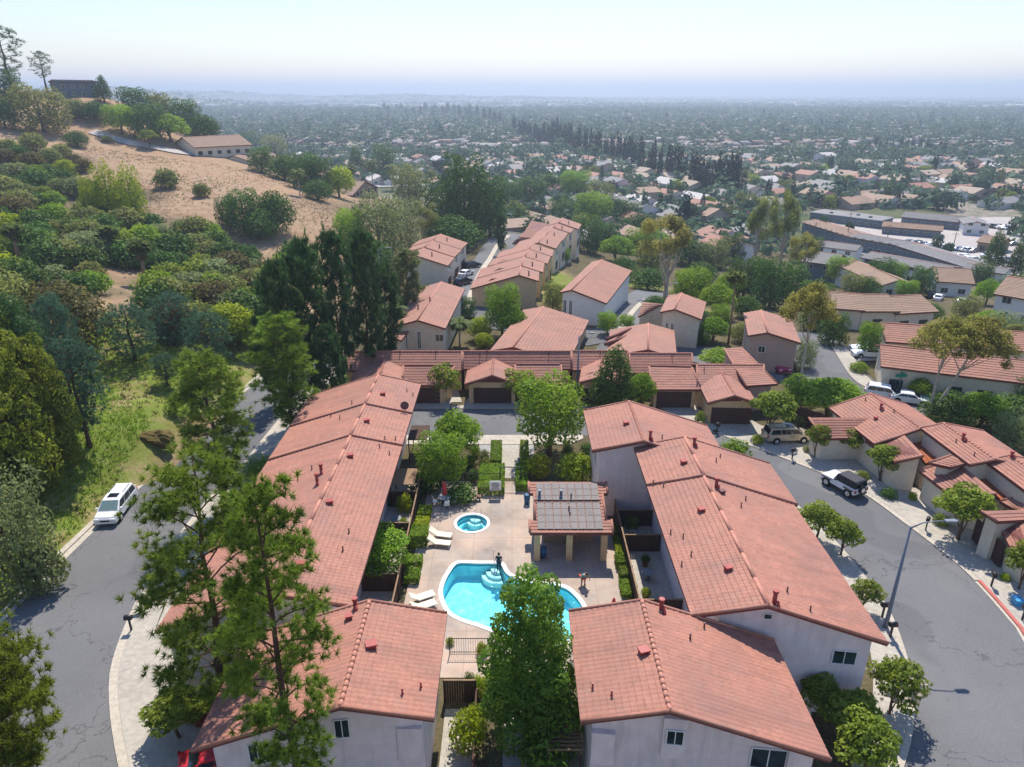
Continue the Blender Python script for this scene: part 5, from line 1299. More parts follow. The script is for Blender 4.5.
# scrub thicket on the lower hillside
def inside(x, y, poly):
    c = False; j = len(poly) - 1
    for i in range(len(poly)):
        if (poly[i][1] > y) != (poly[j][1] > y) and x < (poly[j][0]-poly[i][0])*(y-poly[i][1])/(poly[j][1]-poly[i][1]) + poly[i][0]: c = not c
        j = i
    return c
polys = [([(0, 178), (45, 165), (95, 190), (150, 215), (215, 236), (228, 262), (252, 258), (262, 285), (300, 330), (240, 335), (180, 300), (150, 268), (110, 262), (40, 255), (0, 250)], 92), ([(0, 140), (60, 140), (90, 165), (60, 172), (0, 185)], 13), ([(0, 262), (95, 262), (104, 285), (90, 300), (60, 300), (0, 285)], 12), ([(150, 285), (200, 295), (250, 320), (270, 345), (215, 345), (150, 320)], 10), ([(300, 255), (345, 250), (350, 285), (300, 300), (270, 290)], 6)]
for poly, cnt in polys:
    k = 0; tries = 0; pts = []
    while k < cnt and tries < 5000:
        tries += 1; x, y = random.uniform(0, 300), random.uniform(135, 340)
        if not inside(x, y, poly) or any(abs(x-a) < 11 and abs(y-b) < 7 for a, b in pts): continue
        pts.append((x, y)); k += 1; w = random.uniform(24, 46) * (.7 + (y-150)/260)
        key, lm = random.choice([('scrub', None), ('scrub', 'dark'), ('scrub', 'broad'), ('scrub2', 'brown'), ('scrub', 'dark'), ('scrub', 'street'), ('scrub2', None), ('scrub2', 'olive'), ('scrub', 'lime' if random.random() < .15 else 'dark')])
        P('scrub_bush', 'rounded scrub bush in the thicket on the lower hillside between willows and cedars', key, x, y + 6, w, y + 6 - w*.75, 'bush', 'scrub bushes of the hillside thicket', leafmat=lm)
# --- gardens in the middle
MID = [('tree', 'big bright street tree at the cross street in front of the garage row', 'broad', 549, 455, 78, 377), ('tree', 'round bright tree left of the pool entry walk by the cross street', 'broad2', 458, 462, 58, 401), ('tree', 'yellow green spreading tree behind the red umbrella', 'broad', 442, 490, 54, 434),
       ('shrub_tree', 'small yellow green tree right of the pool entry walk', 'limy', 538, 480, 28, 449), ('shrub_tree', 'small yellow green tree beside the pool house roof', 'limy', 576, 482, 42, 450), ('conifer', 'tall dark garden conifer in front of the garage row', 'conifer', 612, 412, 54, 343), ('tree', 'round tree hugging the right side of the garden conifer', 'broad2', 640, 408, 36, 366),
       ('round_tree', 'round clipped tree left of the first garage door', 'lollipop', 446, 402, 32, 363), ('round_tree', 'round clipped tree right of the gabled garage door', 'lollipop', 518, 402, 34, 368), ('round_tree', 'clipped tree peeping over the long left roof ridge', 'lollipop', 392, 388, 26, 366), ('round_tree', 'reddish clipped tree left of the garden conifer', 'lollipop', 592, 402, 22, 372),
       ('tree', 'street tree at the drive near the champagne van', 'street', 770, 436, 52, 385), ('tree', 'large bright green tree mass behind the champagne van', 'broad2', 828, 418, 74, 370), ('tree', 'left shoulder of the bright mass, beside the pink house', 'broad', 800, 412, 44, 378),
       ('street_tree', 'small street tree hiding the nose of the champagne van', 'street', 815, 458, 30, 420), ('street_tree', 'street tree with a see-through crown before the white garage wall', 'street', 848, 458, 34, 424), ('street_tree', 'round street tree behind the white off-roader', 'street', 880, 482, 40, 440), ('street_tree', 'biggest round street tree at the right, by the street lamp', 'street', 958, 540, 62, 480), ('street_tree', 'street tree cut by the right edge near the dark garage door', 'street', 1018, 590, 44, 538),
       ('hedge_bush', 'green bush at the kerb right of the staggered roofs', 'shrub', 733, 460, 36, 436), ('hedge_bush', 'loose green shrubs along the kerb behind the long right roof', 'street', 815, 540, 46, 500), ('hedge_bush', 'leafy shrub at the kerb just beyond those loose shrubs', 'street', 840, 556, 40, 515),
       ('blossom_bush', 'cream flowered bush at the kerb below the street lamp', 'blossom', 862, 612, 36, 575), ('blossom_bush', 'round cream flowered bush by the right corner window wall', 'blossom', 890, 715, 66, 655), ('bush', 'large green shrub against the lower right wall', 'street', 845, 745, 70, 690), ('bush', 'shrub with blue flowers in the corner by the lower right roof edge', 'street', 815, 720, 50, 672), ('bush', 'white flowered shrub at the lower right corner', 'blossom', 862, 775, 70, 715),
       ('tree', 'green tree in front of the near stepped terrace', 'broad', 503, 336, 40, 284), ('tree', 'second green tree overlapping the terrace corner', 'broad2', 512, 342, 34, 298), ('tree', 'yellow flowering tree near the patch of bright lawn', 'limy', 480, 340, 28, 312), ('tree', 'low yellow bush under the yellow flowering tree', 'limy', 484, 348, 22, 330), ('tree', 'small dark tree at the lane mouth', 'dense', 468, 318, 20, 296),
       ('round_tree', 'round bright tree on the green slope above the terrace', 'broad', 562, 264, 20, 248), ('tree', 'dark shrub tree beside the near terrace end', 'olive', 553, 310, 24, 282), ('tree', 'left bright tree at the fork of the small street', 'broad', 607, 335, 24, 312), ('tree', 'right bright tree at the fork of the small street', 'broad', 626, 330, 18, 315),
       ('tree', 'dark tree right of the far terrace', 'dense', 588, 252, 34, 214), ('tree', 'tall green tree behind the far terrace', 'broad', 592, 226, 44, 192), ('tree', 'green crown over the head of the far terrace', 'dense2', 560, 212, 30, 190), ('tree', 'bright crown right of the far terrace trees', 'broad2', 616, 262, 40, 230), ('tree', 'pale green crown on the garden slope', 'broad', 640, 262, 36, 228), ('tree', 'green crown under the left of the giant eucalyptus', 'dense2', 622, 280, 30, 250),
       ('eucalyptus_tree', 'giant eucalyptus with golden crown and pale trunk above the gardens', 'euc', 665, 300, 62, 205), ('tree', 'dark green shrub mass at the eucalyptus foot', 'dense2', 648, 290, 40, 262), ('tree', 'yellow flecked tree mass right of the giant eucalyptus', 'broad', 690, 310, 44, 268), ('tree', 'second yellow flecked tree next to the tall thin palm', 'broad2', 715, 318, 44, 276), ('tree', 'dark crown below the twin grey eucalyptus', 'dense', 742, 300, 40, 255), ('tree', 'dark broad crown left of the community pool', 'dense', 770, 308, 44, 258),
       ('tree', 'round green shrub tree beside the antenna house', 'broad2', 712, 342, 36, 312), ('bush', 'round bronze bush next to the pink house', 'olive2', 742, 342, 28, 318), ('tree', 'small tree at the corner of the pink house', 'gray', 803, 368, 24, 338), ('hedge_bush', 'long clipped green hedge mound behind the garage row', 'broad2', 722, 368, 54, 346),
       ('eucalyptus_tree', 'left grey eucalyptus of the tall pair over the valley edge', 'euc_g', 752, 282, 34, 188), ('eucalyptus_tree', 'right grey eucalyptus of the tall pair over the valley edge', 'euc_g', 778, 280, 36, 178), ('eucalyptus_tree', 'thin golden eucalyptus behind the bright green mass', 'euc_u', 795, 402, 58, 276), ('tree', 'tall brownish eucalyptus beside the grey pair', 'euc', 800, 292, 34, 226),
       ('eucalyptus_tree', 'left golden umbrella eucalyptus of the pair on the right', 'euc_u', 928, 424, 66, 312), ('tree', 'green round tree before the brown roofed row', 'broad', 866, 358, 26, 322), ('tree', 'tree at the left of the brown roofed row', 'dense', 832, 345, 32, 312), ('tree', 'dark round tree by the tan cross gable house', 'dense', 880, 290, 30, 258), ('tree', 'bright round tree in front of the white apartments', 'broad', 838, 285, 30, 256), ('tree', 'bright round tree between tan house and white apartments', 'broad', 892, 285, 30, 263), ('tree', 'dark round tree right of the tan cross gable house', 'dense', 920, 296, 28, 266),
       ('tree', 'clipped green hedge tree left of the white right edge house', 'broad2', 985, 305, 30, 274), ('tree', 'clipped green hedge tree above the white brick chimney house', 'broad2', 1012, 300, 34, 274), ('conifer', 'tall dark conifer at the right side of the parking lot', 'conifer', 990, 275, 26, 228), ('conifer', 'slimmer dark conifer next to the tall one by the parking lot', 'conifer', 1012, 278, 20, 240),
       ('tree', 'dense green tree left in the mass below the eucalyptus pair', 'dense2', 945, 426, 56, 388), ('tree', 'dense green tree second in the mass below the eucalyptus pair', 'broad2', 978, 428, 56, 386), ('tree', 'olive tree in the mass at the right edge', 'dense2', 1010, 428, 58, 388), ('tree', 'shady tree behind the olive one', 'dense', 1024, 410, 40, 378), ('bush', 'grey green bush at the right edge above the striped roofs', 'gray', 1012, 448, 50, 412, ), ('bush', 'green bush in front of the cream two-storey row', 'broad2', 918, 400, 26, 374),
       ('bush', 'low bush on the kerb island beside the white sedans', 'shrub', 858, 372, 22, 360), ('tree', 'tree beside the community pool', 'broad', 838, 318, 24, 296), ('tree', 'olive bush at the right of the brown roofed row', 'gray', 1000, 340, 40, 312), ('tree', 'golden crown at the right edge behind the eucalyptus', 'euc_g', 1015, 352, 40, 320), ('bush', 'shrub along the cream row ground floor', 'dense2', 950, 408, 30, 386)]
for row in MID:
    nm, lab, key, cx, by, w, ty = row
    P(nm, lab, key, cx, by, w, ty, 'bush' if 'bush' in nm else 'tree')
o = P('eucalyptus_tree', 'right golden umbrella eucalyptus on a long slanting trunk', 'euc_u', 925, 424, 78, 304, tilt=R(20), rz=0)
P('palm_tree', 'tall thin fan palm beside the antenna house', 'tall_fan_palm', 728, 345, 20, 272)
# blossom caps on flowered bushes
for nm in [x for x in bpy.data.objects if x.name.startswith('blossom_bush')]:
    lob = sized(crown_lobes('dome', 12), 4.15, 2.75, .95); me = foliage('blossoms', lob, 190, .12, .8, .12, .6, .4); me.materials.append(L['bloom']); link('blossoms', me, nm)
# dark hillside trees filling behind the middle rows (a wood one can still count)
for cx, by, w, ty, key in [(530, 205, 40, 176, 'dense'), (548, 196, 36, 166, 'dense2'), (575, 200, 36, 170, 'broad'), (600, 205, 30, 180, 'olive'), (610, 222, 40, 190, 'dense2'), (560, 222, 30, 200, 'dense'), (508, 212, 34, 178, 'dense'), (640, 240, 40, 205, 'dense2'), (628, 222, 30, 200, 'dense'), (655, 255, 36, 225, 'broad2'), (690, 265, 44, 232, 'dense2'), (712, 268, 36, 240, 'olive'), (730, 262, 30, 232, 'dense'), (700, 285, 36, 256, 'dense2'), (730, 300, 40, 265, 'broad2'), (672, 330, 26, 308, 'olive'), (655, 310, 26, 292, 'dense2'), (810, 262, 26, 236, 'dense'), (825, 275, 30, 250, 'dense2'), (815, 310, 40, 280, 'dense'), (850, 318, 26, 298, 'olive'), (745, 318, 30, 290, 'dense2'), (720, 330, 24, 305, 'broad'), (865, 300, 30, 270, 'dense2'), (905, 300, 24, 280, 'broad'), (955, 295, 26, 270, 'dense2'), (965, 318, 30, 296, 'olive'), (930, 318, 26, 300, 'dense2'), (985, 335, 34, 305, 'broad2'), (850, 300, 26, 272, 'olive'), (790, 300, 34, 262, 'dense'), (812, 330, 30, 300, 'dense2'), (760, 290, 34, 250, 'dense2'), (690, 300, 30, 270, 'broad'), (1010, 300, 34, 268, 'dense2'), (980, 285, 24, 262, 'dense'), (650, 275, 34, 240, 'olive'), (540, 240, 24, 222, 'dense2'), (605, 250, 30, 222, 'dense'), (870, 275, 22, 256, 'dense2'), (800, 262, 26, 236, 'olive'), (700, 345, 24, 325, 'dense2'), (540, 325, 20, 305, 'dense2'), (560, 300, 18, 285, 'broad')]:
    P('garden_tree', 'leafy tree in the green belt around the red terraces and apartments before the valley', key, cx, by, w, ty, 'tree', 'trees of the green belt round the terraces')
# --- shrubs and hedges of the pool court
hx = [('clipped hedge strip left of the entry walk near the cross street', -3.6, -2.3, 62.0, 66.4, 1.0), ('clipped broad hedge left of the entry walk by the pool gate', -3.5, -1.4, 60.0, 61.8, 1.0)]
def HP(label, pts, h, **k):
    q = [U(x, y, h) for x, y in pts]; xs_, ys_ = [p.x for p in q], [p.y for p in q]
    return hedge_box('hedge', label, min(xs_), max(xs_), min(ys_), max(ys_), h, **k)
HP('tall clipped hedge left of the entry walk at the cross street', [(491.5, 440), (501, 460)], 1.1)
HP('tall clipped hedge right of the entry walk at the cross street', [(520.5, 440), (529, 462)], 1.1)
HP('wide clipped hedge left of the entry walk by the gate', [(480, 463), (504, 487)], 1.0)
HP('hedge right of the entry walk near the pool house', [(516, 463), (528, 484)], .9, leafmat='broad')
HP('square hedge block behind the upper pair of loungers', [(410.5, 525), (426, 535.5)], 1.3)
HP('low green hedge block between umbrella table and fence', [(419, 505), (430, 513)], .7)
HP('bright low hedge behind the round spa', [(415, 516), (428, 524)], .5, leafmat='lime')
HP('small hedge block beside the pool deck left edge', [(407, 554), (421, 562)], .7)
HP('last small hedge block near the green tree on the deck edge', [(406, 567), (418, 578)], .7)
HP('narrow hedge right of the pool house columns', [(612, 523), (622, 532)], .7)
HP('long green strip hedge right of the pool house', [(613, 535), (626, 552)], .5, leafmat='lime')
HP('bright square hedge right of the deck', [(615, 552), (630, 562)], .8)
HP('low hedge at the lower right of the deck', [(619, 578), (632, 594)], .5)
HP('small hedge knot on the right deck edge', [(619, 566), (630, 574)], .8, leafmat='street')
for cx, by, w, ty, lm, lab in [(476, 456, 12, 444, None, 'round bush on the bed left of the hedge strip'), (484, 462, 14, 447, 'olive', 'olive bush in the bed beside the hedge strip'), (470, 466, 14, 452, None, 'round bush under the cross street tree'), (486, 470, 16, 455, 'olive', 'pale olive bush beside the wide hedge'), (474, 482, 16, 466, 'dark', 'dark round bush left of the wide hedge'),
                               (568, 455, 14, 442, 'dark', 'dark round bush at the foot of the big street tree'), (588, 456, 20, 440, 'dark', 'dark clipped bush beside the pool court path'), (600, 458, 12, 444, 'dark', 'dark small bush by the staggered roof corner'), (632, 545, 16, 530, 'yellow', 'bright yellow bush in the right patio'), (632, 530, 16, 514, 'olive', 'dark olive bush behind the yellow bush'),
                               (405, 512, 18, 490, 'lime', 'yellow green bush in the left patio'), (404, 528, 12, 516, 'lime', 'second yellow bush in the left patio'), (640, 512, 22, 490, 'dark', 'dark leafy shrub in the right patio corner'), (468, 748, 44, 705, 'lime', 'yellow green bush at the bottom beside the garden walk'), (480, 695, 20, 672, 'lime', 'yellow shrub left of the pool tree foot'), (478, 725, 24, 700, 'street', 'green shrub left of the garden walk'),
                               (470, 690, 14, 668, 'palm', 'spiky plant by the lower left patio fence'), (482, 655, 14, 640, 'lime', 'low shrub at the pool fence'), (450, 645, 10, 636, 'lime', 'low shrub at the patio gate'), (560, 740, 60, 690, 'sycamore', 'leafy shrub right of the pool tree foot'), (545, 775, 60, 725, 'sycamore', 'leafy shrub at the bottom right of the garden walk'), (700, 425, 14, 408, 'street', 'low planting between two garage drives'), (640, 405, 12, 396, 'street', 'low planting left of the wide drive'),
                               (862, 478, 16, 470, 'street', 'low bush behind the off-roader'), (888, 498, 18, 486, 'dark', 'low dark bush by the street tree'), (912, 500, 10, 490, 'lime', 'small bright bush at the porch'), (905, 482, 14, 474, 'lime', 'low box bush at the cream wall'), (808, 452, 12, 444, 'olive', 'low planting beside the champagne van'), (940, 525, 18, 512, 'street', 'low bush at the foot of the biggest street tree'), (1004, 580, 12, 572, 'lime', 'low yellow plants beside the right kerb'), (757, 444, 14, 432, 'limy' if False else 'lime', 'yellowish bush behind the champagne van'), (800, 425, 16, 414, 'olive', 'round clipped bush in front of the bright mass'),
                               (425, 490, 40, 470, 'dark', 'dark foliage behind the umbrella table'), (460, 500, 40, 482, 'dark', 'dark foliage bed behind the spa'), (880, 470, 0, 0, None, '')]:
    if w: P('garden_bush', lab, 'shrub', cx, by, w, ty, 'bush', leafmat=lm)

def tufts(name, n, xr, yr, ok, leafmat, h, wid):
    pts = []
    while len(pts) < n:
        x, y = random.uniform(*xr), random.uniform(*yr)
        if ok(x, y): pts.append((x, y, T(x, y)))
    p = np.repeat(np.array(pts), 5, 0) + rng.normal(0, .16, (n*5, 3))*np.array((1, 1, 0)); dr = rng.normal(0, .45, (n*5, 3)); dr[:, 2] = 1; dr /= np.linalg.norm(dr, axis=1, keepdims=True)
    V, F, tt = blades(p, dr, h, wid, np.clip(np.repeat(rng.uniform(.1, .9, n), 5) + rng.normal(0, .15, n*5), 0, 1))
    me = fast_mesh(name, V, F, tt); tag(link(name, me, None, L[leafmat]), kind='stuff')
gn = lambda x, y: math.sin(x*.31 + 1.7*math.sin(y*.23)) + math.sin(y*.37 + x*.11)
tufts('bank_grass', 9000, (-64, -38.8), (42, 98), lambda x, y: gn(x, y) + random.uniform(-1, 1) > -.2, 'broad', .3, .05)
tufts('dry_bank_grass', 1300, (-64, -38.8), (42, 98), lambda x, y: gn(x, y) + random.uniform(-1, 1) < .1, 'thatch', .36, .045)
tufts('dry_hill_grass', 6000, (-150, -42), (100, 262), lambda x, y: math.sin(x*.12 + 1.3*math.sin(y*.07)) + math.sin(y*.1) + random.uniform(-1.2, 1.2) > .2, 'thatch', .34, .06)
tufts('hill_weeds', 1500, (-150, -42), (100, 262), lambda x, y: math.sin(x*.09 + 2*math.sin(y*.05)) + random.uniform(-1, 1) > .7, 'olive', .4, .08)
# ------------------------------------------------------------------ the valley floor
def visible(p, pad=4):
    x, y = proj(p)
    if not (-pad < x < 1024 + pad and 60 < y < 330): return False
    q = G(x, y); return depth(p) < depth(q)*1.06 + 8
def drape_quad(name, pts, mat, n=12, off=.14):
    P = [Vector((p.x, p.y)) for p in pts]; mb = MB()
    g = [[P[0].lerp(P[1], i/n).lerp(P[3].lerp(P[2], i/n), j/n) for i in range(n+1)] for j in range(n+1)]
    for j in range(n):
        for i in range(n): mb.quad(*[(q.x, q.y, T(q.x, q.y) + off) for q in (g[j][i], g[j][i+1], g[j+1][i+1], g[j+1][i])])
    return tag(mb.build(name, mat), kind='structure')
drape_quad('parking_lot', [G(*hh(330, 178)), G(*hh(1010, 275)), G(*hh(1010, 62)), G(*hh(270, 72))], M['parking'], 30)
def ribbon_px(name, pts, w, mat, off=.1, sub=8):
    g = smooth([G(*p).xy for p in pts], sub); a, b = offset(g, w/2), offset(g, -w/2)
    return strip(name, a, b, 0, mat, off)
ribbon_px('road', [(600, 344), (650, 349), (700, 354), (745, 366), (785, 372)], 8, M['asphalt'], .1)
ribbon_px('road', [(470, 322), (520, 326), (575, 332), (605, 343)], 7, M['asphalt'], .13)
ribbon_px('road', [(798, 333), (815, 345), (826, 362), (845, 385), (880, 402), (925, 418)], 9, M['asphalt'], .12)
ribbon_px('pavement', [(836, 344), (848, 362), (866, 384), (900, 396)], 2.2, M['concrete'], .2)
ribbon_px('road', [(470, 318), (474, 300), (484, 275), (497, 252), (509, 236), (520, 226)], 9.5, M['asphalt'], .16)
ribbon_px('gutter', [(470, 310), (471, 296), (480, 275), (495, 250), (509, 236)], 1.3, M['curb'], .24)
ribbon_px('road', [(612, 340), (622, 318), (638, 302), (652, 292)], 7, M['asphalt'], .16); ribbon_px('gutter', [(618, 336), (630, 316), (646, 300)], 1.0, M['curb'], .24)
drape_quad('driveway', [G(858, 362), G(884, 362), G(880, 350), G(856, 350)], M['concrete'], 3, .2)
ribbon_px('path', [(92, 132), (125, 142), (160, 149), (200, 155), (262, 161)], 5, M['parking'], .35)
ribbon_px('road', [(745, 207), (762, 200), (758, 190), (740, 180)], 8, M['path'], .2)
drape_quad('patio', [G(806, 272), G(850, 272), G(850, 258), G(806, 258)], M['concrete'], 4, .2)
q = G(828, 265); cpl = empty('community_pool', (q.x, q.y, q.z + .25), 0, 'small turquoise community pool beyond the brown roofed row', 'pool')
mb = MB(); mb.box((0, 0, .08), (10, 16, .16)); mb.build('coping', M['coping'], cpl); mb = MB(); mb.box((0, 0, .17), (9, 15, .03)); mb.build('water', plain('far_pool_water', (.12, .55, .68), .1), cpl)
# small houses
def house_mesh(w, d, h, s, wing):
    mb = MB(); ov = .5
    def gab(x0, x1, y0, y1, h):
        xm = (x0+x1)/2; r = h + (x1-x0)/2*s
        mb.hexa([(x0, y0, -2), (x1, y0, -2), (x1, y1, -2), (x0, y1, -2)], [(x0, y0, h), (x1, y0, h), (x1, y1, h), (x0, y1, h)])
        mb.quad((x0, y0, h), (x1, y0, h), (xm, y0, r - .1)); mb.quad((x1, y1, h), (x0, y1, h), (xm, y1, r - .1))
        k = len(mb.f)
        e = h - ov*s
        mb.quad((x0-ov, y0-ov, e), (xm, y0-ov, r), (xm, y1+ov, r), (x0-ov, y1+ov, e)); mb.quad((xm, y0-ov, r), (x1+ov, y0-ov, e), (x1+ov, y1+ov, e), (xm, y1+ov, r))
        return [k, k+1]
    rf = gab(-w/2, w/2, -d/2, d/2, h)
    if wing: rf += gab(w/2 - 5.5, w/2 - .3, -d/2 - 5, -d/2 + 1.2, h - .35)
    for x in (-w/4, w/6): mb.box((x, -d/2 - .03, h*.55), (1.6, .06, 1.1)); 
    n = len(mb.f) - 12
    me = mb.mesh('small_house')
    for m_ in ('cream', 'roof_brown', 'glass'): me.materials.append(M[m_])
    for i, p in enumerate(me.polygons): p.material_index = 1 if i in rf else (2 if i >= n else 0)
    return me
HM = [house_mesh(13, 16, 2.9, .38, True), house_mesh(11, 18, 2.9, .34, False), house_mesh(15, 12, 3.0, .3, True), house_mesh(11, 13, 5.2, .35, False)]
RC = [M['roof_brown'], M['roof_gray'], M['roof_far'], M['roof_gray'], plain('pale_roof', (.48, .45, .42), .8), plain('tan_roof', (.36, .28, .21), .85)]
ang = R(24); ca_, sa_ = math.cos(ang), math.sin(ang)
lots = []
for i in range(-60, 60):
    for j in range(-2, 90):
        u = i*17.5 + random.uniform(-1.5, 1.5); v = 250 + j*26 + (7 if j % 2 else -1) + random.uniform(-1.5, 1.5)
        x, y = u*ca_ - v*sa_*.0 + (v - 250)*.18, u*sa_ + v
        lots.append((x, y, j))
ex = [G(*hh(500, 170)), G(*hh(700, 150)), G(*hh(350, 130)), G(*hh(800, 190)), G(*hh(620, 250)), G(*hh(300, 230)), G(*hh(880, 120)), G(*hh(420, 90))]
def on_road(x, y, r):
    for ox in (330, 470):
        if abs((x - ox)*.984 - (y - 330)*.177) < 5.5 + r: return True
    for oy in (430, 560, 760, 1100, 1600):
        if abs((y - oy)*ca_ - (x + 90)*sa_) < 6.5 + r: return True
    return False
def free(x, y, r):
    if on_road(x, y, max(1, min(6, r + 4))): return False
    if any((x - e.x)**2 + (y - e.y)**2 < (26 + r)**2 for e in ex): return False
    px, py = proj((x, y, -14)); 
    if 795 < px < 1024 and 205 < py < 330: return False
    return T(x, y) < -9 or y > 330
lots = [(x, y, j) for x, y, j in lots if 225 < y < 2600 and abs(x) < y*.78 + 20 and free(x, y, 2) and not (x < -20 - (y-225)*.1 and y < 420)]
lots.sort(key=lambda l: l[1]); nh = 0; farH = []
for x, y, j in lots:
    if random.random() < .25: continue
    p = Vector((x, y, T(x, y)))
    if nh < 230:
        if not visible(p + Vector((0, 0, 4))): continue
        o = link('valley_house', random.choice(HM)); o.location = p; o.rotation_euler = (0, 0, ang + random.choice([0, math.pi/2, math.pi, 0]) + random.uniform(-.05, .05))
        s = o.material_slots[1]; s.link = 'OBJECT'; s.material = random.choice(RC)
        s = o.material_slots[0]; s.link = 'OBJECT'; s.material = random.choice([M['cream'], M['white_wall'], M['stucco'], M['pink_wall']])
        tag(o, 'small low house among trees on the valley floor between the terraces and the cypress belt', 'house', 'small houses of the valley floor'); nh += 1; ylast = y
    else: farH.append((x, y))
# distant houses as one mass
VV, FF, TT = [], [], []; k = 0
for x, y in farH + [(random.uniform(-.78, .78)*y, y) for y in 2600*(1 + 1.6*np.sqrt(rng.random(5200)))]:
    if random.random() < .3 and y < 2600: continue
    big = y > 2600 and random.random() < .42
    w, d, h = (random.uniform(11, 17), random.uniform(9, 14), 3) if not big else (random.uniform(30, 90), random.uniform(20, 50), random.uniform(6, 9))
    a = ang + (0 if random.random() < .6 else math.pi/2); c_, s_ = math.cos(a), math.sin(a); z = T(x, y); t_ = random.random() * (.7 if not big else 1) + (.3 if big else 0)
    r = h + (d*.16 if not big else .3)
    for q in ((-w/2, -d/2, 0), (w/2, -d/2, 0), (w/2, d/2, 0), (-w/2, d/2, 0), (-w/2, -d/2, h), (w/2, -d/2, h), (w/2, d/2, h), (-w/2, d/2, h), (-w/2, 0, r), (w/2, 0, r)):
        VV.append((x + q[0]*c_ - q[1]*s_, y + q[0]*s_ + q[1]*c_, z + q[2])); TT.append(t_ if q[2] > 0 else t_)
    FF += [(k, k+1, k+5, k+4), (k+1, k+2, k+6, k+5), (k+2, k+3, k+7, k+6), (k+3, k, k+4, k+7), (k+4, k+5, k+9, k+8), (k+6, k+7, k+8, k+9)]; k += 10
t = NT('distant_roofs'); at = t.n('ShaderNodeAttribute', attribute_name='tint')
t.bsdf(t.ramp(at.outputs['Fac'], [(0, (.17, .115, .09)), (.25, (.28, .20, .155)), (.45, (.24, .23, .225)), (.7, (.38, .32, .28)), (1, (.62, .6, .58))]), .85, .2)
me = fast_mesh('distant_houses', np.array(VV), np.array(FF), np.array(TT)); tag(link('distant_houses', me, None, t.m), kind='stuff')
# cypress belts
def belt(line, n, h0, h1, w0, w1, lab, grp, key='vcyp', jit=2.):
    for i in range(n):
        f = (i + random.uniform(-.3, .3)) / (n - 1); f = min(1, max(0, f)); k = min(len(line) - 2, int(f*(len(line)-1))); u = f*(len(line)-1) - k
        cx = line[k][0]*(1-u) + line[k+1][0]*u; by = line[k][1]*(1-u) + line[k+1][1]*u + random.uniform(-jit, jit)
        h = (h0*(1-f) + h1*f)*random.uniform(.8, 1.12)
        P('cypress_tree', lab, key, cx, by, (w0*(1-f) + w1*f)*random.uniform(.85, 1.15), by - h, 'tree', grp)
belt([(514, 137), (540, 143), (570, 151), (600, 160), (640, 172), (680, 184), (715, 192), (736, 197)], 46, 20, 46, 6, 11, 'tall dark cypress in the long belt running diagonally across the valley', 'cypress belt of the valley', jit=3)
belt([(868, 150), (905, 151), (945, 155)], 13, 12, 15, 5, 6, 'dark pointed tree in the short row right of the valley centre', 'short dark tree row in the valley', jit=2.5)
belt([(378, 113), (440, 116), (500, 122)], 22, 10, 15, 5, 6, 'dark pointed tree in the farther row left of the cypress belt', 'farther dark row in the valley', jit=2.5)
for cx, by, w, ty, lab in [(564, 192, 11, 161, 'lone dark conifer below the left half of the cypress belt'), (556, 196, 12, 176, 'squat dark conifer beside that lone one'), (601, 186, 8, 162, 'needle thin cypress below the cypress belt'), (640, 196, 14, 172, 'broad dark cone below the belt middle'), (654, 198, 9, 174, 'narrow dark cone next to the broad one'), (669, 203, 10, 176, 'narrow dark cone below the belt right half'), (742, 200, 10, 163, 'last tall cypress at the right end of the belt')]:
    P('conifer', lab, 'vcon', cx, by, w, ty)
P('flower_tree', 'magenta flowering tree left of the pale valley road', 'val1', 755, 222, 24, 205, leafmat='magenta'); P('tree', 'round dark tree in front of the magenta flowering one', 'val0', 745, 232, 24, 212)
for cx, by, w, ty, lab in [(892, 205, 24, 182, 'bright rounded tree behind the shop strip'), (942, 210, 30, 188, 'dark round tree behind the grey shop building'), (912, 208, 18, 196, 'small olive tree behind the shops'), (980, 196, 20, 172, 'dark tall crown at the right side of the valley'), (955, 190, 26, 172, 'yellowish crown beside the dark one at the right'), (1015, 235, 20, 215, 'dark bush at the right edge beyond the parking lot'), (935, 255, 12, 234, 'left thin tree in the middle of the parking lot'), (946, 257, 14, 238, 'right thin tree in the middle of the parking lot'), (822, 235, 12, 214, 'dark tree at the left end of the parking lot'), (848, 238, 12, 216, 'slim dark tree before the shop strip')]:
    P('tree', lab, random.choice(['val0', 'val1']), cx, by, w, ty)
# valley trees, the nearest one by one
nt_ = 0; cand = []
for _ in range(90000):
    y = 235 * (1 + 9.5*random.random()**1.7) if random.random() < .9 else random.uniform(235, 700)
    x = random.uniform(-.78, .78)*y + random.uniform(-10, 10); cand.append((x, y))
cand.sort(key=lambda c: c[1]); cells = {}; keep = []
for x, y in cand:
    r = 8.6 if y < 700 else 10.2; c = (int(x//r), int(y//r))
    if any((c[0]+a, c[1]+b) in cells for a in (0,) for b in (0,)): continue
    if not free(x, y, -6) or (x < -20 - (y-225)*.1 and y < 430): continue
    cells[c] = 1; keep.append((x, y))
near = [k_ for k_ in keep if k_[1] < 520]; random.shuffle(near); nearset = []
for x, y in near:
    if len(nearset) < 150 and visible(Vector((x, y, T(x, y) + 5))): nearset.append((x, y))
ns_ = set(nearset)
for x, y in nearset:
    r = random.random(); key = 'val%d' % random.randrange(3) if r < .86 else ('vcon' if r < .94 else 'vcyp')
    w = random.uniform(5, 12) if key[:3] == 'val' else random.uniform(4, 6)
    plant('valley_tree', 'leafy tree between the small houses on the near valley floor', 'tree', key, Vector((x, y, T(x, y) - .3)), w, w*random.uniform(.75, 1.05) if key[:3] == 'val' else w*2.4, 'trees between the valley houses', leafmat=random.choice([None, None, None, 'olive', 'dark', 'cyp', 'street', 'gray']) if key != 'vcyp' else None)
rest = [k_ for k_ in keep if k_ not in ns_ and (k_[1] > 620 or random.random() < .5)]
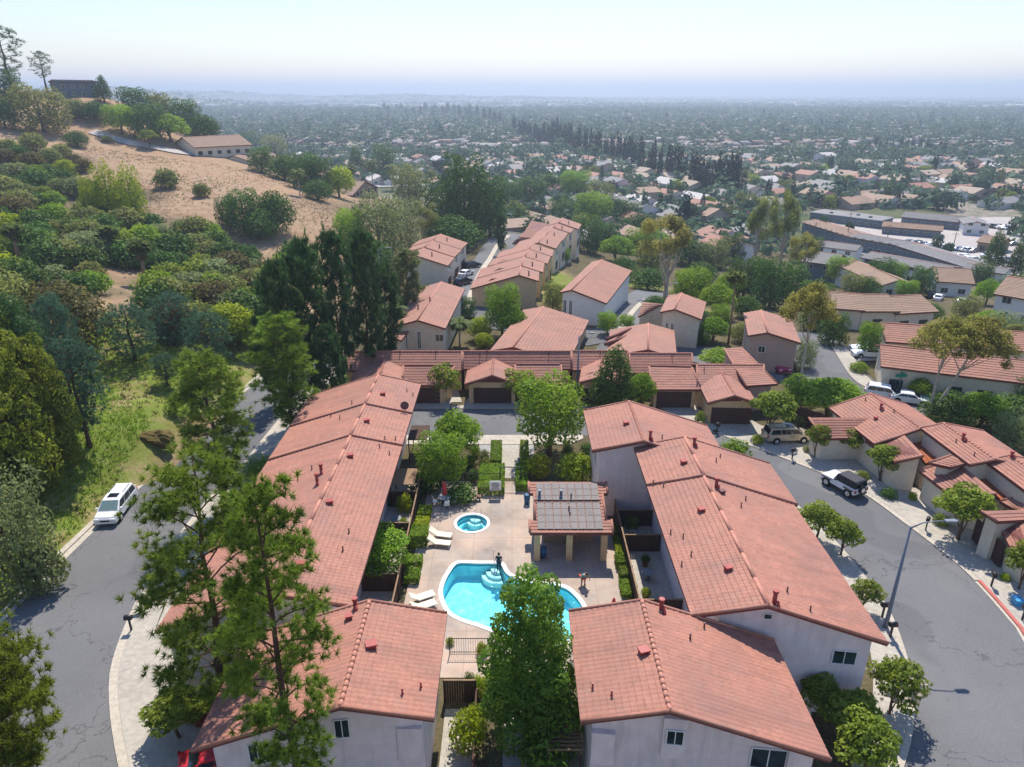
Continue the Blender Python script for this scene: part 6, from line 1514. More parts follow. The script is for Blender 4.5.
for _ in range(15000):
    y = 1900 + 5200*random.random()**1.25; x = random.uniform(-.78, .78)*y
    if math.sin(y/260. + 1.3*math.sin(x/700.)) + .6*math.sin(x/330. + y/500.) + random.uniform(-1, 1) > -.2: rest.append((x, y))
cs, ns, ts, ss = [], [], [], []
for x, y in rest:
    far = y > 1900; m = 30 if y < 900 else (12 if not far else 4); w = random.uniform(3.0, 6.4) if not far else random.uniform(5, 11); h = w*random.uniform(.7, 1.2) if random.random() < .88 else w*2.4
    if far: h = w*.7
    u = unit(m); u[:, 2] = np.abs(u[:, 2]); z = T(x, y)
    cs.append(np.array((x, y, z)) + u*np.array((w, w, h*1.3))*rng.uniform(.6, 1, (m, 1)) + np.array((0, 0, h*.2))); ns.append(u + np.array((0, 0, .3)))
    ts.append(np.clip(random.uniform(.1, .8) + rng.normal(0, .12, m), 0, 1)); ss.append(np.full(m, w*(.27 if y < 900 else (.46 if not far else .8))))
me = fast_mesh('distant_trees', *leaves(np.concatenate(cs), np.concatenate(ns), np.concatenate(ss), np.concatenate(ts), .8, .35)); tag(link('distant_trees', me, None, L['valley']), kind='stuff')

# long straight streets of the plain
def plain_road(p, q, w, mat='path'):
    a, b = Vector(p), Vector(q); n_ = max(2, int((b - a).length/30)); L0 = [a.lerp(b, k/n_) for k in range(n_ + 1)]
    return strip('road', offset(L0, w/2), offset(L0, -w/2), 0, M[mat], .25)
u_ = Vector((.18, 1)).normalized(); x_ = Vector((ca_, sa_))
for ox, w in ((330, 9), (470, 10)): plain_road(Vector((ox, 330)), Vector((ox, 330)) + u_*2200, w, 'asphalt')
for oy, w in ((430, 10), (560, 9), (760, 14), (1100, 14), (1600, 18)): plain_road(Vector((-90, oy)), Vector((-90, oy)) + x_*min(900, oy*1.25), w)
# ------------------------------------------------------------------ vehicles
def car_proto(kind, paint, glassfront='carglass'):
    """x forward; parts: body, cabin, windows, four wheels, lamps"""
    D = {'van': (5.1, 1.95, 1.78), 'sedan': (4.7, 1.82, 1.46), 'suv': (4.7, 1.9, 1.7), 'jeep': (4.2, 1.86, 1.84)}[kind]; Lc, Wc, Hc = D
    e = empty('car')
    if kind == 'van': low = [(-2.52, .45), (-2.55, .95), (-2.42, 1.08), (1.55, 1.08), (2.35, .90), (2.55, .70), (2.53, .38)]; cab = [(-2.44, 1.08), (-2.2, 1.74), (-1.8, 1.78), (.3, 1.78), (.75, 1.70), (1.65, 1.08)]
    elif kind == 'sedan': low = [(-2.32, .42), (-2.35, .85), (-2.25, .98), (-1.5, 1.0), (1.0, .98), (2.1, .82), (2.33, .62), (2.3, .36)]; cab = [(-1.85, .99), (-1.05, 1.42), (-.3, 1.46), (.25, 1.42), (1.15, .97)]
    elif kind == 'suv': low = [(-2.32, .45), (-2.35, 1.0), (-2.25, 1.08), (1.05, 1.06), (2.15, .95), (2.34, .72), (2.3, .4)]; cab = [(-2.27, 1.07), (-1.95, 1.64), (-1.4, 1.7), (.1, 1.68), (.5, 1.6), (1.2, 1.05)]
    else: low = [(-1.95, .55), (-1.97, 1.12), (-1.9, 1.16), (.55, 1.16), (.6, 1.12), (1.85, 1.06), (1.92, 1.0), (1.92, .55)]; cab = [(-1.92, 1.16), (-1.86, 1.78), (-1.7, 1.84), (.15, 1.84), (.28, 1.78), (.56, 1.16)]
    def loft(prof, wb, wt, zb):
        mb = MB(); n = len(prof); zs = [p[1] for p in prof]; z0, z1 = min(zs), max(zs)
        def hw(z, inset): f = (z - z0)/max(.01, z1 - z0); return (wb*(1-f) + wt*f)/2 - inset
        rows = []
        for sgn, ins in ((-1, .0), (-1, .07), (1, .07), (1, .0)):
            rows.append([(p[0]*(1 if ins else .985), sgn*hw(p[1], ins), (p[1] if ins else p[1] - .05) if p[1] > z0 + .02 else p[1]) for p in prof])
        i0 = len(mb.v)
        for r in rows: mb.v += r
        for a in range(3):
            for k in range(n-1): mb.f.append((i0+a*n+k, i0+a*n+k+1, i0+(a+1)*n+k+1, i0+(a+1)*n+k)); mb.sm.append(False)
        for a in (0, 3):
            idx = list(range(i0 + a*n, i0 + (a+1)*n)); mb.f.append(tuple(idx if a == 3 else idx[::-1])); mb.sm.append(False)
        mb.f.append(tuple(i0 + a*n + k for a, k in ((0, 0), (1, 0), (2, 0), (3, 0), (3, n-1), (2, n-1), (1, n-1), (0, n-1)))); mb.sm.append(False)
        return mb
    body = loft(low, Wc, Wc*.97, .4)
    ar = MB()
    for sx in (-1, 1):
        for sy in (-1, 1): ar.tube([(sx*Lc*.3, sy*(Wc/2 - .05), .38), (sx*Lc*.3, sy*(Wc/2 + .006), .38)], [.42 if kind != 'jeep' else .5]*2, 16)
    bo = body.build('body', M[paint], e); ar.build('wheel_arches', M['rubber'], bo)
    top = loft(cab, Wc*.95, Wc*.78, 1); tp = top.build('roof', M['black' if kind == 'jeep' else paint], e)
    zr, zb = cab[0][1], max(p[1] for p in cab)
    def hw(z): f = (z - zr)/(zb - zr); return (Wc*.95*(1-f) + Wc*.78*f)/2
    # side glass
    xs0, xs1 = cab[0][0], cab[-1][0]; z0, z1 = zr + .06, zb - .14
    def xat(side, z):
        pr = cab if side > 0 else cab[::-1]; pr = cab[len(cab)//2:][::-1] if side > 0 else cab[:len(cab)//2 + 1]
        for a, b in zip(pr, pr[1:]):
            if a[1] <= z <= b[1]: return a[0] + (b[0]-a[0])*(z-a[1])/max(1e-6, b[1]-a[1])
        return pr[-1][0]
    for sy in (-1, 1):
        w = MB(); fa, fb = xat(-1, z0) + .12, xat(1, z0) - .14; ta, tb = xat(-1, z1) + .14, xat(1, z1) - .06
        cuts = [0, .34, .67, 1] if kind in ('van', 'suv') else ([0, .5, 1] if kind == 'sedan' else [0, .55, 1])
        for c0_, c1_ in zip(cuts, cuts[1:]):
            g = .012
            q = [(fa + (fb-fa)*(c0_+g), sy*(hw(z0) + .012), z0), (fa + (fb-fa)*(c1_-g), sy*(hw(z0) + .012), z0), (ta + (tb-ta)*(c1_-g), sy*(hw(z1) + .012), z1), (ta + (tb-ta)*(c0_+g), sy*(hw(z1) + .012), z1)]
            w.quad(*(q if sy < 0 else q[::-1]))
        w.build('side_window', M['carglass'], e)
    def endglass(side, mat, name):
        za, zc = zr + .05, zb - .1; o = .02*side; xa, xb = xat(side, za) + o, xat(side, zc) + o; ya, yb = hw(za) - .1, hw(zc) - .09
        w = MB(); q = [(xa, -ya, za + .01), (xa, ya, za + .01), (xb, yb, zc + .01), (xb, -yb, zc + .01)]; w.quad(*(q if side > 0 else q[::-1])); w.build(name, M[mat], e)
    endglass(1, glassfront, 'windscreen'); endglass(-1, 'carglass', 'rear_window')
    for sx in (-1, 1):
        for sy in (-1, 1):
            rr = .33 if kind != 'jeep' else .41; c = (sx*Lc*.3, sy*(Wc/2 - .08), rr)
            wt = MB(); wt.tube([(c[0], c[1] - .12, rr), (c[0], c[1] + .12, rr)], rr, 18); wo = wt.build('wheel', M['rubber'], e)
            rm = MB(); rm.tube([(c[0], c[1] + sy*.1, rr), (c[0], c[1] + sy*.13, rr)], rr*.62, 14); rm.build('rim', M['alloy'], wo)
    xf, xr = low[-2][0], low[1][0]
    for sy in (-1, 1):
        m = MB(); m.box((xf - .05, sy*(Wc/2 - .3), .7 if kind != 'jeep' else .92), (.14, .42 if kind != 'jeep' else .22, .16)); m.build('headlight', M['lamp_glass'], e)
        m = MB(); m.box((xr + .03, sy*(Wc/2 - .12), .9), (.12, .2, .3)); m.build('taillight', M['taillight'], e)
        m = MB(); m.box((cab[-1][0] - .32, sy*(Wc/2 + .08), zr + .1), (.16, .2, .14)); m.build('mirror', M[paint if kind != 'jeep' else 'black'], e)
    m = MB(); m.box((xf - .01, 0, .6 if kind != 'jeep' else .85), (.08, .8, .18)); m.build('grille', M['black'], e)
    m = MB(); m.box((low[-1][0], 0, .42), (.1, Wc*.9, .2)); m.box((low[0][0], 0, .45), (.1, Wc*.9, .2)); m.build('bumper', M['black' if kind == 'jeep' else paint], e)
    if kind == 'van':
        for sy in (-1, 1): m = MB(); m.tube([(-1.9, sy*.62, 1.82), (-.4, sy*.62, 1.82)], .03, 6); m.build('roof_rail', M['black'], e)
        m = MB(); m.box((.05, 0, 1.785), (.7, .9, .02)); m.build('sunroof', M['carglass'], e)
    if kind == 'jeep':
        m = MB(); m.tube([(-2.0, .1, 1.05), (-2.22, .1, 1.05)], .4, 16); so = m.build('spare_wheel', M['rubber'], e); m = MB(); m.tube([(-2.22, .1, 1.05), (-2.25, .1, 1.05)], .24, 12); m.build('rim', M['alloy'], so)
        for sx in (-1, 1):
            for sy in (-1, 1): m = MB(); m.box((sx*Lc*.3, sy*(Wc/2 + .02), .93), (1.05, .3, .08)); m.build('fender', M['black'], e)
    return e
def put_car(e, px, head, label, cat='car', name=None, group=None, zoff=.0, base=None, scale=1):
    p = base or G(*px); e.location = (p.x, p.y, p.z + zoff + .03); e.rotation_euler = (0, 0, head); tag(e, label, cat, group); e.scale = (scale,)*3
    if name: e.name = name
    return e
def heading(a, b): v = U(*b) - U(*a); return math.atan2(v.y, v.x)
van = put_car(car_proto('van', 'carwhite', 'screen'), (113, 520), heading((127, 497), (103, 528)), 'white minivan parked against the left kerb facing the camera', 'car', 'minivan', base=U(118, 512, 0))
van.location.z = .06
jp = put_car(car_proto('jeep', 'carwhite'), (0, 0), heading((855, 491), (828, 476)), 'white off-roader with a black soft top and spare wheel on the right kerb', 'car', 'off_roader', base=U(842.5, 489.5, 0)); jp.location.z = .05
gv = put_car(car_proto('van', 'cargold'), (0, 0), heading((770, 442), (800, 441)), 'champagne minivan parked in the drive under a street tree', 'car', 'minivan', base=U(786, 440, .12)); gv.location.z = .14
c = put_car(car_proto('sedan', 'carblue'), (0, 0), R(100), 'blue sedan half hidden beside the long left roof', 'car', 'sedan', base=Vector((-23.6, 55.5, .13))); SED_B = c
c = put_car(car_proto('sedan', 'carred'), (0, 0), R(20), 'red sedan glimpsed through the pines at the lower left', 'car', 'sedan', base=Vector((-16.6, 29.6, .02))); SED_R = c
SED_W = put_car(car_proto('sedan', 'carwhite'), (868, 357), R(175), 'white sedan in the front of the two side by side stalls', 'car', 'sedan')
c = copy_tree(SED_W); put_car(c, (866, 352), R(175), 'white sedan in the rear of the two side by side stalls', 'car')
SUV_W = put_car(car_proto('suv', 'carwhite'), (884, 398), R(-28), 'white hatchback on the street under the green street sign', 'car', 'hatchback')
c = copy_tree(SED_W); put_car(c, (909, 403), R(-25), 'white car behind the hatchback, its rear under the bushes', 'car')
SUV_P = put_car(car_proto('suv', 'carpink'), (776, 369), R(-80), 'crimson hatchback beside the pinkish gable house', 'car', 'hatchback')
SUV_K = put_car(car_proto('suv', 'carblack'), (463, 285), R(60), 'dark car parked by the three stepped units', 'car', 'hatchback')
SED_S = put_car(car_proto('sedan', 'carsilver'), (321, 412), R(60), 'silver sedan parked beneath the dark pines at the left road', 'car', 'sedan')
cars = [SED_W, SUV_W, SUV_P, SUV_K, SED_S, SED_B, SED_R]
for (px, py, k, lab) in [(466, 276, 0, 'white car in the stepped units drive'), (472, 268, 3, 'dark car farther up the stepped units drive'), (316, 420, 4, 'pale car in front of the silver one under the pines'), (601, 306, 3, 'dark car behind the white walled house'), (614, 296, 4, 'silver car on the small street behind the white walled house'), (931, 298, 3, 'dark car in the court of the tan cross gable house'), (938, 300, 0, 'white car in the court of the tan cross gable house'), (962, 304, 4, 'silver car by the white brick chimney house')]:
    o = copy_tree(cars[k]); put_car(o, (px, py), R(60) + random.uniform(-.3, .3), lab, 'car')
# cars of the shopping strip
n = 0
for (x0, y0, x1, y1, cnt) in [(300, 118, 380, 128, 8), (400, 140, 500, 165, 8), (540, 180, 700, 205, 8), (720, 175, 840, 190, 9), (560, 158, 690, 168, 8), (760, 205, 850, 225, 6), (880, 205, 990, 232, 8), (880, 150, 990, 165, 7), (900, 100, 1000, 112, 7)]:
    for i in range(cnt):
        f = (i + .5)/cnt + random.uniform(-.02, .02); p = hh(x0 + (x1-x0)*f, y0 + (y1-y0)*f)
        o = copy_tree(random.choice([SED_W, SED_W, SUV_W, SED_S, SUV_K, SED_B, SED_S])); put_car(o, p, R(random.choice([20, 200])) + random.uniform(-.1, .1), 'small parked car on the pale lot of the shopping strip', 'car', None, 'cars on the shopping strip lot', .15); n += 1

# ------------------------------------------------------------------ street furniture
def street_lamp(base, h, arm, label, name='street_lamp'):
    e = empty(name, base, 0, label, 'street lamp'); m = MB(); m.tube([(0, 0, 0), (0, 0, .5), (0, 0, h)], [.2, .15, .09], 10); m.build('pole', M['galv'], e)
    m = MB(); m.tube([(0, 0, h - .15), (arm*.3, 0, h + .3), (arm*.7, 0, h + .42), (arm*.9, 0, h + .4)], [.06, .05, .045, .04], 8); m.build('arm', M['galv'], e)
    m = MB(); m.prism([(arm*.85, -.14), (arm*1.13, -.17), (arm*1.2, 0), (arm*1.13, .17), (arm*.85, .14)], h + .34, h + .5); m.build('lamp_head', M['galv'], e)
    return e
b_ = U(885.5, 627, .11); street_lamp(b_, 8.6, 2.6, 'tall grey street lamp with a curved arm beside the right road')
b_ = U(578, 384, 0); b_ = Vector((6.6, 84.6, 0)); b_ = Vector((U(577, 392, 0).x, U(577, 392, 0).y, 0)); street_lamp(b_, 7.6, 1.6, 'street lamp pole rising in front of the garage row')
b_ = G(381, 292); street_lamp(b_, 8.5, 2.2, 'street lamp among the dark pines by the upper road')
b_ = G(664, 330); street_lamp(b_, 7.5, 1.4, 'slim mast in front of the antenna house gable')
def mailbox(base, rz, label):
    e = empty('mailbox', base, rz, label, 'mailbox', 'dark kerbside mailboxes'); m = MB(); m.box((0, 0, .5), (.12, .12, 1.0)); m.build('post', M['black'], e)
    m = MB(); m.box((0, 0, 1.08), (.32, .55, .16)); m.tube([(0, -.275, 1.16), (0, .275, 1.16)], .16, 12); bx = m.build('box', M['black'], e)
    m = MB(); m.box((.18, .12, 1.2), (.02, .05, .16)); m.build('flag', M['redpaint'], bx)
for px, py, rz, lab in [(142, 609.5, R(95), 'dark mailbox on the left kerb, farther of two'), (131.5, 630, R(95), 'dark mailbox on the left kerb, nearer of two'), (716.5, 433, R(-60), 'dark mailbox at the end of the wide garage drive'), (792, 459, R(-40), 'dark mailbox on the kerb beside the champagne van'), (925.5, 530, R(-35), 'dark mailbox under the biggest round street tree'), (991, 586, R(-20), 'dark mailbox behind the red kerb'), (1022, 620, R(-10), 'dark mailbox at the right edge behind the red kerb'), (882, 617, R(-90), 'dark mailbox just behind the tall street lamp'), (890, 637, R(-90), 'dark mailbox just in front of the tall street lamp')]:
    mailbox(U(px, py, .11), rz, lab)
b_ = G(897, 396); e = empty('street_sign', b_, 0, 'green street name sign on a post by the white hatchback', 'sign'); m = MB(); m.tube([(0, 0, 0), (0, 0, 3.0)], .05, 8); m.build('post', M['galv'], e); m = MB(); m.box((0, 0, 2.8), (1.5, .05, .36)); m.build('sign_board', M['greensign'], e); m = MB(); m.box((0, 0, 3.1), (.05, 1.5, .36)); m.build('cross_board', M['greensign'], e)
for (px, py), ty, lab in [((hh(150, 130)), 206, 'utility pole left of the brown apartment block'), (hh(265, 150), 222, 'utility pole in front of the shop strip'), (hh(380, 165), 212, 'utility pole beside the slim dark tree'), (hh(525, 170), 224, 'utility pole on the parking lot edge'), (hh(765, 185), 232, 'utility pole at the right of the parking lot'), (hh(730, 70), 206, 'utility pole behind the grey shop building')]:
    b_, w_, h_ = at_px(px, py, 4, ty); e = empty('utility_pole', b_, 0, lab, 'pole'); m = MB(); m.tube([(0, 0, -.3), (0, 0, min(h_, 13))], [.17, .12], 8); m.build('post', M['wood_light'], e); m = MB(); m.box((0, 0, min(h_, 13) - .7), (2.4, .12, .14)); m.build('crossarm', M['wood_light'], e)
# rock on the bank
b_ = G(158, 441); mb = MB(); bm = bmesh.new(); bmesh.ops.create_icosphere(bm, subdivisions=3, radius=1)
for v in bm.verts:
    n_ = 1 + .25*math.sin(v.co.x*3.1 + 1)*math.sin(v.co.y*2.7) + .14*math.sin(v.co.z*6 + v.co.x*5) + .1*math.sin(v.co.y*9 + v.co.x*7); v.co = Vector((v.co.x*1.9, v.co.y*1.1, v.co.z*.85))*n_
me = bpy.data.meshes.new('boulder'); bm.to_mesh(me); bm.free(); o = link('boulder', me, None, M['rock']); o.location = b_ + Vector((0, 0, .3)); o.rotation_euler = (0, 0, -.2); tag(o, 'mossy brown boulder on the grass bank above the left kerb', 'boulder')

# ------------------------------------------------------------------ pool furniture
def lounger(base, rz, label):
    e = empty('sun_lounger', base, rz, label, 'sun lounger', 'cream sun loungers on the pool deck'); m = MB()
    m.hexa([(-.1, -.33, .33), (1.25, -.33, .33), (1.25, .33, .33), (-.1, .33, .33)], [(-.1, -.33, .38), (1.25, -.33, .38), (1.25, .33, .38), (-.1, .33, .38)]); m.build('seat', M['sling'], e)
    m = MB(); m.hexa([(-.72, -.33, .80), (-.1, -.33, .34), (-.1, .33, .34), (-.72, .33, .80)], [(-.69, -.33, .84), (-.07, -.33, .39), (-.07, .33, .39), (-.69, .33, .84)]); m.build('backrest', M['sling'], e)
    for sy in (-1, 1):
        m = MB(); m.tube([(1.28, sy*.35, .34), (-.1, sy*.35, .34), (-.74, sy*.35, .82)], .025, 6); m.build('frame_rail', M['white'], e)
        for x in (1.15, .0): m = MB(); m.tube([(x, sy*.35, .34), (x + .05, sy*.36, 0)], .025, 6); m.build('leg', M['white'], e)
lounger(U(438, 537, .05), R(-12), 'cream lounger of the upper pair, farther from the camera'); lounger(U(436.5, 545, .05), R(-10), 'cream lounger of the upper pair, nearer to the camera')
lounger(U(419, 601, .05), R(28), 'cream lounger of the lower pair, farther from the camera'); lounger(U(420.5, 610, .05), R(28), 'cream lounger of the lower pair, half behind the roof')
tb = U(445, 503, .05); e = empty('patio_table', tb, 0, 'round glass patio table around the closed red umbrella', 'table'); m = MB(); m.tube([(0, 0, .7), (0, 0, .74)], .6, 24); m.build('table_top', M['white'], e)
for a in range(4): m = MB(); m.tube([(.35*math.cos(a*1.57+.7), .35*math.sin(a*1.57+.7), .7), (.5*math.cos(a*1.57+.7), .5*math.sin(a*1.57+.7), 0)], .025, 6); m.build('leg', M['white'], e)
def umbrella(base, label, h=2.5):
    e = empty('closed_umbrella', base, 0, label, 'umbrella'); m = MB(); m.tube([(0, 0, 0), (0, 0, h)], .025, 8); m.build('pole', M['white'], e)
    m = MB(); m.tube([(0, 0, h - 1.45), (0, 0, h - 1.35), (0, 0, h - .6), (0, 0, h - .1), (0, 0, h + .03)], [.14, .25, .2, .09, .01], 10); m.build('canopy', M['fabric_red'], e); m = MB(); m.tube([(0, 0, 0), (0, 0, .1)], [.28, .25], 14); m.build('base', M['galv'], e)
umbrella(tb, 'closed red umbrella standing through the white patio table', 2.35)
umbrella(U(612.5, 622, .05), 'closed dark red umbrella at the roof edge right of the pool', 2.2)
for a, lab in ((200, 'white patio chair left of the umbrella table'), (285, 'white patio chair in front of the umbrella table'), (345, 'white patio chair right of the umbrella table'), (100, 'white patio chair behind the umbrella table')):
    c = tb + Vector((.95*math.cos(R(a)), .95*math.sin(R(a)), 0)); e = empty('patio_chair', c, R(a), lab, 'chair', 'white chairs of the umbrella table')
    m = MB(); m.box((0, 0, .42), (.45, .48, .05)); m.build('seat', M['white'], e); m = MB(); m.box((.24, 0, .7), (.05, .48, .5)); m.build('backrest', M['white'], e)
    for x in (-.2, .2):
        for y in (-.21, .21): m = MB(); m.tube([(x, y, .42), (x*1.1, y*1.1, 0)], .02, 5); m.build('leg', M['white'], e)
def bench(base, rz, label):
    e = empty('bench', base, rz, label, 'bench'); m = MB()
    for k in range(3): m.box((0, -.16 + .16*k, .45), (1.3, .13, .05))
    m.build('seat', M['wood_light'], e)
    for x in (-.5, .5): m = MB(); m.box((x, 0, .21), (.1, .4, .42)); m.build('leg', M['wood'], e)
bench(U(474.5, 500, .05), 0, 'low wooden bench on the deck behind the spa')
def bin_(base, label, mat='bluebin', h=.9, r=.3):
    e = empty('trash_bin', base, 0, label, 'bin'); m = MB(); m.tube([(0, 0, 0), (0, 0, h)], [r*.85, r], 14); m.build('body', M[mat], e); m = MB(); m.tube([(0, 0, h), (0, 0, h + .1)], [r*1.06, r*.7], 14); m.build('lid', M[mat], e)
bin_(U(527, 503.5, .05), 'blue bin beside the pool gate'); bin_(U(543, 557, .05), 'blue barrel behind the left pool house column')
e = empty('recycling_tub', U(1016, 604, .115), 0, 'light blue recycling tub on the right pavement', 'tub'); m = MB(); m.hexa([(-.22, -.3, 0), (.22, -.3, 0), (.22, .3, 0), (-.22, .3, 0)], [(-.28, -.36, .5), (.28, -.36, .5), (.28, .36, .5), (-.28, .36, .5)]); m.build('body', M['skyblue'], e); m = MB(); m.box((0, 0, .53), (.6, .76, .06)); m.build('rim', M['skyblue'], e)
def notice(base, label):
    e = empty('notice_board', base, 0, label, 'sign'); m = MB(); m.box((0, 0, 1.25), (1.1, .05, 1.0)); m.build('board', M['white'], e)
    for x in (-.45, .45): m = MB(); m.box((x, .05, .6), (.07, .06, 1.3)); m.build('post', M['black'], e)
    m = MB()
    for k in range(6): m.box((0, -.03, .88 + .13*k), (.85 - .12*(k % 3), .012, .05))
    m.build('lettering', M['carpink'] if False else M['black'], e)
notice(U(495.5, 497, .05), 'white pool rules board on the fence left of the gate')
# fences
def picket(name, label, a, b, h=1.5, z=.05, step=.16, cat='fence'):
    a, b = Vector((a[0], a[1], z)), Vector((b[0], b[1], z)); L_ = (b-a).length; d = (b-a)/L_; e = empty(name, (0, 0, 0), 0, label, cat); m = MB(); n_ = int(L_/step)
    for k in range(n_ + 1): p = a + d*(L_*k/n_); m.tube([p, p + Vector((0, 0, h))], .014, 4, False)
    m.build('pickets', M['black'], e)
    for zz in (.12, h - .1): m = MB(); m.tube([a + Vector((0, 0, zz)), b + Vector((0, 0, zz))], .028, 5); m.build('rail', M['black'], e)
    k_ = max(1, int(L_/2.4))
    for k in range(k_ + 1): p = a + d*(L_*k/k_); m = MB(); m.box(p + Vector((0, 0, h/2)), (.07, .07, h + .05)); m.build('post', M['black'], e)
picket('picket_fence', 'dark metal picket fence across the deck behind the spa', (-8.1, 61.0), (-1.2, 61.0)); picket('picket_fence', 'dark metal picket fence from the gate to the pool house', (.9, 61.0), (1.9, 61.0))
picket('picket_fence', 'dark metal picket fence between the lower left roof and the pool tree', (-4.3, 38.4), (4.6, 38.4), 1.4)
e = empty('pool_gate', (0, 0, 0), 0, 'metal pool gate in a tall frame at the end of the entry walk', 'gate')
for x in (-1.15, .8): m = MB(); m.box((x, 61.0, 1.1), (.09, .09, 2.2)); m.build('post', M['black'], e)
m = MB(); m.box((-.175, 61.0, 2.17), (1.86, .08, .08)); m.build('lintel', M['black'], e); m = MB()
for k in range(12): m.tube([(-1.05 + k*.16, 61.0, .12), (-1.05 + k*.16, 61.0, 1.5)], .014, 4, False)
m.build('leaf', M['black'], e); m = MB(); m.box((.6, 60.93, 1.05), (.12, .06, .2)); m.build('latch', M['galv'], e)
def board_fence(label, a, b, h=1.75, z=0, mat='wood'):
    a, b = Vector((a[0], a[1], z)), Vector((b[0], b[1], z)); L_ = (b-a).length; d = (b-a)/L_; rz = math.atan2(d.y, d.x); e = empty('board_fence', (0, 0, 0), 0, label, 'fence'); m = MB(); n_ = int(L_/.15)
    for k in range(n_): p = a + d*(L_*(k+.5)/n_); m.box(p + Vector((0, 0, h/2 + random.uniform(-.02, .02))), (L_/n_*.92, .025, h), rz)
    m.build('boards', M[mat], e); m = MB(); c = (a+b)/2; m.box(c + Vector((0, 0, h + .03)), (L_, .12, .05), rz); m.build('cap_rail', M['wood_light' if mat == 'wood' else 'wood'], e)
    k_ = max(1, int(L_/2.4))
    for k in range(k_ + 1): p = a + d*(L_*k/k_) + Vector((-d.y, d.x, 0))*.06; m = MB(); m.box(p + Vector((0, 0, h/2)), (.1, .1, h + .06), rz); m.build('post', M[mat], e)
board_fence('long dark board fence left of the pool deck', (-8.85, 62.5), (-8.65, 36.2)); board_fence('long dark board fence right of the pool deck', (9.35, 60.5), (9.3, 36.2))
for y, lab in ((57.2, 'dark cross fence in the left patios, farthest'), (52.0, 'dark cross fence in the left patios behind the round tree'), (45.0, 'dark cross fence in the left patios at the green tree')): board_fence(lab, (-12.2, y), (-8.95, y), 1.7)
for y, lab in ((54.0, 'dark cross fence in the right patios, farther'), (50.2, 'dark cross fence in the right patios by the yellow bush'), (42.0, 'dark cross fence in the right patios near the dish')): board_fence(lab, (9.45, y), (12.9, y), 1.7)
board_fence('dark patio gate fence right of the lower left roof', (-4.3, 34.2), (-2.3, 34.2), 1.8); board_fence('dark fence beside the lower left patio strip', (-2.25, 34.1), (-2.1, 22), 1.2, 0, 'trim')
# patio covers
def cover(label, x0, x1, y0, y1, z, mat='wood_light', solid=True):
    e = empty('patio_cover', (0, 0, 0), 0, label, 'patio cover'); m = MB(); n_ = 10
    if solid: m.box(((x0+x1)/2, (y0+y1)/2, z), (x1-x0, y1-y0, .1)); m.build('deck', M[mat], e)
    else:
        for k in range(n_): m.box(((x0+x1)/2, y0 + (y1-y0)*(k+.5)/n_, z), (x1-x0, .07, .12))
        m.build('slats', M[mat], e); 
        for x in (x0 + .1, x1 - .1): m = MB(); m.box((x, (y0+y1)/2, z - .14), (.1, y1-y0, .14)); m.build('beam', M[mat], e)
    for x, y in ((x0+.1, y0+.1), (x1-.1, y0+.1), (x1-.1, y1-.1), (x0+.1, y1-.1)): m = MB(); m.box((x, y, z/2 - .04), (.1, .1, z - .1)); m.build('post', M['wood'], e)
cover('dark flat patio cover at the far end of the long left building', -10.9, -8.9, 66.2, 69.6, 2.5, 'wood'); cover('tan flat patio cover on the left side behind the spreading tree', -11.4, -9.1, 57.4, 60.4, 2.3)
cover('open slatted pergola between the pool tree and the lower right roof', 1.9, 3.9, 28.4, 31.0, 2.5, 'wood_light', False)
def patio_set(base, label):
    e = empty('patio_table', base, .3, label, 'table'); m = MB(); m.tube([(0, 0, .68), (0, 0, .72)], .5, 18); m.build('table_top', M['galv'], e); m = MB(); m.tube([(0, 0, 0), (0, 0, .68)], [.25, .04], 10); m.build('pedestal', M['galv'], e)
for x, y, lab in ((-10.4, 54.2, 'small grey table in the left patio'), (10.6, 51.9, 'small grey table in the right patio behind the yellow bush'), (10.8, 46.5, 'small grey table in the nearer right patio')): patio_set((x, y, .06), lab)
for x, y, mt, lab in ((10.2, 44, 'lime', 'potted plant in the nearer right patio'), (10.9, 48.2, 'dark', 'larger potted plant in the nearer right patio'), (-9.7, 50.4, 'lime', 'potted plant in the left patio')):
    e = empty('potted_plant', (x, y, .06), 0, lab, 'plant'); m = MB(); m.tube([(0, 0, 0), (0, 0, .4)], [.18, .27], 14); m.build('pot', M['trim'], e); f = link('foliage', PROTO['shrub'][0], e); f.scale = (.4, .4, .5); f.location = (0, 0, .35); f.material_slots[0].link = 'OBJECT'; f.material_slots[0].material = L[mt]

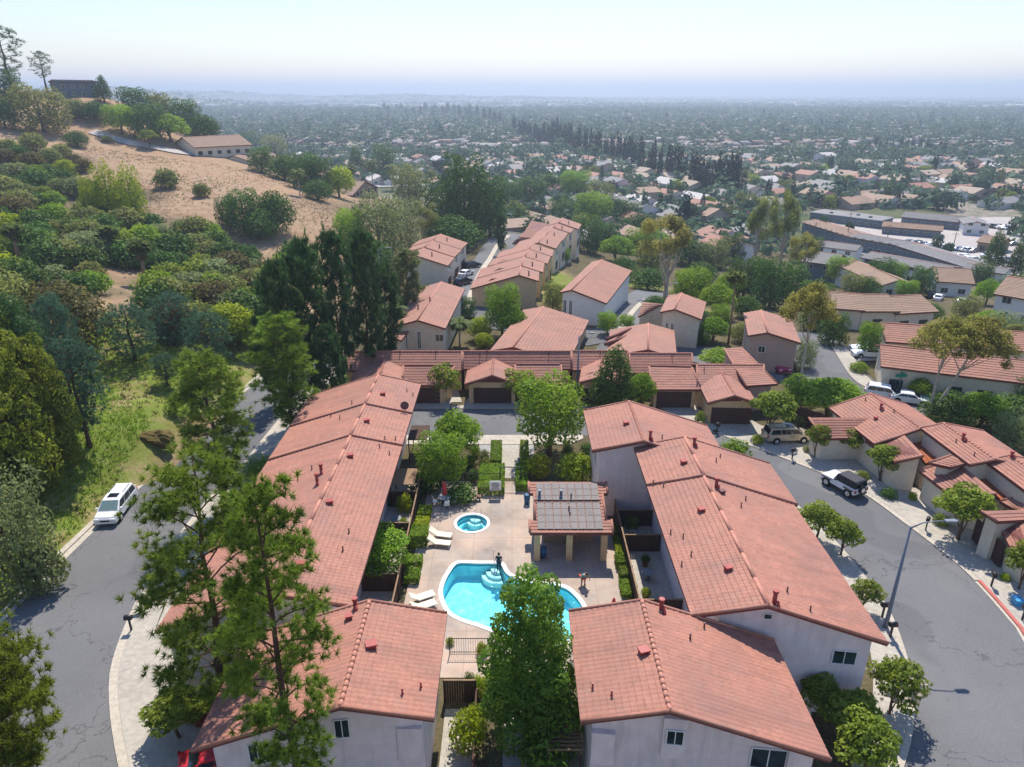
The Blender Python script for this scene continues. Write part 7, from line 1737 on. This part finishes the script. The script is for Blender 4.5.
# ------------------------------------------------------------------ people by the pool
def skin_mesh(name, joints, edges, radii, mat, parent, sub=2, k=1.):
    me = bpy.data.meshes.new(name); me.from_pydata(joints, edges, []); o = link(name, me, parent, mat)
    s = o.modifiers.new('skin', 'SKIN'); 
    for v, r in zip(me.skin_vertices[0].data, radii): v.radius = (r*k, r*k)
    me.skin_vertices[0].data[0].use_root = True
    for f in me.polygons: f.use_smooth = True
    s.use_smooth_shade = True; m = o.modifiers.new('sub', 'SUBSURF'); m.levels = sub; m.render_levels = sub; return o
def person(base, rz, label, shirt, trousers, bend=0., hold=None, shorts=False, girth=1., arms=((.28, .25), (.3, .1))):
    e = empty('person', base, rz, label, 'person'); sb, cb = math.sin(bend), math.cos(bend)
    def up(x, y, z): z2 = z - .92; return (x + 0, y*1 + z2*sb + y*(cb - 1), .92 + z2*cb - y*sb)      # y is forward
    hl, hr = (-.26 - arms[0][0]*.2, arms[0][0] + .1, 1.02), (.26 + arms[1][0]*.2, arms[1][0] + .12, 1.02)
    J = [(0, 0, .95), up(0, 0, 1.15), up(0, 0, 1.35), up(0, .01, 1.5), up(0, .03, 1.6), up(0, .04, 1.72),
         (-.1, 0, .9), (-.11, .03, .5), (-.12, -.02, .09), (-.13, .13, .03), (.1, 0, .9), (.11, .04, .5), (.13, .0, .09), (.14, .15, .03),
         up(-.19, 0, 1.43), up(-.27, .03, 1.18), up(*hl), up(.19, 0, 1.43), up(.27, .03, 1.18), up(*hr)]
    E = [(0, 1), (1, 2), (2, 3), (3, 4), (4, 5), (0, 6), (6, 7), (7, 8), (8, 9), (0, 10), (10, 11), (11, 12), (12, 13), (2, 14), (14, 15), (15, 16), (2, 17), (17, 18), (18, 19)]
    skin_mesh('body', J, E, [.13, .125, .14, .055, .095, .085, .085, .058, .042, .035, .085, .058, .042, .035, .058, .043, .032, .058, .043, .032], M['skin'], e, k=girth)
    skin_mesh('shirt', [J[0], J[1], J[2], up(0, 0, 1.46), J[14], up(-.235, .015, 1.28), J[17], up(.235, .015, 1.28)], [(0, 1), (1, 2), (2, 3), (2, 4), (4, 5), (2, 6), (6, 7)], [.155, .15, .165, .09, .075, .066, .075, .066], M[shirt], e, k=girth)
    kn = (7, 11) if shorts else (8, 12)
    jl = [J[0], J[6], J[7] if not shorts else tuple((a+b)/2 for a, b in zip(J[6], J[7])), J[10], J[11] if not shorts else tuple((a+b)/2 for a, b in zip(J[10], J[11]))]; el = [(0, 1), (1, 2), (0, 3), (3, 4)]; rr = [.155, .105, .08, .105, .08]
    if not shorts: jl += [J[8], J[12]]; el += [(2, 5), (4, 6)]; rr += [.06, .06]
    skin_mesh('trousers' if not shorts else 'shorts', jl, el, rr, M[trousers], e, k=girth)
    hp = Vector(up(0, .02, 1.70)); bm = bmesh.new(); bmesh.ops.create_uvsphere(bm, u_segments=14, v_segments=10, radius=.115)
    for v in bm.verts: v.co = Vector((v.co.x*.95, v.co.y*1.08 - .02, v.co.z*1.0 + .02)) + hp
    bmesh.ops.delete(bm, geom=[v for v in bm.verts if (v.co - hp).y > .06 and (v.co - hp).z < .05], context='VERTS')
    me = bpy.data.meshes.new('hair'); bm.to_mesh(me); bm.free(); link('hair', me, e, M['hair'])
    nz = MB(); fx = Vector(up(0, .13, 1.67)); nz.box(fx, (.03, .04, .04)); nz.build('nose', M['skin'], e)
    for sx in (-1, 1):
        m = MB(); f = Vector(up(sx*.04, .118, 1.69)); m.box(f, (.025, .012, .014)); m.build('eye', M['hair'], e)
        hnd = Vector(J[16] if sx < 0 else J[19]); 
        for k in range(4): m = MB(); a = hnd + Vector(((k - 1.5)*.017, .015, -.02)); m.tube([a, a + Vector((0, .03, -.045)), a + Vector((0, .028, -.085 + .006*abs(k-1.5)))], [.0095, .009, .007], 6); m.build('finger', M['skin'], e)
        m = MB(); a = hnd + Vector((-sx*.03, .02, 0)); m.tube([a, a + Vector((-sx*.02, .03, -.03)), a + Vector((-sx*.01, .045, -.055))], [.011, .01, .008], 6); m.build('thumb', M['skin'], e)
    return e, Vector(J[19])
pa, hand = person(U(499, 571, .06), R(170), 'person in dark teal clothes standing at the pool steps holding a pole', 'navycloth', 'navycloth', .08, arms=((.05, 0), (.3, 0)))
pm = pa.matrix_basis.copy(); pa_m = Matrix.Translation(pa.location) @ Matrix.Rotation(R(170), 4, 'Z'); hw_ = pa_m @ hand
e = empty('pool_pole', (0, 0, 0), 0, 'thin pale pole of the pool net held at the pool steps', 'pole'); m = MB(); m.tube([hw_ + Vector((.04, .1, -1.0)), hw_ + Vector((0, 0, 0)), hw_ + Vector((-.06, -.1, 1.4))], .018, 6); m.build('shaft', M['chrome'], e); m = MB(); m.box(hw_ + Vector((.04, .14, -1.0)), (.4, .3, .03)); m.build('net', M['bluebin'], e)
person(U(583, 584.5, .05), R(200), 'person in teal top and red shorts bending forward beside the pool', 'teal', 'redcloth', R(38), shorts=True, girth=1.35)[0].scale = (1.15, 1.15, .9)
# ------------------------------------------------------------------ light, air, render
EL, AZ = R(57), R(5)      # sun stands beyond the scene, slightly to the right
sd = Vector((math.sin(AZ)*math.cos(EL), math.cos(AZ)*math.cos(EL), math.sin(EL)))
sl = bpy.data.objects.new('sun', bpy.data.lights.new('sun', 'SUN')); C.objects.link(sl)
sl.data.energy = 3.5; sl.data.angle = R(.55); sl.data.color = (1.0, .93, .82)
sl.rotation_euler = (-sd).to_track_quat('-Z', 'Y').to_euler(); sl.location = (0, 60, 90)
W = bpy.data.worlds.new('World'); S.world = W; W.use_nodes = True; nt = W.node_tree; nt.nodes.clear()
sky = nt.nodes.new('ShaderNodeTexSky'); sky.sky_type = 'NISHITA'; sky.sun_disc = False
sky.sun_elevation = EL; sky.sun_rotation = AZ; sky.altitude = 100; sky.air_density = 1.6; sky.dust_density = 0.0; sky.ozone_density = 6.0
bg = nt.nodes.new('ShaderNodeBackground'); bg.inputs[1].default_value = .084
out = nt.nodes.new('ShaderNodeOutputWorld'); tn = nt.nodes.new('ShaderNodeMix'); tn.data_type = 'RGBA'; tn.blend_type = 'MULTIPLY'; tn.inputs[0].default_value = 1; tn.inputs[7].default_value = (.99, .95, 1.1, 1); nt.links.new(sky.outputs[0], tn.inputs[6]); nt.links.new(tn.outputs[2], bg.inputs[0]); nt.links.new(bg.outputs[0], out.inputs[0])
hz = MB(); hz.hexa([(-9800, -90, -18), (9800, -90, -18), (9800, 15800, -18), (-9800, 15800, -18)], [(-9800, -90, 135), (9800, -90, 135), (9800, 15800, 135), (-9800, 15800, 135)])
t = NT('haze'); pv = t.n('ShaderNodeVolumePrincipled'); pv.inputs['Color'].default_value = (.69, .80, .94, 1); pv.inputs['Density'].default_value = .00032; pv.inputs['Anisotropy'].default_value = .46
t.l(pv.outputs[0], t.out.inputs['Volume'])
tag(hz.build('haze', t.m), kind='stuff')
S.view_settings.view_transform = 'Standard'; S.view_settings.look = 'None'; S.view_settings.gamma = 1; S.view_settings.exposure = .92
S.view_settings.use_curve_mapping = False
cy = S.cycles; cy.max_bounces = 6; cy.diffuse_bounces = 3; cy.glossy_bounces = 2; cy.transmission_bounces = 3; cy.transparent_max_bounces = 6; cy.volume_bounces = 0
cy.use_denoising = True
try: cy.denoiser = 'OPENIMAGEDENOISE'; cy.denoising_input_passes = 'RGB_ALBEDO_NORMAL'; cy.denoising_prefilter = 'FAST'
except Exception: pass
cy.sample_clamp_indirect = 6; cy.use_adaptive_sampling = True; cy.adaptive_threshold = .012
S.render.film_transparent = False
